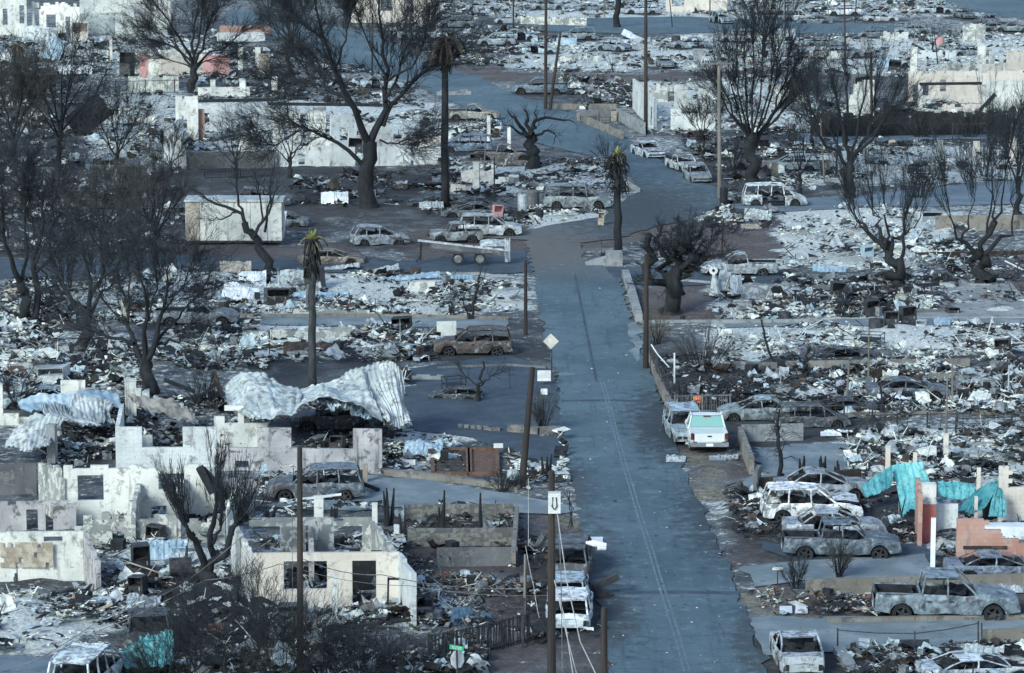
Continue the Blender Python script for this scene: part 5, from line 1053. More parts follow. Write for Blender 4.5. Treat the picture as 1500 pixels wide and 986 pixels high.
# ================================================================== VEHICLES
for (k, x, y, h, lb, col, kw) in VL: vehicle(k, x, y, h, lb, col, **kw)
for p in PROTO.values():
    for c in list(p.children_recursive)[::-1]: bpy.data.objects.remove(c)
    bpy.data.objects.remove(p)
# the unburnt white pickup, seen from behind
o = make_vehicle('pickup', glass=True); o.name = 'white_pickup'; o.location = G(1034, 651, 0); o.rotation_euler = (0, 0, R(91)); o.scale = (.92, 1.06, .98)
tag(o, 'clean white pickup with green rear glass parked tail to the road', 'pickup truck')
for c in o.children:
    for sl in range(len(c.data.materials)):
        if c.data.materials[sl] == MT['burnt_metal']: c.data.materials[sl] = MT['white_paint']
    if c.name.split('.')[0] == 'seat': c.data.materials[0] = MT['steel_dark']
for (nm, c_, d_, mt) in (('tail_light',(-2.61,.83,.92),(.06,.12,.34),'tail_red'),('tail_light',(-2.61,-.83,.92),(.06,.12,.34),'tail_red'),('rear_bumper',(-2.68,0,.50),(.16,1.8,.2),'chrome'),('tailgate',(-2.63,0,.86),(.05,1.42,.42),'white_paint'),('licence_plate',(-2.77,0,.50),(.01,.34,.15),'sign_white'),('tailgate_handle',(-2.665,0,.93),(.02,.2,.07),'black'),('brake_light',(-.53,0,1.60),(.06,.34,.06),'tail_red'),('bed_cover',(-1.6,0,1.02),(1.7,1.6,.03),'white_paint')):
    g = MB(); g.box(c_, d_); q = g.build(nm, MT[mt], o)
# flatbed trailer
o = thing('flatbed_trailer', 'burnt flatbed trailer with twin wheels and a pale ramp at its right end', 'trailer', tuple(G(686,386)), 0); s = S(386)
def tp(px, py, dy=0): return AT(px, py, G(686,386).y+dy)-o.location
for dy in (-.9, .9):
    g = MB(); g.beam(tp(612,352,dy), tp(745,367,dy), .10, .14); g.build('frame_rail', MT['steel_pale'], o)
for i in range(9):
    g = MB(); f = i/8; g.beam(tp(620+f*118,351+f*14,-1.0), tp(620+f*118,351+f*14,1.0), .12, .06); g.build('deck_plank', MT['concrete_dark'], o)
for x in (671,703):
    for dy in (-1.0, 1.0):
        c = tp(x, 379, dy); g = MB(); g.tube([c+Vector((0,-.12,0)), c+Vector((0,.12,0))], .44, 16); w_ = g.build('wheel', MT['rubber'], o)
        g = MB(); g.tube([c+Vector((0,-.14,0)), c+Vector((0,-.1,0))], .27, 12); r_ = g.build('rim', MT['ash_grey'], w_)
g = MB(); g.beam(tp(630,360,-1.0), tp(738,371,-1.0), .12, .32); g.build('side_board', MT['concrete_dark'], o)
g = MB(); g.beam(tp(652,370,-1.08), tp(722,372,-1.08), .26, .08); g.build('mudguard', MT['steel_dark'], o)
g = MB(); g.beam(tp(575,349,0), tp(614,353,0), .1, .12); g.build('drawbar', MT['steel_dark'], o)
g = MB(); g.beam(tp(617,352,0), tp(616,382,0), .14, .14); g.beam(tp(617,372,0), tp(610,384,0), .1); g.build('jack_stand', MT['char'], o)
g = MB(); 
for i in range(6): g.beam(tp(740+i*1.3,352+i*.5,-.8+i*.3), tp(741+i*1.3,384,-.8+i*.3), .05)
g.build('ramp_bars', MT['steel_pale'], o)
flat_sheet('pale bent sheet lying on the right end of the flatbed trailer', 722,362, 38,10, 'zinc', 3, crump=.1, name='bent_sheet')
# box trailer
b = G(345,356); s = S(356); o = thing('box_trailer', 'white box trailer with a brown scorched left end behind the leaning tree', 'trailer', tuple(b)); w2 = 71/s; H_ = 58/s; z_ = .35
for (x0, x1, mt) in ((-w2,-w2+1.0,'sheet_tan'),(-w2+1.0,-w2+3.0,'plaster'),(-w2+3.0,-w2+4.6,'plaster'),(-w2+4.6,-w2+5.8,'plaster'),(-w2+5.8,w2,'plaster')):
    g = MB(); g.box(((x0+x1)/2, -1.2, z_+H_/2), (x1-x0-.03, .06, H_)); g.build('side_panel', MT[mt], o)
g = MB(); g.box((0, 1.2, z_+H_/2), (2*w2, .06, H_)); g.box((-w2, 0, z_+H_/2), (.06, 2.3, H_)); g.box((w2, 0, z_+H_/2), (.06, 2.3, H_)); g.build('body', MT['plaster_soot'], o)
g = MB(); g.box((0, 0, z_+H_+.06), (2*w2+.2, 2.7, .12)); g.build('roof', MT['zinc'], o)
g = MB(); g.box((0, 0, z_-.08), (2*w2, 2.3, .14)); g.build('chassis', MT['steel_dark'], o)
for x in (-w2*.8, -w2*.1, w2*.75):
    g = MB(); g.box((x, -.7, .13), (.25, .3, .3)); g.build('support', MT['char'], o)
# ================================================================== TREES
burnt_tree('big spreading burnt tree above the long white ruin at the upper left',283,136,[[(283,136,.52),(282,108,.42),(283,92,.4)],[(281,98,.24),(262,74,.2),(240,64,.15),(215,60,.1),(188,64,.05)],[(282,94,.28),(268,60,.2),(255,35,.14),(240,10,.1),(225,-14,.06)],[(284,94,.28),(280,55,.2),(285,20,.14),(292,-16,.08)],[(285,94,.28),(300,60,.2),(310,30,.13),(332,-5,.07)],[(286,98,.24),(305,78,.16),(325,72,.12),(350,50,.09),(385,36,.05)],[(284,104,.14),(300,90,.1),(335,82,.05)],[(282,92,.2),(262,75,.15),(245,40,.1),(212,22,.05)],[(284,92,.2),(294,50,.14),(300,15,.1),(305,-20,.06)],[(281,100,.14),(262,92,.1),(235,84,.06),(205,90,.03)],[(262,74,.12),(240,50,.1),(205,40,.05)]],dict(per=(16,8,7),L=2.6,spread=.8,r=.055,rmin=.014),seed=1)
burnt_tree('huge forked burnt tree in the middle left in front of the long white ruin',540,304,[[(540,304,.78),(541,255,.66),(542,208,.62)],[(541,214,.5),(527,165,.4),(511,130,.32),(495,95,.24),(480,60,.18),(470,20,.13),(465,-20,.08)],[(540,214,.5),(560,182,.42),(562,150,.34),(566,110,.24),(560,60,.16),(556,-10,.1)],[(561,185,.3),(575,150,.24),(600,125,.18),(640,100,.1),(662,86,.05)],[(527,165,.3),(500,142,.24),(470,130,.18),(440,122,.12),(405,128,.06)],[(538,248,.34),(518,224,.26),(500,206,.22),(480,198,.18),(450,190,.13),(430,178,.1),(424,150,.06)],[(511,130,.2),(480,110,.15),(450,88,.1),(425,60,.05)],[(562,150,.2),(585,110,.15),(592,70,.1),(612,28,.05)],[(565,110,.15),(540,70,.1),(520,20,.08),(505,-15,.05)],[(556,205,.15),(575,212,.1),(600,204,.05)],[(495,95,.15),(505,50,.1),(520,0,.06)],[(440,190,.1),(400,215,.07),(380,200,.04)],[(566,120,.16),(610,90,.12),(625,50,.07),(630,20,.04)],[(480,60,.14),(450,40,.1),(425,10,.06)]],dict(per=(19,8,7),L=3.0,spread=.85,r=.07,rmin=.014),seed=2)
up = dict(per=(15,8,6),L=2.4,spread=.6,spread2=.5,up=.5,up2=.3,grav=.06,wob=.14,r=.04,out=.5,rmin=.013)
burnt_tree('fan shaped tall burnt tree right of the upper road bend',1103,268,[[(1103,268,.6),(1102,225,.52),(1101,195,.5)]]+[[(1101,215-abs(i-6)*2,.17),(1101+(x-1101)*.5,172,.13),(1101+(x-1101)*.95,115,.08),(x,y,.03)] for i,(x,y) in enumerate(((1043,125),(1052,92),(1064,70),(1075,52),(1088,40),(1100,32),(1114,30),(1128,36),(1142,46),(1156,62),(1168,82),(1178,108),(1186,140)))]+[[(1106,215,.28),(1135,165,.22),(1160,135,.14),(1190,110,.06)]],dict(up,per=(16,7,5),L=2.6,r=.026,rmin=.011),seed=3)
burnt_tree('round crowned burnt tree before the white building shell',1245,290,[[(1245,290,.46),(1244,262,.4),(1244,240,.38)],[(1243,246,.28),(1225,225,.22),(1205,205,.17),(1190,180,.12),(1178,140,.06)],[(1244,240,.26),(1235,200,.2),(1225,150,.14),(1218,106,.06)],[(1246,242,.26),(1262,212,.2),(1285,190,.15),(1312,168,.1),(1334,145,.05)],[(1246,238,.22),(1255,190,.16),(1265,140,.1),(1270,102,.05)],[(1250,226,.2),(1280,200,.16),(1300,160,.1),(1312,118,.05)],[(1232,226,.14),(1205,160,.1),(1198,120,.05)],[(1262,212,.12),(1290,180,.08),(1330,175,.04)],[(1240,215,.14),(1245,150,.1),(1244,105,.05)],[(1270,205,.14),(1285,150,.1),(1290,110,.05)]],dict(up,per=(12,7,5),L=2.4,r=.03,rmin=.011),seed=4)
pol = dict(per=(9,5,3),L=2.6,spread=.45,spread2=.35,up=.9,up2=.6,grav=.13,wob=.1,r=.035,lo=.55,out=.3,rmin=.012)
burnt_tree('pollarded burnt tree leaning left on the ash lots at the right',1315,420,[[(1316,420,.45),(1312,395,.4),(1303,372,.36)],[(1304,376,.34),(1290,355,.28),(1272,343,.2),(1260,330,.1),(1255,308,.04)],[(1300,366,.26),(1292,340,.22),(1284,322,.1),(1280,290,.04)],[(1304,372,.24),(1318,352,.18),(1326,335,.1),(1332,300,.04)],[(1314,397,.24),(1323,368,.2),(1320,348,.14),(1322,320,.05)],[(1298,362,.2),(1300,340,.15),(1298,315,.06),(1296,270,.03)],[(1272,343,.12),(1250,320,.05),(1240,285,.03)],[(1322,350,.1),(1345,330,.06),(1358,300,.03)]],dict(pol,per=(11,5,3)),seed=5,rough=.2)
burnt_tree('pollarded burnt tree standing in a kerbed ring at the right',1438,418,[[(1438,418,.52),(1437,390,.46),(1436,368,.42)],[(1434,374,.3),(1420,360,.26),(1405,352,.2),(1394,338,.12),(1386,300,.05),(1380,262,.03)],[(1437,368,.3),(1445,344,.26),(1455,322,.16),(1452,298,.08),(1440,250,.03)],[(1439,376,.26),(1456,356,.22),(1478,346,.16),(1488,310,.06),(1492,260,.03)],[(1408,353,.14),(1416,330,.1),(1416,308,.05),(1424,270,.03)],[(1448,340,.2),(1466,300,.1),(1475,250,.05),(1480,215,.03)],[(1446,345,.16),(1458,300,.08),(1460,240,.04),(1456,205,.03)]],dict(pol,per=(13,6,3),L=2.9),seed=6,rough=.2)
lf = dict(per=(10,7,5),L=2.2,spread=.75,up=.35,grav=.06,r=.045,rmin=.011)
burnt_tree('forked burnt tree at the left behind the pale wall stumps',214,582,[[(214,582,.46),(213,550,.38),(212,528,.38)],[(210,534,.28),(198,508,.22),(190,480,.16),(186,450,.12),(170,420,.08),(164,385,.04)],[(213,528,.28),(215,490,.2),(219,440,.14),(210,400,.08),(200,352,.04)],[(215,530,.28),(232,496,.22),(236,455,.16),(246,420,.1),(252,372,.04)],[(226,506,.16),(245,500,.12),(263,500,.09),(270,480,.04)],[(196,503,.16),(165,496,.14),(128,488,.1)],[(230,500,.14),(256,470,.1),(282,440,.06),(304,415,.03)],[(190,480,.12),(170,462,.09),(150,440,.07),(138,405,.03)],[(236,460,.1),(262,430,.07),(280,385,.03)],[(217,470,.1),(232,420,.07),(228,370,.04)],[(186,455,.1),(188,410,.07),(180,360,.03)]],lf,seed=7)
burnt_tree('short thick burnt tree left of the forked one at the left',115,516,[[(115,516,.5),(122,482,.42),(130,452,.36)],[(130,458,.24),(140,420,.18),(150,388,.12),(160,345,.05)],[(128,462,.24),(110,446,.18),(95,430,.13),(84,395,.05)],[(131,448,.2),(130,400,.14),(124,360,.09),(120,312,.04)],[(132,452,.2),(155,425,.13),(178,398,.05)],[(140,420,.12),(170,395,.08),(195,350,.03)],[(110,446,.1),(90,410,.07),(70,370,.03)]],lf,seed=8)
burnt_tree('twin trunked burnt tree at the left edge',45,474,[[(45,474,.42),(39,445,.36),(30,415,.33)],[(50,474,.36),(52,430,.32),(53,385,.28),(50,340,.2),(55,290,.1)],[(31,418,.3),(20,385,.24),(12,350,.18),(16,300,.12),(8,240,.05)],[(32,412,.2),(40,370,.14),(35,320,.09),(40,270,.04)],[(53,385,.18),(72,350,.12),(80,300,.08),(92,250,.04)],[(52,400,.16),(75,380,.12),(100,350,.06)],[(12,350,.12),(-5,300,.08),(-15,250,.04)],[(50,345,.12),(40,290,.09),(30,235,.04)],[(53,390,.14),(68,400,.1),(64,440,.05)]],dict(lf,L=2.6,per=(14,7,6)),seed=9,mat='bark')
burnt_tree('leaning burnt tree in front of the white box trailer',396,402,[[(397,402,.38),(386,372,.34),(370,350,.3),(358,326,.26)],[(359,328,.22),(345,310,.18),(320,300,.14),(300,290,.09),(272,268,.04)],[(370,350,.2),(384,325,.16),(398,302,.12),(410,270,.05)],[(357,320,.16),(350,292,.12),(350,262,.08),(345,235,.04)],[(388,340,.15),(392,300,.11),(396,260,.07),(402,215,.03)],[(345,312,.1),(330,320,.08),(305,322,.04)],[(384,325,.12),(380,290,.09),(375,250,.04)]],dict(lf,per=(7,4,3),L=1.7),seed=10)
burnt_tree('pollarded burnt tree in the dark yard between the white houses',304,868,[[(305,868,.42),(304,842,.36),(304,828,.34)],[(303,836,.26),(294,806,.24),(285,784,.2),(280,766,.14),(270,738,.03)],[(305,832,.24),(309,800,.22),(308,775,.18),(310,752,.12),(314,715,.03)],[(308,834,.26),(325,805,.24),(338,782,.2),(344,764,.14),(356,735,.03)],[(309,800,.14),(318,785,.1),(322,765,.05)],[(285,784,.1),(270,772,.08),(262,755,.03)],[(338,782,.12),(345,770,.1),(352,768,.03)]],dict(pol,per=(14,5,3),L=1.7,spread=.55,r=.028,lo=.6),seed=11,rough=.12)
burnt_tree('massive stubby burnt tree at the right of the bend',985,460,[[(984,460,.62),(984,430,.56),(990,405,.6)],[(984,424,.5),(970,396,.45),(958,368,.4),(950,340,.3)],[(988,408,.4),(990,370,.35),(986,336,.2)],[(990,410,.5),(1008,384,.4),(1020,352,.3),(1032,338,.14)],[(993,408,.3),(1012,388,.22),(1030,376,.15),(1062,372,.08)],[(975,400,.3),(975,365,.25),(968,345,.15)],[(1008,384,.2),(1028,362,.12),(1048,350,.06),(1068,342,.03)],[(985,395,.4),(1000,365,.3),(1004,340,.15)],[(990,400,.3),(1005,370,.2),(1012,335,.06)]],dict(per=(16,7,4),L=1.1,spread=1.1,up=.1,grav=0,r=.06,wob=.25,rmin=.014,lo=.2),seed=12,rough=.3)
burnt_tree('stump like burnt tree with curling limbs by the upper road',780,246,[[(780,246,.62),(779,220,.55),(777,198,.5)],[(776,204,.3),(766,186,.24),(754,172,.2),(744,163,.1)],[(778,198,.3),(786,182,.24),(800,173,.2),(820,171,.13),(842,180,.05)],[(777,198,.3),(772,178,.22),(768,162,.12)],[(780,202,.22),(796,192,.16),(816,198,.08),(812,210,.04)],[(776,200,.22),(760,192,.16),(745,184,.08),(736,176,.04)],[(779,196,.22),(782,176,.15),(786,160,.06)]],dict(per=(5,3),L=1.1,spread=.9,up=.3,r=.05,wob=.2,rmin=.015),seed=13,rough=.2)
burnt_tree('small dead tree with drooping twigs beside the enclosure on the right',1145,706,[[(1145,706,.15),(1143,670,.12),(1141,640,.1),(1142,600,.05)]],dict(per=(26,5),L=1.1,spread=1.0,up=-.2,up2=-.5,grav=-.2,r=.03,trunk=1,lo=.3),seed=15)
burnt_tree('slim dead sapling beside the pole left of the bend',687,468,[[(687,468,.11),(695,440,.09),(700,412,.06),(706,388,.03)],[(686,464,.08),(680,442,.06),(668,426,.03)],[(696,436,.05),(706,415,.03),(712,398,.02)]],dict(per=(5,3),L=.8,spread=.6,up=.4,r=.02,trunk=1),seed=16)
burnt_tree('flat topped small burnt tree on the low wall at the right',1178,556,[[(1178,556,.16),(1178,540,.14),(1178,530,.13)],[(1178,532,.1),(1168,522,.07),(1155,518,.04)],[(1178,532,.1),(1190,520,.07),(1208,522,.04)],[(1178,530,.1),(1180,518,.06),(1186,508,.03)]],dict(per=(12,5),L=.7,spread=.9,up=.2,r=.03),seed=17)
burnt_tree('curving leafless stem in the bright ash field',1134,536,[[(1134,536,.09),(1126,515,.08),(1119,490,.07),(1116,468,.05)]],dict(per=(4,3),L=.6,spread=.8,r=.02,trunk=1),seed=18)
burnt_tree('low burnt tree on the ash heap beside the dark driveway',700,588,[[(700,588,.13),(703,560,.1),(708,530,.06)],[(702,566,.07),(720,552,.05),(738,545,.03)],[(702,570,.07),(688,556,.05),(678,548,.03)]],dict(per=(10,5),L=1.0,spread=.9,r=.025),seed=19)
burnt_tree('broad dead trunk standing on the hill street at the top edge',904,40,[[(904,40,.5),(904,20,.42),(905,-20,.38),(906,-60,.3)]],dict(per=(6,4),L=1.2,spread=.9,r=.04,trunk=1,lo=.6),seed=20)
gen = dict(per=(9,6,4),L=2.2,spread=.6,up=.5,grav=.08,r=.045,rmin=.014)
def generic(label, px, py, w, h, seed, n=7, tw=None, r=.3, kind='tree', lean=0, mat='bark', tmat='twig', name='burnt_tree', group='burnt leafless trees'):
    rs = np.random.RandomState(seed); f = py-h*.35; lm = [[(px,py,r),(px+lean*.3,py-h*.18,r*.85),(px+lean*.5,f,r*.75)]]
    for i in range(n):
        a = (i+.5)/n*2-1; x = px+a*w/2*rs.uniform(.75,1.05); y = py-h*rs.uniform(.82,1.0)*(1-.3*a*a); s0 = py-h*rs.uniform(.2,.4)
        lm.append([(px+lean*.4,s0,r*.55),(px+(x-px)*.45+lean*.3,s0-(s0-y)*.4,r*.35),(px+(x-px)*.85,s0-(s0-y)*.75,r*.2),(x,y,r*.08)])
    return burnt_tree(label, px, py, lm, dict(gen, **(tw or {})), kind, name, group, mat, tmat, seed)
generic('tall dead tree behind the big thicket at the far left',88,250,150,200,31,9,dict(per=(9,6,5),L=2.6),.28)
generic('grey brown bushy dead tree at the left edge',20,262,130,170,32,8,dict(per=(10,7,6)),.3,tmat='twig_brown'); generic('short dead tree left of the long ruin',172,262,90,110,33,7,None,.22); generic('dead tree with broad twigs in the middle of the left litter',150,400,130,150,34,8,dict(per=(9,6,4)),.24,tmat='twig_brown')
generic('thin dead tree standing before the left end of the long ruin',425,262,80,90,35,6,dict(per=(6,4,3),L=1.2),.2); generic('dead tree between the left thicket and the box trailer',228,388,110,150,36,8,dict(per=(8,5,4)),.22,tmat='twig_brown'); generic('spreading dead tree at the left side of the big forked tree',345,262,90,80,37,6,dict(per=(6,4,3),L=1.4),.2)
generic('bushy dead tree behind the big forked tree at the top',425,110,120,120,38,8,None,.3); generic('thin dead tree in front of the white corner house',1030,230,60,80,39,6,dict(L=1.4),.16); generic('slender dead tree left of the fan shaped tree',1092,210,40,70,40,5,dict(L=1.2),.14)
generic('dead tree behind the fan shaped one at the top',1120,90,120,110,41,7,None,.28); generic('spindly dead tree right of the fan shaped tree',1172,285,50,110,42,5,dict(per=(6,5,3),spread=.4,up=.8),.16); generic('twiggy dead tree at the right edge above the pollarded ones',1492,318,70,170,43,6,dict(per=(10,6,4),spread=.4,up=.8),.26)
generic('small dead tree in front of the white building shell',1190,215,70,90,44,6,None,.2); generic('wide dead tree at the left of the box trailer top',250,260,80,60,45,6,dict(L=1.2),.16); generic('small curling dead tree left of the corner house',860,168,40,36,46,5,dict(L=1.0,per=(5,3)),.12)
generic('small dead tree on the bright upper lot',897,106,44,30,47,5,dict(L=1.0,per=(4,3)),.1); generic('forked small dead tree beside the pink dish',1366,80,50,50,48,5,dict(L=1.2,per=(4,3)),.14)
generic('dead tree standing at the upper left street corner',395,40,100,70,49,6,None,.2)
def shrub(label, px, py, w, h, seed, n=18, tw=None, r=.05, tmat='twig', group='burnt shrubs', per=(6,4)):
    rs = np.random.RandomState(seed); lm = []
    for i in range(n):
        a = rs.uniform(-1, 1); x = px+a*w/2; y = py-h*rs.uniform(.6, 1)*(1-.35*a*a); b0 = px+a*w*.12
        lm.append([(b0,py,r),(b0+(x-b0)*.35,py-(py-y)*.4,r*.8),(b0+(x-b0)*.7,py-(py-y)*.75,r*.5),(x,y,r*.25)])
    return burnt_tree(label, px, py, lm, dict(dict(per=per,L=h/S(py)*.35,spread=.5,up=.6,r=.022,trunk=1,lo=.25,rmin=.008,wob=.12), **(tw or {})), 'shrub', 'burnt_shrub', group, 'bark', tmat, seed, .08)
for i, (x, y, w, h, lb) in enumerate(((285,1012,110,150,'leftmost bush of the dark thicket along the bottom edge'),(345,1020,130,175,'tallest bush of the dark thicket below the pollarded tree'),(410,1018,120,160,'bush of the bottom thicket around the foot of the thin pole'),(470,1012,110,120,'bush of the bottom thicket right of the thin pole'),(530,1010,110,100,'low bush of the bottom thicket before the pale pink house'),(590,1008,100,80,'rightmost low bush of the bottom thicket near the stop sign'),(240,1008,100,90,'low bush beside the turquoise sheet at the bottom'),(375,925,90,90,'twiggy burnt shrub at the left corner of the pale pink house'))): shrub(lb, x, y, w, h, 60+i, 15, dict(r=.016,rmin=.006), .026, per=(7,5,3), group='thicket along the bottom edge')
for i, (x, y, w, h, lb, tm) in enumerate(((1030,545,110,72,'wide fan of pale burnt twigs behind the white pipe fence','twig_brown'),(1345,290,80,74,'burnt fan shaped shrub left of the right upper street end','twig'),(1165,862,44,44,'small burnt shrub at the left end of the long retaining wall','twig'),(1229,846,36,54,'upright burnt shrub in front of the grey pickup','twig_brown'),(300,600,50,60,'low burnt shrub beside the forked tree foot','twig'),(795,632,44,52,'charred cactus clump beside the leaning pole','twig_brown'),(962,505,40,44,'scorched leafy bush at the top of the white pipe fence','palm_dead'),(60,330,120,70,'burnt bush under the left edge trees','twig_brown'),(890,240,50,40,'burnt shrub at the foot of the palm by the bend','twig'),(25,600,60,60,'burnt shrub inside the white wall corner','twig'),(150,345,130,80,'grey twiggy bush in the left litter','twig_brown'),(215,330,90,60,'second grey twiggy bush right of the left litter','twig_brown'),(100,430,120,80,'dense burnt bush before the left trees','twig'),(50,190,150,90,'grey brown thicket bush at the left edge','twig_brown'),(120,200,90,70,'dark thicket bush beside the slanting dark roof','twig'),(1075,250,60,50,'burnt shrub left of the fan shaped tree foot','twig'),(1440,262,110,50,'line of burnt shrub below the far right lane','twig'),(1225,262,80,40,'burnt shrub at the foot of the round crowned tree','twig'),(1290,182,90,70,'burnt shrub in front of the sloping white wall','twig_brown'),(735,720,50,30,'burnt weeds beside the white ball tank','twig'))): shrub(lb, x, y, w, h, 90+i, 20, None, .04 if h > 45 else .03, tm)
def stems(label, px, py, h, n, seed, spread=6, r=.09, name='charred_plant'):
    rs = np.random.RandomState(seed); b = G(px, py); o = thing(name, label, 'plant', tuple(b), 0, 'charred cactus stems')
    for i in range(n):
        x = rs.uniform(-spread, spread)/S(py); hh = h/S(py)*rs.uniform(.5, 1); g = MB(); p0 = Vector((x*.5, rs.uniform(-.2,.2), -.1)); g.tube([p0, p0+Vector((x*.3, 0, hh*.5)), p0+Vector((x*.6, 0, hh))], [r, r*.9, r*.4], 7); g.build('stem', MT['bark'], o)
    return o
for i, (x, y, h, n, sp, lb) in enumerate(((569,772,66,6,8,'tall charred cactus column left of the stone terraces'),(590,800,60,4,6,'charred cactus stems at the left end of the terraces'),(646,786,74,3,5,'pair of charred sapling stems on the middle terrace'),(703,786,72,2,3,'single charred stem on the right of the middle terrace'),(393,762,24,4,10,'short charred stems in front of the grey suv'),(1174,698,36,4,5,'charred stems on the porch slab, left group'),(1207,702,40,6,10,'charred stems on the porch slab, middle group'),(1228,700,36,4,5,'charred stems on the porch slab, right group'),(800,700,40,5,8,'charred cactus at the end of the stone heap by the leaning pole'),(488,758,26,4,8,'charred stems behind the chimney stub'),(1072,600,44,5,8,'dark charred trunks between the white pickup and the enclosure'),(1000,590,34,3,6,'charred stems on the picket fence corner'))): stems(lb, x, y, h, n, 200+i, sp)
# palms
palm('slender burnt palm in the left centre with a yellow sprout on its crown',458,572,457,352,.19,2.0,1.3,True,1,fronds=16,thick=.42)
palm('burnt palm at the road bend with a yellow green tuft on top',906,374,904,228,.24,2.6,1.0,True,2,fronds=12,thick=.8)
palm('tall palm with a hanging crown of dead brown fronds beside the tan pickup',652,302,652,62,.26,2.2,2.6,False,3,fronds=46,drop=1.1,thick=.5)
palm('dead palm with a brown crown in the left thicket',27,150,26,68,.4,2.2,2.0,False,4,fronds=34,drop=1.2,thick=.6)

for i, (x, w, lb) in enumerate(((1215,60,'left part of the scorched hedge twigs before the white building'),(1280,70,'second part of the scorched hedge twigs'),(1350,70,'third part of the scorched hedge twigs'),(1420,70,'fourth part of the scorched hedge twigs'),(1466,40,'dark stumpy right end of the scorched hedge'))): shrub(lb, x, 201, w, 40, 130+i, 22, None, .07, 'twig_brown', group='scorched hedge')
# ================================================================== POLES, WIRES, FENCES, SIGNS
o, b0, t0 = pole('brown utility pole with a white transformer and a street lamp arm at the bottom edge', 808,1010,808,690,.15); s = S(1010); d = t0-b0
yb = b0.y
def rel(x, y, dy=0): return AT(x, y, yb+dy)-b0
g = MB(); c = rel(812,736,-.35); g.box(c, (.46,.42,.76)); tr = g.build('transformer_box', MT['plaster_blue'], o)
g = MB(); g.tube([c+Vector((-.06,-.24,.25)), c+Vector((-.09,-.26,-.1)), c+Vector((0,-.26,-.22)), c+Vector((.09,-.26,-.1)), c+Vector((.06,-.24,.25))], .022, 6); g.build('cable_loop', MT['black'], tr)
for k in range(3):
    g = MB(); g.tube([rel(826+k*4,720), rel(840-k*3,745), rel(832+k*4,775), rel(838,752+k*8)], .018, 5); g.build('loose_cable', MT['black'], o)
g = MB(); g.tube([rel(812,797), rel(850,796), rel(872,797)], .035, 7); la = g.build('lamp_arm', MT['steel_dark'], o)
g = MB(); g.tube([rel(858,795), rel(870,796), rel(888,799)], [.05,.13,.09], 10); g.build('lamp_head', MT['white_sheet'], la); g = MB(); g.tube([rel(875,802), rel(888,803)], [.11,.08], 8); g.build('lamp_lens', MT['sign_white'], la)
pole('thin dark brown pole standing in the bottom thicket left of the pink house', 440,990,439,655,.12)
pole('short broken pole at the bottom edge of the road', 884,1012,885,890,.14)
pole('leaning dark pole between the driveways left of the road', 764,716,780,538,.16)
pole('slim dark pole left of the bend beside the front garden', 770,490,770,381,.11)
pole('dark pole at the right kerb above the white pipe fence', 946,540,947,372,.15)
pole('tall dark pole in front of the white corner house', 946,194,946,-40,.17)
pole('tall upright pole of the twin poles on the upper road', 799,160,800,-30,.16); pole('leaning pole of the twin poles on the upper road', 805,162,821,48,.15)
pole('pale grey pole with a crossarm left of the fan shaped tree', 1054,292,1053,90,.15,'pole_grey',parts=[('arm',.985,1.9,0.1)])
pole('dark pole with a crossarm in front of the sloping white wall', 1277,182,1276,76,.13,parts=[('arm',.93,1.2,.2)]); pole('thin pole in the upper right ash lot', 1238,96,1237,-20,.09); pole('thin pole at the top left of the big forked tree', 424,60,424,-30,.13); pole('thin pole left of the twin poles at the top', 752,44,752,-20,.1)
pole('thin dark pole behind the big forked tree', 545,115,546,20,.1); pole('thin pole left of the fan shaped tree at the top', 1040,32,1040,-30,.08); pole('leaning thin pole at the top edge right of the middle', 1113,36,1104,-20,.09); pole('thin tall steel rod beside the picket fence', 768,916,769,812,.05,'pole_grey',group=None); pole('short pole beside the cone and the grey pickup',1057,372,1060,320,.07)
pole('thin steel mast in the tangled lot at the right',1386,640,1388,548,.05,'pole_grey'); pole('white steel mast in the tangled lot near the right edge',1477,585,1478,535,.05,'steel_pale'); pole('thin grey mast behind the ash field',1272,560,1273,480,.05,'pole_grey'); pole('steel fence post alone in the dark driveway yard',747,570,746,538,.04,'steel_dark')
def wire(label, pts, r=.02, mat='wire', foot=1010, sag=0, dys=None):
    Yb = [Y0(foot)+(dys[i] if dys else 0) for i in range(len(pts))]; P = [AT(x, y, Y) for (x, y), Y in zip(pts, Yb)]; out = []
    for a, b_ in zip(P, P[1:]):
        for k in range(8): f = k/8; out.append(a.lerp(b_, f)-Vector((0,0,sag*4*f*(1-f))))
    out.append(P[-1]); g = MB(); c = out[0].copy(); g.tube([q-c for q in out], r, 5); w = g.build('power_line', MT[mat]); w.location = c; return tag(w, label, 'wire', 'hanging power lines')
wire('pale cable hanging from the transformer pole to the bottom edge', [(815,742),(830,850),(850,940),(875,992)], .02, 'wire_pale', dys=[0,-6,-12,-18]); wire('pale double cable below the white suv, left strand', [(812,850),(826,900),(840,992)], .018, 'wire_pale', dys=[-.2,-3,-8]); wire('pale double cable below the white suv, right strand', [(817,870),(830,930),(846,992)], .018, 'wire_pale', dys=[-.2,-3,-8])
wire('dark cable beside the transformer pole', [(818,745),(822,850),(824,992)], .018, 'wire', dys=[0,-3,-9]); wire('drooping cable between the thin pole and the house column', [(442,818),(560,842),(770,862)], .018, 'wire', 985, .2); wire('second drooping cable crossing the pink house front', [(0,985),(130,930),(300,850),(410,826),(442,820)], .018, 'wire', 985, .1); wire('thin cable crossing low over the pink house front', [(442,835),(600,858),(806,872)], .012, 'wire', 990, .15)
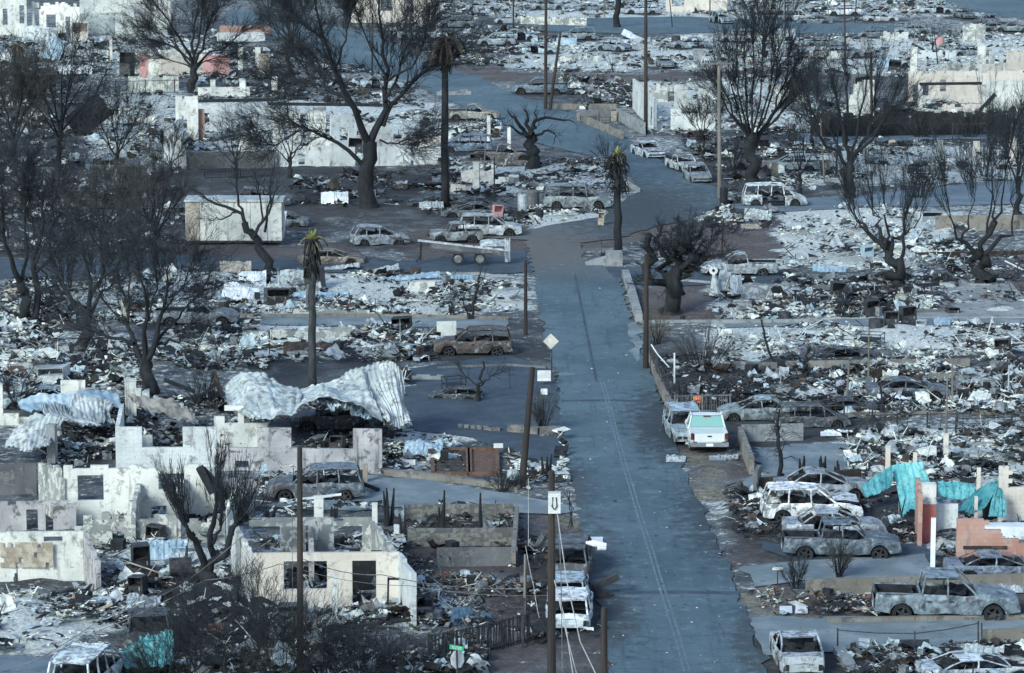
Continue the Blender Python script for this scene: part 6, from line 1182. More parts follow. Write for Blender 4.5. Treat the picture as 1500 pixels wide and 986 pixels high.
wire('cable slanting from the pollarded tree to the bottom left', [(20,985),(150,905),(260,860),(372,770)], .015, 'wire', 985, .1); wire('guy wire left of the transformer pole', [(770,800),(782,860),(790,905)], .015, 'wire_pale', 960, .1); wire('second guy wire left of the transformer pole', [(774,700),(774,800)], .012, 'wire_pale', 960); wire('thin vertical cable beside the thin pole in the thicket', [(428,740),(429,940)], .012, 'wire', 985)
def picket(label, P, h, step=.16, mat='steel_dark', post=2.4, name='picket_fence', rail=True, pw_=.03, cat='fence', group=None, drop=0):
    W = wpoly(P); o = thing(name, label, cat, (W[0][0], W[0][1], 0), 0, group); rs = np.random.RandomState(len(P)*7+abs(int(W[0][0]))); g0 = MB(); g0.box((0,0,h/2),(pw_,.02,h)); me = g0.mesh('picket', MT[mat]); gp = MB(); gp.box((0,0,h/2),(.08,.08,h*1.08)); mp = gp.mesh('post', MT[mat]); cnt = 0
    for a, b_ in zip(W, W[1:]):
        L = np.hypot(*(b_-a)); d = (b_-a)/L; ang = math.atan2(d[1], d[0]); n = int(L/step)
        for i in range(n):
            if rs.rand() < drop: continue
            q = a+d*(i+.5)*step-W[0]; s_ = link('picket', me, o, (q[0], q[1], 0)); s_.rotation_euler = (rs.normal(0,.03), rs.normal(0,.04), ang); cnt += 1
        for i in range(int(L/post)+1):
            q = a+d*min(L, i*post)-W[0]; s_ = link('post', mp, o, (q[0], q[1], 0)); s_.rotation_euler = (0,0,ang)
        if rail:
            for z in (h*.12, h*.95):
                g = MB(); g.beam((a[0]-W[0][0], a[1]-W[0][1]-.03, z), (b_[0]-W[0][0], b_[1]-W[0][1]-.03, z+rs.normal(0,.02)), .04, .05); g.build('rail', MT[mat], o)
    return o
picket('dark slatted fence with sagging rails behind the stop sign', [(628,972),(662,966),(700,958),(740,948),(778,938)], 1.15, .13, 'steel_dark', 1.3, pw_=.07, drop=.15)
picket('grey picket fence behind the white pickup', [(988,606),(1072,604)], 1.0, .13, 'wire', 1.5, pw_=.03); picket('rusted picket fence along the slope below the white pipe', [(953,534),(963,560),(985,600)], 1.3, .25, 'steel_dark', 2.5, drop=.2)
picket('dark iron railing on the right dark lot', [(1195,618),(1330,616)], .9, .3, 'steel_dark', 1.5, drop=.3); picket('burnt wooden pickets under the long ruin wall', [(300,262),(400,258)], .6, .5, 'char', 3, drop=.4); picket('thin iron fence before the corner house ramp', [(850,180),(898,182)], .7, .3, 'steel_dark', 1.5)
picket('broken dark fence between the transformer pole and the terraces', [(766,948),(768,900),(772,850)], 1.2, .4, 'steel_dark', 3, drop=.3); picket('burnt gate bars beside the box trailer', [(740,384),(748,384)], 1.6, .1, 'steel_pale', .3); picket('row of thin dark stakes in the left yard', [(20,320),(110,316)], 1.4, .6, 'char', 3, drop=.3); picket('thin stakes before the pink wall', [(170,140),(262,138)], 1.5, .7, 'char', 3)
picket('thin iron stakes below the far right lane', [(1395,212),(1445,210)], 1.9, .8, 'steel_dark', 4)
picket('dark hurdle frames on the burnt lot right of the pickups', [(1270,632),(1420,628)], .9, .6, 'steel_dark', 1.6, drop=.3); picket('short stakes among the ash at the right edge', [(1400,640),(1500,636)], 1.0, .7, 'steel_dark', 3, drop=.4)
o = thing('steel_pipe_fence', 'open steel pipe fence on the lower right concrete slab', 'fence', tuple(G(1227,954)))
fp = [(1227,954,920),(1340,955,925),(1433,952,910)]
for (x, y, t_) in fp:
    g = MB(); g.tube([G(x,y), AT(x,t_,G(x,y).y)], .035, 8); world(g.build('post', MT['steel_dark']), o)
for (a_, b__) in ((0,1),(1,2)):
    p = AT(fp[a_][0], fp[a_][2]+3, G(*fp[a_][:2]).y-.06); q = AT(fp[b__][0], fp[b__][2]+3, G(*fp[b__][:2]).y-.06); m_ = p.lerp(q, .5)-Vector((0,0,.05)); g = MB(); g.tube([p, m_, q], .022, 6); world(g.build('rail', MT['steel_dark']), o)
g = MB(); g.tube([G(1438,952), AT(1438,912,G(1438,952).y)], .03, 8); world(g.build('post', MT['steel_dark']), o)
o = thing('white_pipe_fence', 'bent white pipe rail sloping down beside the dark pole', 'fence', tuple(G(958,525)))
for P in (((954,505),(964,520),(980,538)),((968,537),(978,556),(990,571)),((983,569),(988,577))):
    g = MB(); Yb = Y0(545); g.tube([AT(x, y, Yb-i*1.0) for i, (x, y) in enumerate(P)], .04, 7); world(g.build('rail', MT['white_paint']), o)
g = MB(); g.tube([G(988,562), AT(988,517,G(988,562).y)], .05, 8); world(g.build('post', MT['white_paint']), o)
# signs
o = thing('warning_sign', 'diamond shaped warning sign seen from its pale back at the left road edge', 'sign', tuple(G(808,566))); h = G(808,566); g = MB(); g.tube([Vector((0,0,0)), AT(808,488,h.y)-h], .035, 6); g.build('sign_post', MT['steel_dark'], o)
c = AT(807,500,h.y-.06)-h; g = MB(); g.box(c, (.62,.02,.62), rot=Matrix.Rotation(math.pi/4,3,'Y')); g.build('sign_plate', MT['sign_back'], o)
o = thing('stop_sign', 'green street name plate above a stop sign seen edge on at the bottom', 'sign', tuple(G(670,1005))); h = G(670,1005)
g = MB(); g.tube([Vector((0,0,0)), AT(669,947,h.y)-h], .04, 7); g.build('sign_post', MT['steel_dark'], o)
c = AT(670,966,h.y+.07)-h; g = MB(); g.tube([c-Vector((.004,.012,0)), c+Vector((.004,.012,0))], .36, 8); q = g.build('stop_plate', MT['sign_white'], o); q.matrix_parent_inverse = Matrix(); q.data.transform(Matrix.Translation(c) @ Matrix.Rotation(R(62),4,'Z') @ Matrix.Rotation(R(22.5),4,'Y') @ Matrix.Translation(-c))
c = AT(669,949,h.y-.02)-h; g = MB(); g.box(c, (.56,.03,.17), rot=Matrix.Rotation(R(6),3,'Y')@Matrix.Rotation(R(-14),3,'Z')); pl = g.build('street_name_plate', MT['green_sign'], o)
rs = np.random.RandomState(3); g = MB()
for i in range(6):
    x = -.18+.07*i; w_ = .045; bb = Matrix.Rotation(R(6),3,'Y')@Matrix.Rotation(R(-14),3,'Z')
    for sgn in rs.permutation([(0,.045,w_,.012),(0,-.045,w_,.012),(-.018,0,.012,.09),(.018,0,.012,.09)])[:3]:
        g.box(c+bb@Vector((x+sgn[0], -.02, sgn[1])), (sgn[2], .006, sgn[3]), rot=bb)
g.build('lettering', MT['sign_white'], pl)
def board(label, px, py, wp, hp, post, mat='sign_white'):
    h = G(px, py); o = thing('small_sign', label, 'sign', tuple(h)); s = S(py); g = MB(); g.box((0,0,post/s+hp/s/2), (wp/s,.03,hp/s)); g.build('sign_plate', MT[mat], o); g = MB(); g.tube([(0,.03,0),(0,.03,post/s+hp/s*.8)], .025, 6); g.build('sign_post', MT['steel_dark'], o)
board('small white board on a short post above the planter',730,664,14,7,8); board('small white board lying by the corrugated scraps left of the planter',599,682,19,8,1); board('white number board at the rear of the grey pickup',1139,754,1,1,1); board('small pale board on a thin post at the left end of the long retaining wall',1139,858,16,4,24); board('white panel standing behind the leaning pole',797,564,20,16,6)
board('white notice board on the edge of the bottom left house',797,580,10,9,2); board('white plate hanging on the fence wall above the ramp',853,162,9,5,2)
# hydrant
o = thing('fire_hydrant', 'dark fire hydrant on the concrete apron at the right roadside', 'hydrant', tuple(G(1084,726))); g = MB(); g.tube([(0,0,0),(0,0,.08),(0,0,.09),(0,0,.5),(0,0,.52),(0,0,.56),(0,0,.66),(0,0,.72)], [.17,.17,.12,.12,.16,.16,.1,.03], 12); g.build('barrel', MT['steel_dark'], o)
for a_ in (0, math.pi/2, math.pi):
    g = MB(); dd = Vector((math.cos(a_), -math.sin(a_), 0)); g.tube([dd*.1+Vector((0,0,.4)), dd*.22+Vector((0,0,.4))], .06, 8); g.build('outlet', MT['steel_dark'], o)
# ================================================================== METAL SHEETS
sheet('torn left hump of the twisted pale roof sheet', [
 [(330,566,2,645),(345,550,2,645),(373,543,2,645),(398,557,2,645),(436,572,2,645)],
 [(331,582,1,648),(352,566,1.4,648),(382,560,1.2,648),(410,574,1,648),(442,580,.8,648)],
 [(340,600,.2,655),(364,588,.2,655),(388,580,.6,655),(414,592,0,655),(440,592,-.2,655)],
 [(366,612,-.6,660),(380,608,-.7,660),(396,613,-.8,660),(416,610,-1.1,660),(434,603,-1.2,660)]], 'zinc', 110, 50, 9, .03, .30, 3, name='corrugated_roof', wave=.8, along='v', group='torn pieces of the twisted pale roof')
sheet('narrow middle span of the twisted pale roof sheet over the dark car', [
 [(420,570,1.8,648),(450,566,1.8,648),(478,560,1.6,648),(506,549,1.4,648),(536,545,1.2,648)],
 [(424,584,1,650),(452,574,.8,650),(480,568,.7,650),(508,562,.5,650),(540,566,.4,650)],
 [(426,596,0,655),(452,584,-.2,655),(482,575,-.4,655),(512,578,-.5,655),(548,590,-.6,655)],
 [(424,606,-1,660),(450,592,-.9,660),(484,584,-1,660),(520,594,-1.3,660),(562,616,-1.4,655)]], 'zinc', 110, 44, 7, .028, .28, 21, name='corrugated_roof', wave=.8, along='v', group='torn pieces of the twisted pale roof')
sheet('broad right end of the twisted pale roof sheet rising highest and collapsing to the ground', [
 [(492,556,1.4,646),(515,544,1.5,646),(545,532,1.6,646),(570,529,1.2,646),(586,540,.6,645)],
 [(500,566,.8,648),(522,558,.8,648),(548,552,.8,648),(574,548,.3,646),(590,566,0,645)],
 [(520,580,.2,652),(536,578,.1,652),(558,576,0,650),(578,578,-.4,648),(594,592,-.6,646)],
 [(545,598,-.4,655),(558,600,-.6,655),(572,604,-.8,652),(586,606,-1,650),(600,614,-1.1,648)],
 [(560,612,-.8,657),(568,618,-1,656),(576,624,-1.2,655),(590,628,-1.3,652),(605,624,-1.4,650)]], 'zinc', 120, 60, 15, .035, .22, 22, name='corrugated_roof', wave=.7, along='u', group='torn pieces of the twisted pale roof')
sheet('crumpled blue grey fold hanging under the middle span of the roof', [[(462,578,0,650),(490,574,0,650),(520,582,0,650),(548,596,0,650)],[(470,590,-.8,655),(494,586,-.8,655),(522,598,-.9,655),(546,610,-1,655)],[(484,600,-1.2,658),(500,596,-1.2,658),(520,606,-1.2,658),(540,616,-1.2,658)]], 'zinc_blue', 50, 24, 0, 0, .4, 23, name='corrugated_roof', lin=True)
sheet('pale corrugated flap standing up at the right end of the twisted roof sheet', [[(555,534,1.5,650),(575,530,1.4,650),(590,545,1.3,650)],[(556,570,.8,650),(578,572,.6,650),(592,580,.5,650)],[(560,606,-.5,650),(580,612,-.6,650),(588,616,-.7,650)],[(562,622,-1,655),(580,626,-1,655),(604,616,-1.2,655)]], 'zinc', 40, 40, 9, .05, .15, 5, name='corrugated_roof')
sheet('tan crumpled sheet hanging between the two white posts', [[(186,578,1,640),(220,583,1,640),(262,590,1,640),(280,596,1,640)],[(196,590,.4,645),(228,598,.2,645),(262,602,.2,645),(286,612,.2,645)],[(205,598,-.4,650),(238,606,-.6,650),(262,616,-.6,650),(289,622,-.8,650)]], 'sheet_tan', 46, 20, 0, 0, .25, 7, name='roofing_sheet')
sheet('pale blue corrugated sheet pile at the far left', [[(10,640,1.5,680),(45,610,1.5,680),(80,608,1.2,680),(94,612,1,680)],[(5,655,.5,680),(40,635,.2,680),(70,632,.2,680),(80,640,0,680)],[(12,652,-.5,685),(38,660,-.8,685),(62,655,-.8,685),(72,650,-.8,685)]], 'zinc', 60, 24, 14, .03, .22, 8, name='corrugated_roof')
sheet('grey sheet over the pale car behind the pale wall stump', [[(26,588,1,625),(60,576,1,625),(92,578,1,625),(130,570,1,625),(172,576,1,625)],[(28,596,.2,625),(62,590,.4,625),(95,592,0,625),(135,580,0,625),(176,590,0,625)],[(44,604,-.6,630),(70,602,-.6,630),(96,602,-.6,630),(140,590,-.6,630),(180,600,-.6,630)]], 'zinc_blue', 60, 20, 12, .03, .15, 9)
sheet('pale grey buckled sheet in front of the white wall stump', [[(104,580,0,640),(120,578,0,640),(150,584,0,640),(170,592,0,640)],[(102,596,-.4,640),(124,598,-.4,640),(150,604,-.4,640),(160,606,-.4,640)],[(100,612,-.8,645),(130,620,-.8,645),(150,618,-.8,645),(170,618,-.8,645)]], 'sheet_grey', 50, 24, 12, .035, .3, 10)
sheet('dark grey ribbed sheet sliding off the buckled one at the left', [[(60,592,0,640),(80,590,0,640),(100,596,0,640)],[(66,604,-.5,645),(88,606,-.5,645),(110,612,-.5,645)],[(96,614,-1,650),(120,622,-1,650),(150,624,-1,650)]], 'sheet_grey', 40, 24, 10, .05, .2, 11)
sheet('upright turquoise roofing sheet leaning on the red and white pier', [[(1304,682,1,742),(1330,678,1,742),(1352,676,1,742)],[(1312,705,.5,742),(1336,700,.5,742),(1360,700,.5,742)],[(1318,735,0,750),(1338,730,0,750),(1368,726,0,750)],[(1322,756,-.5,757),(1332,748,-.5,757),(1376,742,-.5,757)]], 'teal', 40, 40, 5, .022, .08, 12, name='turquoise_sheet', group='turquoise roofing sheets', lin=True)
sheet('folded turquoise sheet sloping to the left of the upright one', [[(1262,712,.5,745),(1284,696,.6,745),(1306,682,1,745)],[(1264,722,0,745),(1286,712,.2,745),(1308,700,.5,745)],[(1270,728,-.4,745),(1290,722,-.2,745),(1304,714,0,745)]], 'teal_dark', 40, 20, 5, .022, .08, 13, name='turquoise_sheet', group='turquoise roofing sheets', lin=True)
sheet('turquoise sheet strip lying behind the white panel wall', [[(1374,706,1,745),(1400,706,1,745),(1428,710,1,745)],[(1374,716,.3,745),(1402,716,.3,745),(1428,718,.3,745)],[(1378,728,-.3,745),(1402,732,-.3,745),(1424,730,-.3,745)]], 'teal', 40, 20, 5, .022, .08, 14, name='turquoise_sheet', group='turquoise roofing sheets', lin=True)
sheet('fallen dark turquoise ribbed sheet heap before the cream pier', [[(1436,714,.5,765),(1452,706,.5,765),(1464,704,.5,765)],[(1412,736,0,765),(1434,728,0,765),(1460,716,0,765)],[(1402,748,-.4,768),(1424,752,-.4,768),(1446,742,-.4,768)]], 'teal_dark', 40, 30, 8, .022, .08, 15, name='turquoise_sheet', group='turquoise roofing sheets', lin=True)
sheet('small turquoise scrap at the foot of the cream pier', [[(1458,712,0,770),(1468,716,0,770)],[(1452,735,-.2,770),(1474,738,-.2,770)],[(1448,756,-.4,772),(1474,758,-.4,772)]], 'teal_dark', 20, 24, 4, .022, .08, 16, name='turquoise_sheet', group='turquoise roofing sheets', lin=True)
sheet('turquoise sheet draped over the nose of the dark car at the bottom left', [[(204,934,.5,972),(225,930,.5,972),(254,924,.5,972)],[(196,945,0,975),(225,944,0,975),(254,944,0,975)],[(170,960,-.5,980),(215,962,-.5,980),(254,962,-.5,980)],[(168,974,-.7,985),(215,976,-.7,985),(250,972,-.7,985)]], 'teal', 44, 30, 0, 0, .25, 17, name='turquoise_sheet')
flat_sheet('tiny turquoise board on the white ash yard at the bottom left', 44,944, 30,6,'teal',18,crump=.05,lift=1,name='turquoise_board')
FS = [(370,420,40,22,'white_sheet','white torn panel left of the slim palm',0),(352,440,52,22,'white_sheet','tilted pale panel beside the black washer',.25),(345,402,46,18,'sheet_tan','cream rolled sheet at the top of the rubble strip',0),(440,418,60,22,'zinc','large pale sheet behind the slim palm',0),(497,396,60,7,'zinc','long flat pale strip lying towards the lane',-.15),(470,442,80,14,'zinc_blue','pale blue sheet right of the slim palm',0),(600,412,90,9,'zinc_blue','blue metal strip below the flatbed trailer',-.1),(670,412,46,8,'zinc_blue','small blue sheet end by the front garden',.05),(560,400,50,8,'zinc','bent pale strip in the middle of the rubble strip',-.2),
 (8,478,36,18,'zinc','white tilted sheet at the left edge under the twin trunked tree',.3),(560,492,44,14,'steel_dark','dark slab leaning in the ash below the lane',-.1),(460,520,90,18,'char_brown','long dark scorched sheet at the palm foot',0),(540,520,90,14,'sheet_grey','grey sheet right of the dark scorched one',-.05),
 (1120,440,70,24,'plaster_patchy','big crumpled white canvas on the right rubble lot',0),(1168,442,40,14,'zinc','torn pale sheet right of the white canvas',.2),(1110,325,40,18,'zinc','pointed pale sheet lying above the stump tree',.1),(1108,336,46,8,'sheet_tan','flat tan sheet beside the pointed one',0),(1100,402,62,12,'zinc','pale sheet under the grey pickup by the cone',-.1),(1060,432,18,34,'zinc','upright folded white sheet below the tyre cone',.2),(1078,434,16,30,'sheet_grey','grey upright sheet beside the folded white one',0),
 (1230,640,56,9,'white_sheet','white curled sheet lying before the dark van shell',-.05),(1310,592,50,14,'white_sheet','white slab in the tangled lot',0),(1215,400,50,10,'zinc_blue','pale blue panel in the ash lot at the right',.1),(1380,478,24,12,'zinc_blue','small pale blue panel near the appliances',0),(1300,545,30,16,'plaster_cream','pale roof piece in the tangled lot',.3),(1358,546,26,12,'plaster_cream','second pale roof piece in the tangled lot',.2),
 (620,672,56,24,'zinc_blue','blue grey corrugated scrap left of the planter',.1),(650,678,50,16,'zinc','crumpled white corrugated piece at the planter',.2),(360,648,56,18,'zinc_blue','pale blue floor sheet inside the carport wall',0),(300,660,30,16,'zinc','pale sheet in the carport wall gap',0),(240,822,70,30,'zinc_blue','pale blue collapsed panel inside the two window house',0),(300,878,40,20,'tarp_blue','blue grey tarp heap under the pollarded tree',.3),(210,895,50,22,'sheet_grey','grey crumpled sheet on the dark heap',.1),(690,920,60,26,'tarp_blue','blue tarp heap behind the slatted fence',.2),(548,870,26,40,'sheet_grey','grey cloth hanging in the doorway of the pink house',0),
 (870,797,26,3,'white_sheet','white shard lying in the left lane of the road',0),(1020,655,30,14,'white_sheet','white tin sheet fallen behind the pickup',.3),(990,678,28,10,'zinc','ribbed white sheet piece at the road edge behind the pickup',.1),(1060,676,44,8,'sheet_grey','grey broken trim piece below the white pickup',-.1),(1151,900,18,6,'white_sheet','white board on the grass verge, left piece',0),(1174,900,18,7,'white_sheet','white board on the grass verge, right piece',.1),(1220,884,24,9,'white_sheet','small white scrap beside the crew cab pickup',-.1),
 (80,90,24,34,'zinc_blue','pale blue tilted sheet in the left upper yard',.4),(110,110,50,14,'white_sheet','white low curved sheet in the left upper yard',0),(60,60,50,20,'zinc','pale sheet pile below the top left building',.1),(140,50,40,20,'zinc_blue','blue grey sheet leaning by the pale safe',-.2),(322,355,14,50,'plaster_blue','white cloth strip hanging from the leaning tree before the box trailer',0),(412,346,12,36,'white_sheet','white narrow scrap behind the leaning tree',.1),(1470,870,60,22,'steel_pale','pale torn bonnet piece at the right edge',0),(1440,975,60,30,'zinc','pale bent wreck panel at the bottom right',.1),(1330,950,60,10,'steel_dark','dark long slat on the concrete at the lower right',.1),(1266,948,16,10,'zinc','small corrugated scrap behind the lone sedan',0),
 (490,300,40,18,'white_sheet','white scraps pile at the left of the forked tree foot',0),(632,306,36,10,'zinc','pale sheet on the dark car in the litter',0),(700,270,50,20,'plaster_cream','cream panel in the ash lot by the palm',0),(830,70,30,14,'zinc_blue','blue sheet on the upper lot',0),(925,58,30,9,'white_sheet','white tilted strip in the upper lot',.5),(1010,60,40,8,'zinc','pale strip in the upper lot right of the pole',0),(1300,100,34,16,'zinc_blue','blue crumpled vehicle roof near the white complex',0),(1150,55,30,12,'zinc','pale bent sheet at the hill street',0),(130,200,40,60,'char','dark slanting roof panel in the left thicket',.9)]
for i, (x, y, w, h, mt, lb, rt) in enumerate(FS): flat_sheet(lb, x, y, w, h, mt, 100+i, ribs=(8 if mt in ('zinc','zinc_blue','sheet_grey') and w > 35 else 0), crump=.14 if w > 30 else .08, rot=rt, lift=min(6, h*.3))
# ================================================================== APPLIANCES, TANKS, SCRAP
AP = [(207,842,26,48,'steel_dark','box','tall dark water cabinet in the yard behind the pollarded tree'),(204,874,24,32,'steel_dark','box','dark cabinet in front of the tall one in the yard'),(227,802,24,34,'steel_dark','box','dark blue metal box inside the two window house'),(265,862,32,48,'steel_dark','drum','black barrel barbecue on legs left of the pollarded tree'),(405,446,34,24,'steel_dark','box','black washer with an open front left of the palm'),(462,424,26,34,'steel_dark','box','dark open cabinet right of the palm trunk'),(453,452,12,36,'concrete_dark','box','narrow brown cabinet touching the palm trunk'),
 (590,486,28,22,'char','box','tilted dark box on the ash below the lane'),(665,572,30,20,'char','frame','crumpled black frame on the ash heap'),(495,660,20,22,'steel_dark','box','green black stove behind the carport wall gap'),(410,655,14,20,'steel_dark','box','dark stove at the left of the carport gap'),(430,906,40,22,'concrete_dark','box','grey tub standing below the pink house window'),(622,915,24,48,'black','frame','black steel rack right of the white house column'),(640,780,6,4,'black','box','tiny black box on the terrace'),
 (752,706,20,24,'zinc','ball','white ball shaped tank by the leaning pole'),(1022,592,14,12,'orange','tank','small orange tub in the dark lot behind the picket fence'),(1277,462,20,24,'steel_dark','box','dark fridge in the appliance lot'),(1330,478,22,30,'steel_dark','box','dark blue washer on the ash edge'),(1305,480,20,24,'steel_dark','box','black box stove left of the dark blue washer'),(1225,440,20,28,'steel_dark','box','dark cabinet in the right rubble lot'),(1208,450,14,18,'concrete_dark','box','brown box in the right rubble lot'),(1320,452,20,22,'black','frame','black chair frame in the appliance lot'),(1368,438,34,18,'black','frame','black bench frame at the end of the appliance lot'),(1275,505,36,18,'char','frame','blue black crate pile under the appliance lot'),(1350,482,14,14,'steel_pale','box','pale square box beside the dark blue washer'),(1395,460,18,10,'steel_dark','box','dark rounded box near the right edge of the lot'),
 (1270,376,16,16,'zinc_blue','box','blue metal cabinet under the pollarded tree'),(1360,324,34,14,'sheet_grey','box','grey chest on the bright lot'),(1470,520,22,24,'steel_dark','box','dark cage like box on the right ash edge'),(1480,596,16,14,'char','box','small dark grill on legs near the right edge'),(1450,760,18,44,'black','box','black slab leaning on the cream pier'),(1150,470,18,14,'steel_dark','tank','dark pot in the ash field'),(1283,484,22,18,'steel_dark','tank','dark drum in the appliance lot'),
 (116,62,24,30,'plaster_cream','box','pale yellow safe like cabinet at the top left'),(92,62,10,14,'steel_dark','box','small dark box left of the pale safe'),(186,112,18,36,'steel_dark','box','blue black cabinet left of the pink walls'),(486,296,8,16,'steel_dark','box','small blue box left of the forked tree'),(728,322,14,22,'pink','box','small pink cabinet behind the pale suv'),(710,340,16,14,'steel_dark','frame','black frame behind the pale suv'),(700,238,20,14,'steel_dark','box','dark crate by the blue grey van'),(520,228,20,26,'steel_dark','box','dark boiler at the trunk of the forked tree'),(610,222,22,28,'tarp_blue','box','blue black cabinet on the long ruin floor'),(585,222,20,24,'steel_dark','box','dark stove on the long ruin floor'),
 (1310,106,18,18,'steel_dark','box','black box under the blue vehicle roof'),(1265,150,26,40,'concrete_dark','box','dark grey hut beside the round crowned tree top'),(1376,66,14,12,'pink','tank','pink round dish like object on the upper right lot'),(990,64,14,12,'steel_dark','tank','dark tub on the upper lot'),(990,150,20,16,'steel_dark','box','black window box in the corner house'),(1100,320,50,22,'steel_dark','frame','burnt metal frame heap at the right upper street corner'),(1060,300,12,26,'char','tank','charred stump post by the right upper street'),(780,304,20,26,'concrete_dark','tank','round rusty tank left of the burnt minivan'),(765,314,14,30,'sheet_grey','tank','second rusty tank left of the minivan'),(880,330,9,20,'tan_debris','box','tan post box below the burnt minivan'),
 (892,372,22,24,'steel_dark','frame','bent iron step railing at the palm foot'),(1048,398,12,6,'rubber','tank','black tyre on the white cone'),(136,792,18,22,'steel_dark','box','black cupboard in the left house ruin'),(20,850,20,22,'steel_dark','box','broken black chair at the low white house'),(70,616,18,22,'steel_dark','box','dark box on the floor behind the grey pillar'),(640,500,10,14,'steel_dark','box','small dark box beside the white block wall'),(1000,470,8,8,'rubber','tank','small black pot near the stump tree'),(80,560,40,24,'sheet_grey','box','grey chest behind the white wall stump')]
for i, (x, y, w, h, mt, k, lb) in enumerate(AP): appliance(lb, x, y, w, h, mt, k, tilt=(rnd.uniform(-.1,.1), rnd.uniform(-.1,.1)) if k in ('box',) else (0,0))
# beams and planks that can be told apart
def log(label, x0, y0, x1, y1, foot, r=.12, mat='char', lift=.1, cat='beam', name='charred_beam', dy=0):
    a = AT(x0, y0, Y0(foot)); b_ = AT(x1, y1, Y0(foot)+dy); g = MB(); g.beam(Vector((0,0,0)), b_-a, r*2, r*1.6); o = g.build(name, MT[mat]); o.location = a; return tag(o, label, cat, 'charred beams and logs')
log('broken log leaning over the left road edge by the white suv', 866,862, 906,844, 872, .17, 'bark_grey'); log('short thick trunk piece under the leaning log', 870,868, 892,872, 876, .2, 'char')
log('long dark plank leaning against the corner of the two window house', 297,686, 364,762, 770, .14); log('dark wide board end at the top of the long leaning plank', 292,684, 312,722, 772, .2)
log('long dark pole lying before the pink house front', 370,934, 602,908, 925, .07); log('orange brown plank on the dark heap', 106,874, 160,888, 888, .14, 'wood_fresh'); log('second orange brown plank lower on the dark heap', 104,884, 150,892, 893, .1, 'wood_fresh'); log('pale split post in the forked tree', 176,440, 184,462, 500, .12, 'tan_debris'); log('pale beam crossing the dark heap', 120,904, 165,884, 905, .06, 'tan_debris')
log('dark slanting beam in the white building shell', 1432,166, 1458,138, 168, .22); log('dark beam lying on the white complex lot', 1336,64, 1366,80, 82, .16); log('slanting board behind the fan shaped tree', 1216,100, 1250,112, 110, .14); log('charred upright post at the right end of the white building', 1473,158, 1473,140, 160, .16)
log('fallen branch on the ash by the right edge', 1228,424, 1376,416, 426, .12, 'bark'); log('white plank bridging toward the right edge', 1472,382, 1500,396, 398, .06, 'white_sheet'); log('pale board in front of the grey suv', 412,735, 500,724, 745, .06, 'white_sheet'); log('dark plank lying on the blue driveway', 530,708, 556,718, 720, .1)
log('burnt beam slanting on the left window yard', 14,644, 70,652, 672, .09, 'tan_debris'); log('twisted dark branch left of the roof sheet', 285,590, 318,560, 600, .12); log('second twisted dark branch left of the roof sheet', 240,556, 286,574, 590, .12); log('tall pointed charred plank behind the roof sheet', 312,545, 324,576, 600, .14, 'char_brown'); log('pale conduit on the white house column', 535,706, 535,680, 706, .14, 'tan_debris')
log('charred beam standing in the long carport wall', 480,690, 481,658, 692, .07); log('fallen trunk under the palm by the bend', 880,372, 900,378, 380, .14); log('bent black post by the porch column', 568,890, 569,846, 906, .05); log('short arm of the bent black post', 569,848, 585,848, 906, .05); log('diagonal plank at the lower right yard', 1444,940, 1500,946, 948, .12, 'char'); log('thin pole lying across the road edge', 1148,918, 1205,905, 906, .05,'steel_dark')
# tyre cone
o = thing('white_cone', 'white bent sheet cone topped by a pale wheel below the grey pickup', 'wheel', tuple(G(1048,432))); g = MB(); g.tube([Vector((0,0,0)), AT(1046,402,G(1048,432).y)-G(1048,432)], [.45,.12], 8); g.build('cone', MT['zinc'], o); c = AT(1045,396,G(1048,432).y)-G(1048,432); g = MB(); g.tube([c-Vector((0,.08,0)), c+Vector((0,.08,0))], .28, 14); g.build('wheel', MT['white_sheet'], o); g = MB(); g.tube([c-Vector((0,.1,0)), c-Vector((0,.08,0))], .1, 10); g.build('hub', MT['black'], o)
# stones along the cactus bed and yard edges
for (lb, P, sz) in (('row of pale stones along the cactus bed',[(790,640),(822,636)],.3),('rough stone row below the front house yard on the left',[(110,520),(190,522)],.35),('stones edging the red yard below the palm by the bend',[(640,238),(760,236),(870,236)],.25),('stone row at the lower left of the slatted fence',[(600,985),(660,975)],.35),('stone row on the verge left of the small planter',[(670,626),(735,632)],.3)):
    W = wpoly(P); o = thing('stone_row', lb, 'stones', (W[0][0], W[0][1], 0), 0, 'rows of loose stones'); 
    for a_, b__ in zip(W, W[1:]):
        L = np.hypot(*(b__-a_)); n = int(L/sz/1.1)
        for i in range(n):
            q = a_+(b__-a_)*(i+.5)/n-W[0]; g = MB(); V = BV*np.array([sz,sz*.9,sz*.7])*nr.uniform(.7,1.2,(8,3)); g.add(V+[0,0,sz*.25], BOXQ); s_ = g.build('stone', MT['stone'], o, smooth=False); s_.location = (q[0], q[1]+rnd.uniform(-.1,.1), 0); s_.rotation_euler = (0,0,rnd.uniform(0,3))
pole('thin bare post behind the dead frond palm', 640,44,634,-16,.06,'pole_grey',name='thin_post',group='thin burnt posts',n=6)
pole('thin bare post near the top right of the palm', 690,40,694,-10,.06,'char',name='thin_post',group='thin burnt posts',n=6)
pole('thin post left of the thick trunk at the top', 885,30,885,-20,.06,'pole_grey',name='thin_post',group='thin burnt posts',n=6)
pole('thin post right of the tall dark pole near the top', 985,40,979,-20,.06,'char',name='thin_post',group='thin burnt posts',n=6)
pole('thin post left of the fan shaped tree top', 1085,30,1089,-20,.06,'pole_grey',name='thin_post',group='thin burnt posts',n=6)
pole('leaning thin post beside the hill street', 1150,60,1150,-10,.06,'char',name='thin_post',group='thin burnt posts',n=6)
pole('thin post among the top right wrecks', 1215,30,1209,-20,.06,'pole_grey',name='thin_post',group='thin burnt posts',n=6)
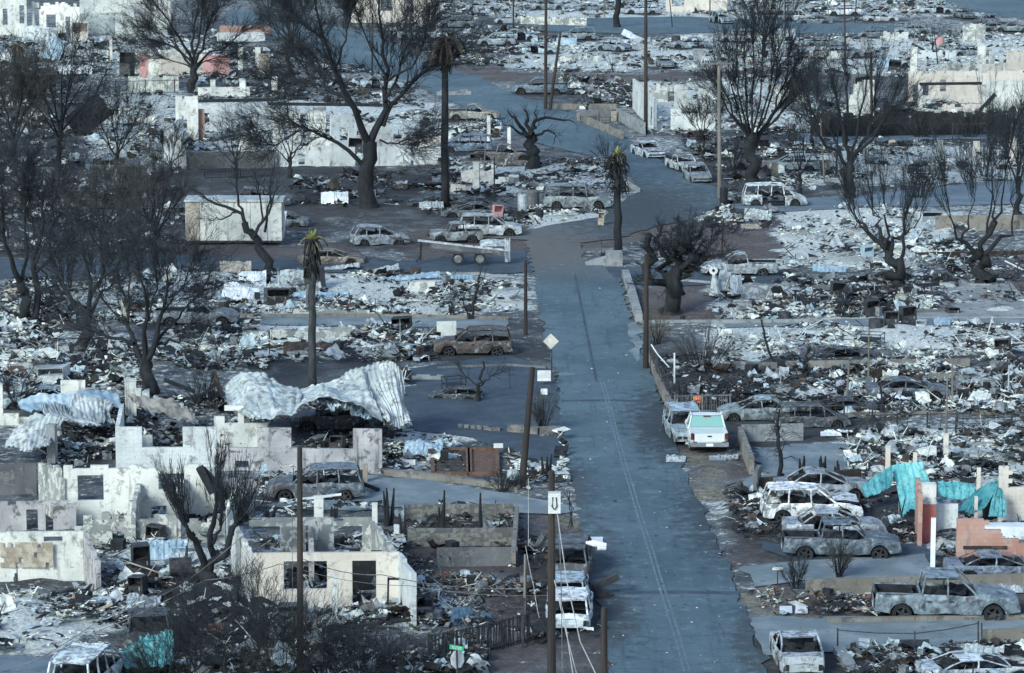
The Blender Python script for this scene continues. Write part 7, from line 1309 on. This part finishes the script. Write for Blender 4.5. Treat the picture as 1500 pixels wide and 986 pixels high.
pole('charred leaning post at the top right', 1252,34,1256,-22,.06,'char',name='thin_post',group='thin burnt posts',n=6)
pole('thin crooked post in front of the white columns', 1340,90,1340,30,.06,'pole_grey',name='thin_post',group='thin burnt posts',n=6)
pole('thin straight post beside the middle white column', 1374,96,1368,40,.06,'char',name='thin_post',group='thin burnt posts',n=6)
pole('dark thin post right of the tall palm trunk', 708,262,712,202,.06,'pole_grey',name='thin_post',group='thin burnt posts',n=6)
pole('thin dark post beside the pale suv', 724,300,724,230,.06,'char',name='thin_post',group='thin burnt posts',n=6)
pole('charred leaning post in front of the fan shaped tree lot', 1208,270,1202,180,.06,'pole_grey',name='thin_post',group='thin burnt posts',n=6)
pole('second charred post leaning the other way there', 1224,262,1228,182,.06,'char',name='thin_post',group='thin burnt posts',n=6)
pole('thin grey post in the tangled lot, left of the white mast', 1395,590,1395,530,.06,'pole_grey',name='thin_post',group='thin burnt posts',n=6)
pole('rusty thin post in the tangled lot', 1295,610,1289,560,.06,'char',name='thin_post',group='thin burnt posts',n=6)
pole('thin grey post at the left of the tangled lot', 1240,590,1244,530,.06,'pole_grey',name='thin_post',group='thin burnt posts',n=6)
rs = np.random.RandomState(77); nL = 420; X = rs.uniform(770, 1110, nL*2); Y = rs.uniform(360, 986, nL*2); P_ = [G(x, y) for x, y in zip(X, Y)]; xx = np.array([q.x for q in P_]); yy = np.array([q.y for q in P_]); k = inpoly(xx, yy, ROADW[0]); xx, yy = xx[k], yy[k]; n_ = len(xx); s_ = rs.lognormal(math.log(.020), .6, n_)
V = BV[None]*np.stack([s_*1.6, s_*1.4, s_*.4], 1)[:, None]*rs.uniform(.5, 1.3, (n_, 8, 3)); V += np.stack([xx, yy, np.full(n_, .045)], 1)[:, None]; g = MB(); g.add(V.reshape(-1, 3), (np.array(BOXQ)[None]+np.arange(n_)[:, None, None]*8).reshape(-1, 4), m=np.repeat(rs.choice([0, 1, 2], n_, p=[.4, .3, .3]), 6)); o = g.build('road_litter', [MT['ash_white'], MT['ash_grey'], MT['char']]); tag(o, 'small ash flakes and grit scattered over the asphalt', 'litter', None, 'stuff')

o = thing('step_block', 'pale concrete step block with a ramped left end at the palm foot', 'steps', tuple(G(892,387))); w_ = 22/S(387)
g = MB(); g.box((w_*.35, 0, .42), (w_*1.1, 1.4, .9)); g.build('block_top', MT['concrete'], o); g = MB(); V = [(-w_*1.6,-.7,-.1),(-w_*.2,-.7,-.1),(-w_*.2,-.7,.5),(-w_*1.6,-.7,.05)]; V += [(x, 1.4+y, z) for x, y, z in V]; g.add(V, [(0,1,2,3),(7,6,5,4),(0,3,7,4),(3,2,6,7),(2,1,5,6)]); g.build('ramp', MT['concrete'], o)
RB = [
 ('white ash and charred rubble of the lot behind the twisted roof sheets',[(-20,478),(200,485),(215,580),(-20,590)],3000,'mixed'),
 ('rubble strip with pale sheets above the left lane',[(225,400),(640,396),(770,425),(760,455),(600,466),(230,470)],4200,'mixed'),
 ('ash and rubble between the lane and the brown car',[(385,478),(650,478),(640,530),(385,535)],2300,'mixed'),
 ('ash under the burnt trees at the left',[(225,470),(390,474),(390,545),(230,540)],1500,'mixed'),
 ('heap of ash and blackened parts beside the dark driveway',[(588,540),(745,545),(745,585),(650,592),(590,588)],1300,'mixed'),
 ('dark rubble inside the carport ruin',[(60,590),(180,600),(180,690),(60,690)],1300,'dark'),
 ('burnt rubble inside the long block wall',[(180,585),(560,600),(560,660),(180,660)],2600,'dark'),
 ('rubble inside the roofless two window house',[(130,745),(350,745),(350,845),(150,850)],2300,'mixed'),
 ('dark heap between the two white houses',[(140,830),(400,850),(400,925),(200,940)],2200,'dark'),
 ('white ash yard at the lower left',[(-20,875),(200,868),(215,960),(-20,962)],3000,'white'),
 ('ash and burnt litter in front of the doorway',[(370,885),(640,880),(650,935),(380,950)],2400,'mixed'),
 ('blackened litter under the bottom thicket',[(240,930),(720,935),(700,1010),(180,1010)],3200,'dark'),
 ('rubble inside the pale front house',[(385,790),(590,790),(590,880),(385,880)],1500,'mixed'),
 ('scattered litter on the red yard',[(605,840),(790,845),(780,925),(620,925)],1100,'soil'),
 ('burnt litter around the parked wrecks on the left verge',[(770,790),(862,790),(880,935),(775,945)],1200,'dark'),
 ('broken stone and litter at the leaning pole',[(740,640),(828,640),(840,720),(745,720)],700,'mixed'),
 ('rubble beside the small planter',[(558,610),(650,632),(690,690),(560,695)],900,'mixed'),
 ('litter round the wrecked car in the side yard',[(375,688),(560,690),(560,750),(380,765)],1100,'mixed'),
 ('bright ash field right of the road',[(1045,474),(1520,466),(1520,520),(1300,532),(1050,528)],5200,'white'),
 ('wide rubble lot with appliances at the right',[(1045,412),(1400,405),(1420,445),(1300,470),(1050,468)],3800,'mixed'),
 ('bright rubble lot below the upper right street',[(1140,312),(1290,304),(1400,322),(1400,372),(1290,400),(1140,396)],3600,'white'),
 ('ash lot between the two pollarded trees',[(1290,330),(1430,330),(1430,400),(1300,405)],1400,'white'),
 ('dark burnt lot behind the picket fence',[(955,525),(1240,530),(1240,605),(985,600)],2600,'dark'),
 ('tangled rubble lot with bright patches at the right',[(1240,530),(1520,530),(1520,610),(1240,612)],4200,'mixed'),
 ('rubble behind the turquoise sheets',[(1235,636),(1520,615),(1520,720),(1250,712)],3400,'mixed'),
 ('dark litter around the three wrecks on the right',[(1060,720),(1345,700),(1350,800),(1090,800)],1500,'dark'),
 ('rubble inside the salmon walls',[(1365,760),(1520,740),(1520,835),(1375,835)],1500,'dark'),
 ('litter on the right verge',[(1100,865),(1300,872),(1300,905),(1120,905)],500,'soil'),
 ('litter round the bottom right wreck',[(1230,950),(1520,950),(1520,1010),(1240,1010)],1600,'dark'),
 ('burnt litter on the ground behind the flatbed trailer',[(430,260),(640,250),(790,280),(770,345),(600,310),(440,300)],2600,'dark'),
 ('white ash heap below the burnt minivan',[(765,298),(900,305),(890,340),(770,348)],1300,'white'),
 ('ash lot above the burnt minivan',[(640,240),(900,238),(905,275),(830,282),(650,290)],1500,'mixed'),
 ('rubble inside the long white ruin',[(270,165),(655,165),(655,232),(275,232)],3200,'mixed'),
 ('dark litter under the left thicket',[(-20,100),(130,110),(130,330),(-20,330)],2600,'dark'),
 ('rubble yard left of the long white ruin',[(125,140),(262,140),(262,248),(125,250)],1900,'mixed'),
 ('burnt litter left of the white trailer box',[(-20,250),(270,250),(268,372),(-20,376)],2600,'dark'),
 ('burnt rubble on the left above the side street edge',[(-20,412),(230,400),(230,475),(-20,480)],2300,'mixed'),
 ('ash and metal scrap in the top left yards',[(-20,56),(330,52),(350,120),(60,118),(-20,90)],3200,'mixed'),
 ('dark scrap behind the big spreading tree',[(330,60),(600,100),(620,160),(280,150)],2800,'dark'),
 ('bright rubble lot between the two upper roads',[(700,56),(1160,56),(1180,106),(820,108),(700,96)],4600,'white'),
 ('scrap and ash along the upper road wall',[(820,112),(940,122),(940,160),(840,155)],900,'mixed'),
 ('rubble inside the white corner house',[(935,120),(1180,112),(1190,195),(960,200)],2500,'white'),
 ('rubble lots on the upper right',[(1160,56),(1520,46),(1520,115),(1170,110)],5200,'white'),
 ('rubble at the top edge of the town',[(540,0),(1520,0),(1520,24),(800,26),(560,34)],3600,'mixed'),
 ('dark scrap round the upper parked wrecks',[(560,36),(800,44),(760,96),(640,92)],1500,'mixed'),
 ('rubble below the dark hedge',[(1110,210),(1520,206),(1520,262),(1110,284)],3600,'mixed'),
 ('rubble before the white complex',[(1190,150),(1520,150),(1520,188),(1190,196)],1800,'mixed'),
 ('dark litter under the fan shaped tree',[(985,190),(1180,190),(1180,288),(1070,285)],1500,'dark'),
 ('scrap by the right end of the upper road',[(1060,290),(1150,296),(1150,335),(1030,330)],900,'mixed'),
 ('litter on the bare earth at the far right',[(1400,375),(1520,370),(1520,450),(1410,445)],500,'soil'),
 ('litter beside the stone terraces',[(590,745),(760,745),(770,835),(600,838)],500,'dark'),
 ('dark litter on the yard between the palms',[(640,182),(730,184),(736,200),(650,202)],500,'mixed'),
]
for i, (lb, P, n, st) in enumerate(RB): rubble('rubble', lb, P, int((1.7 if P[0][1] < 130 else 1)*n*(1.15 if st=='white' else 2.5)), st, seed=i+1, pile=.5 if st != 'soil' else 0.05)
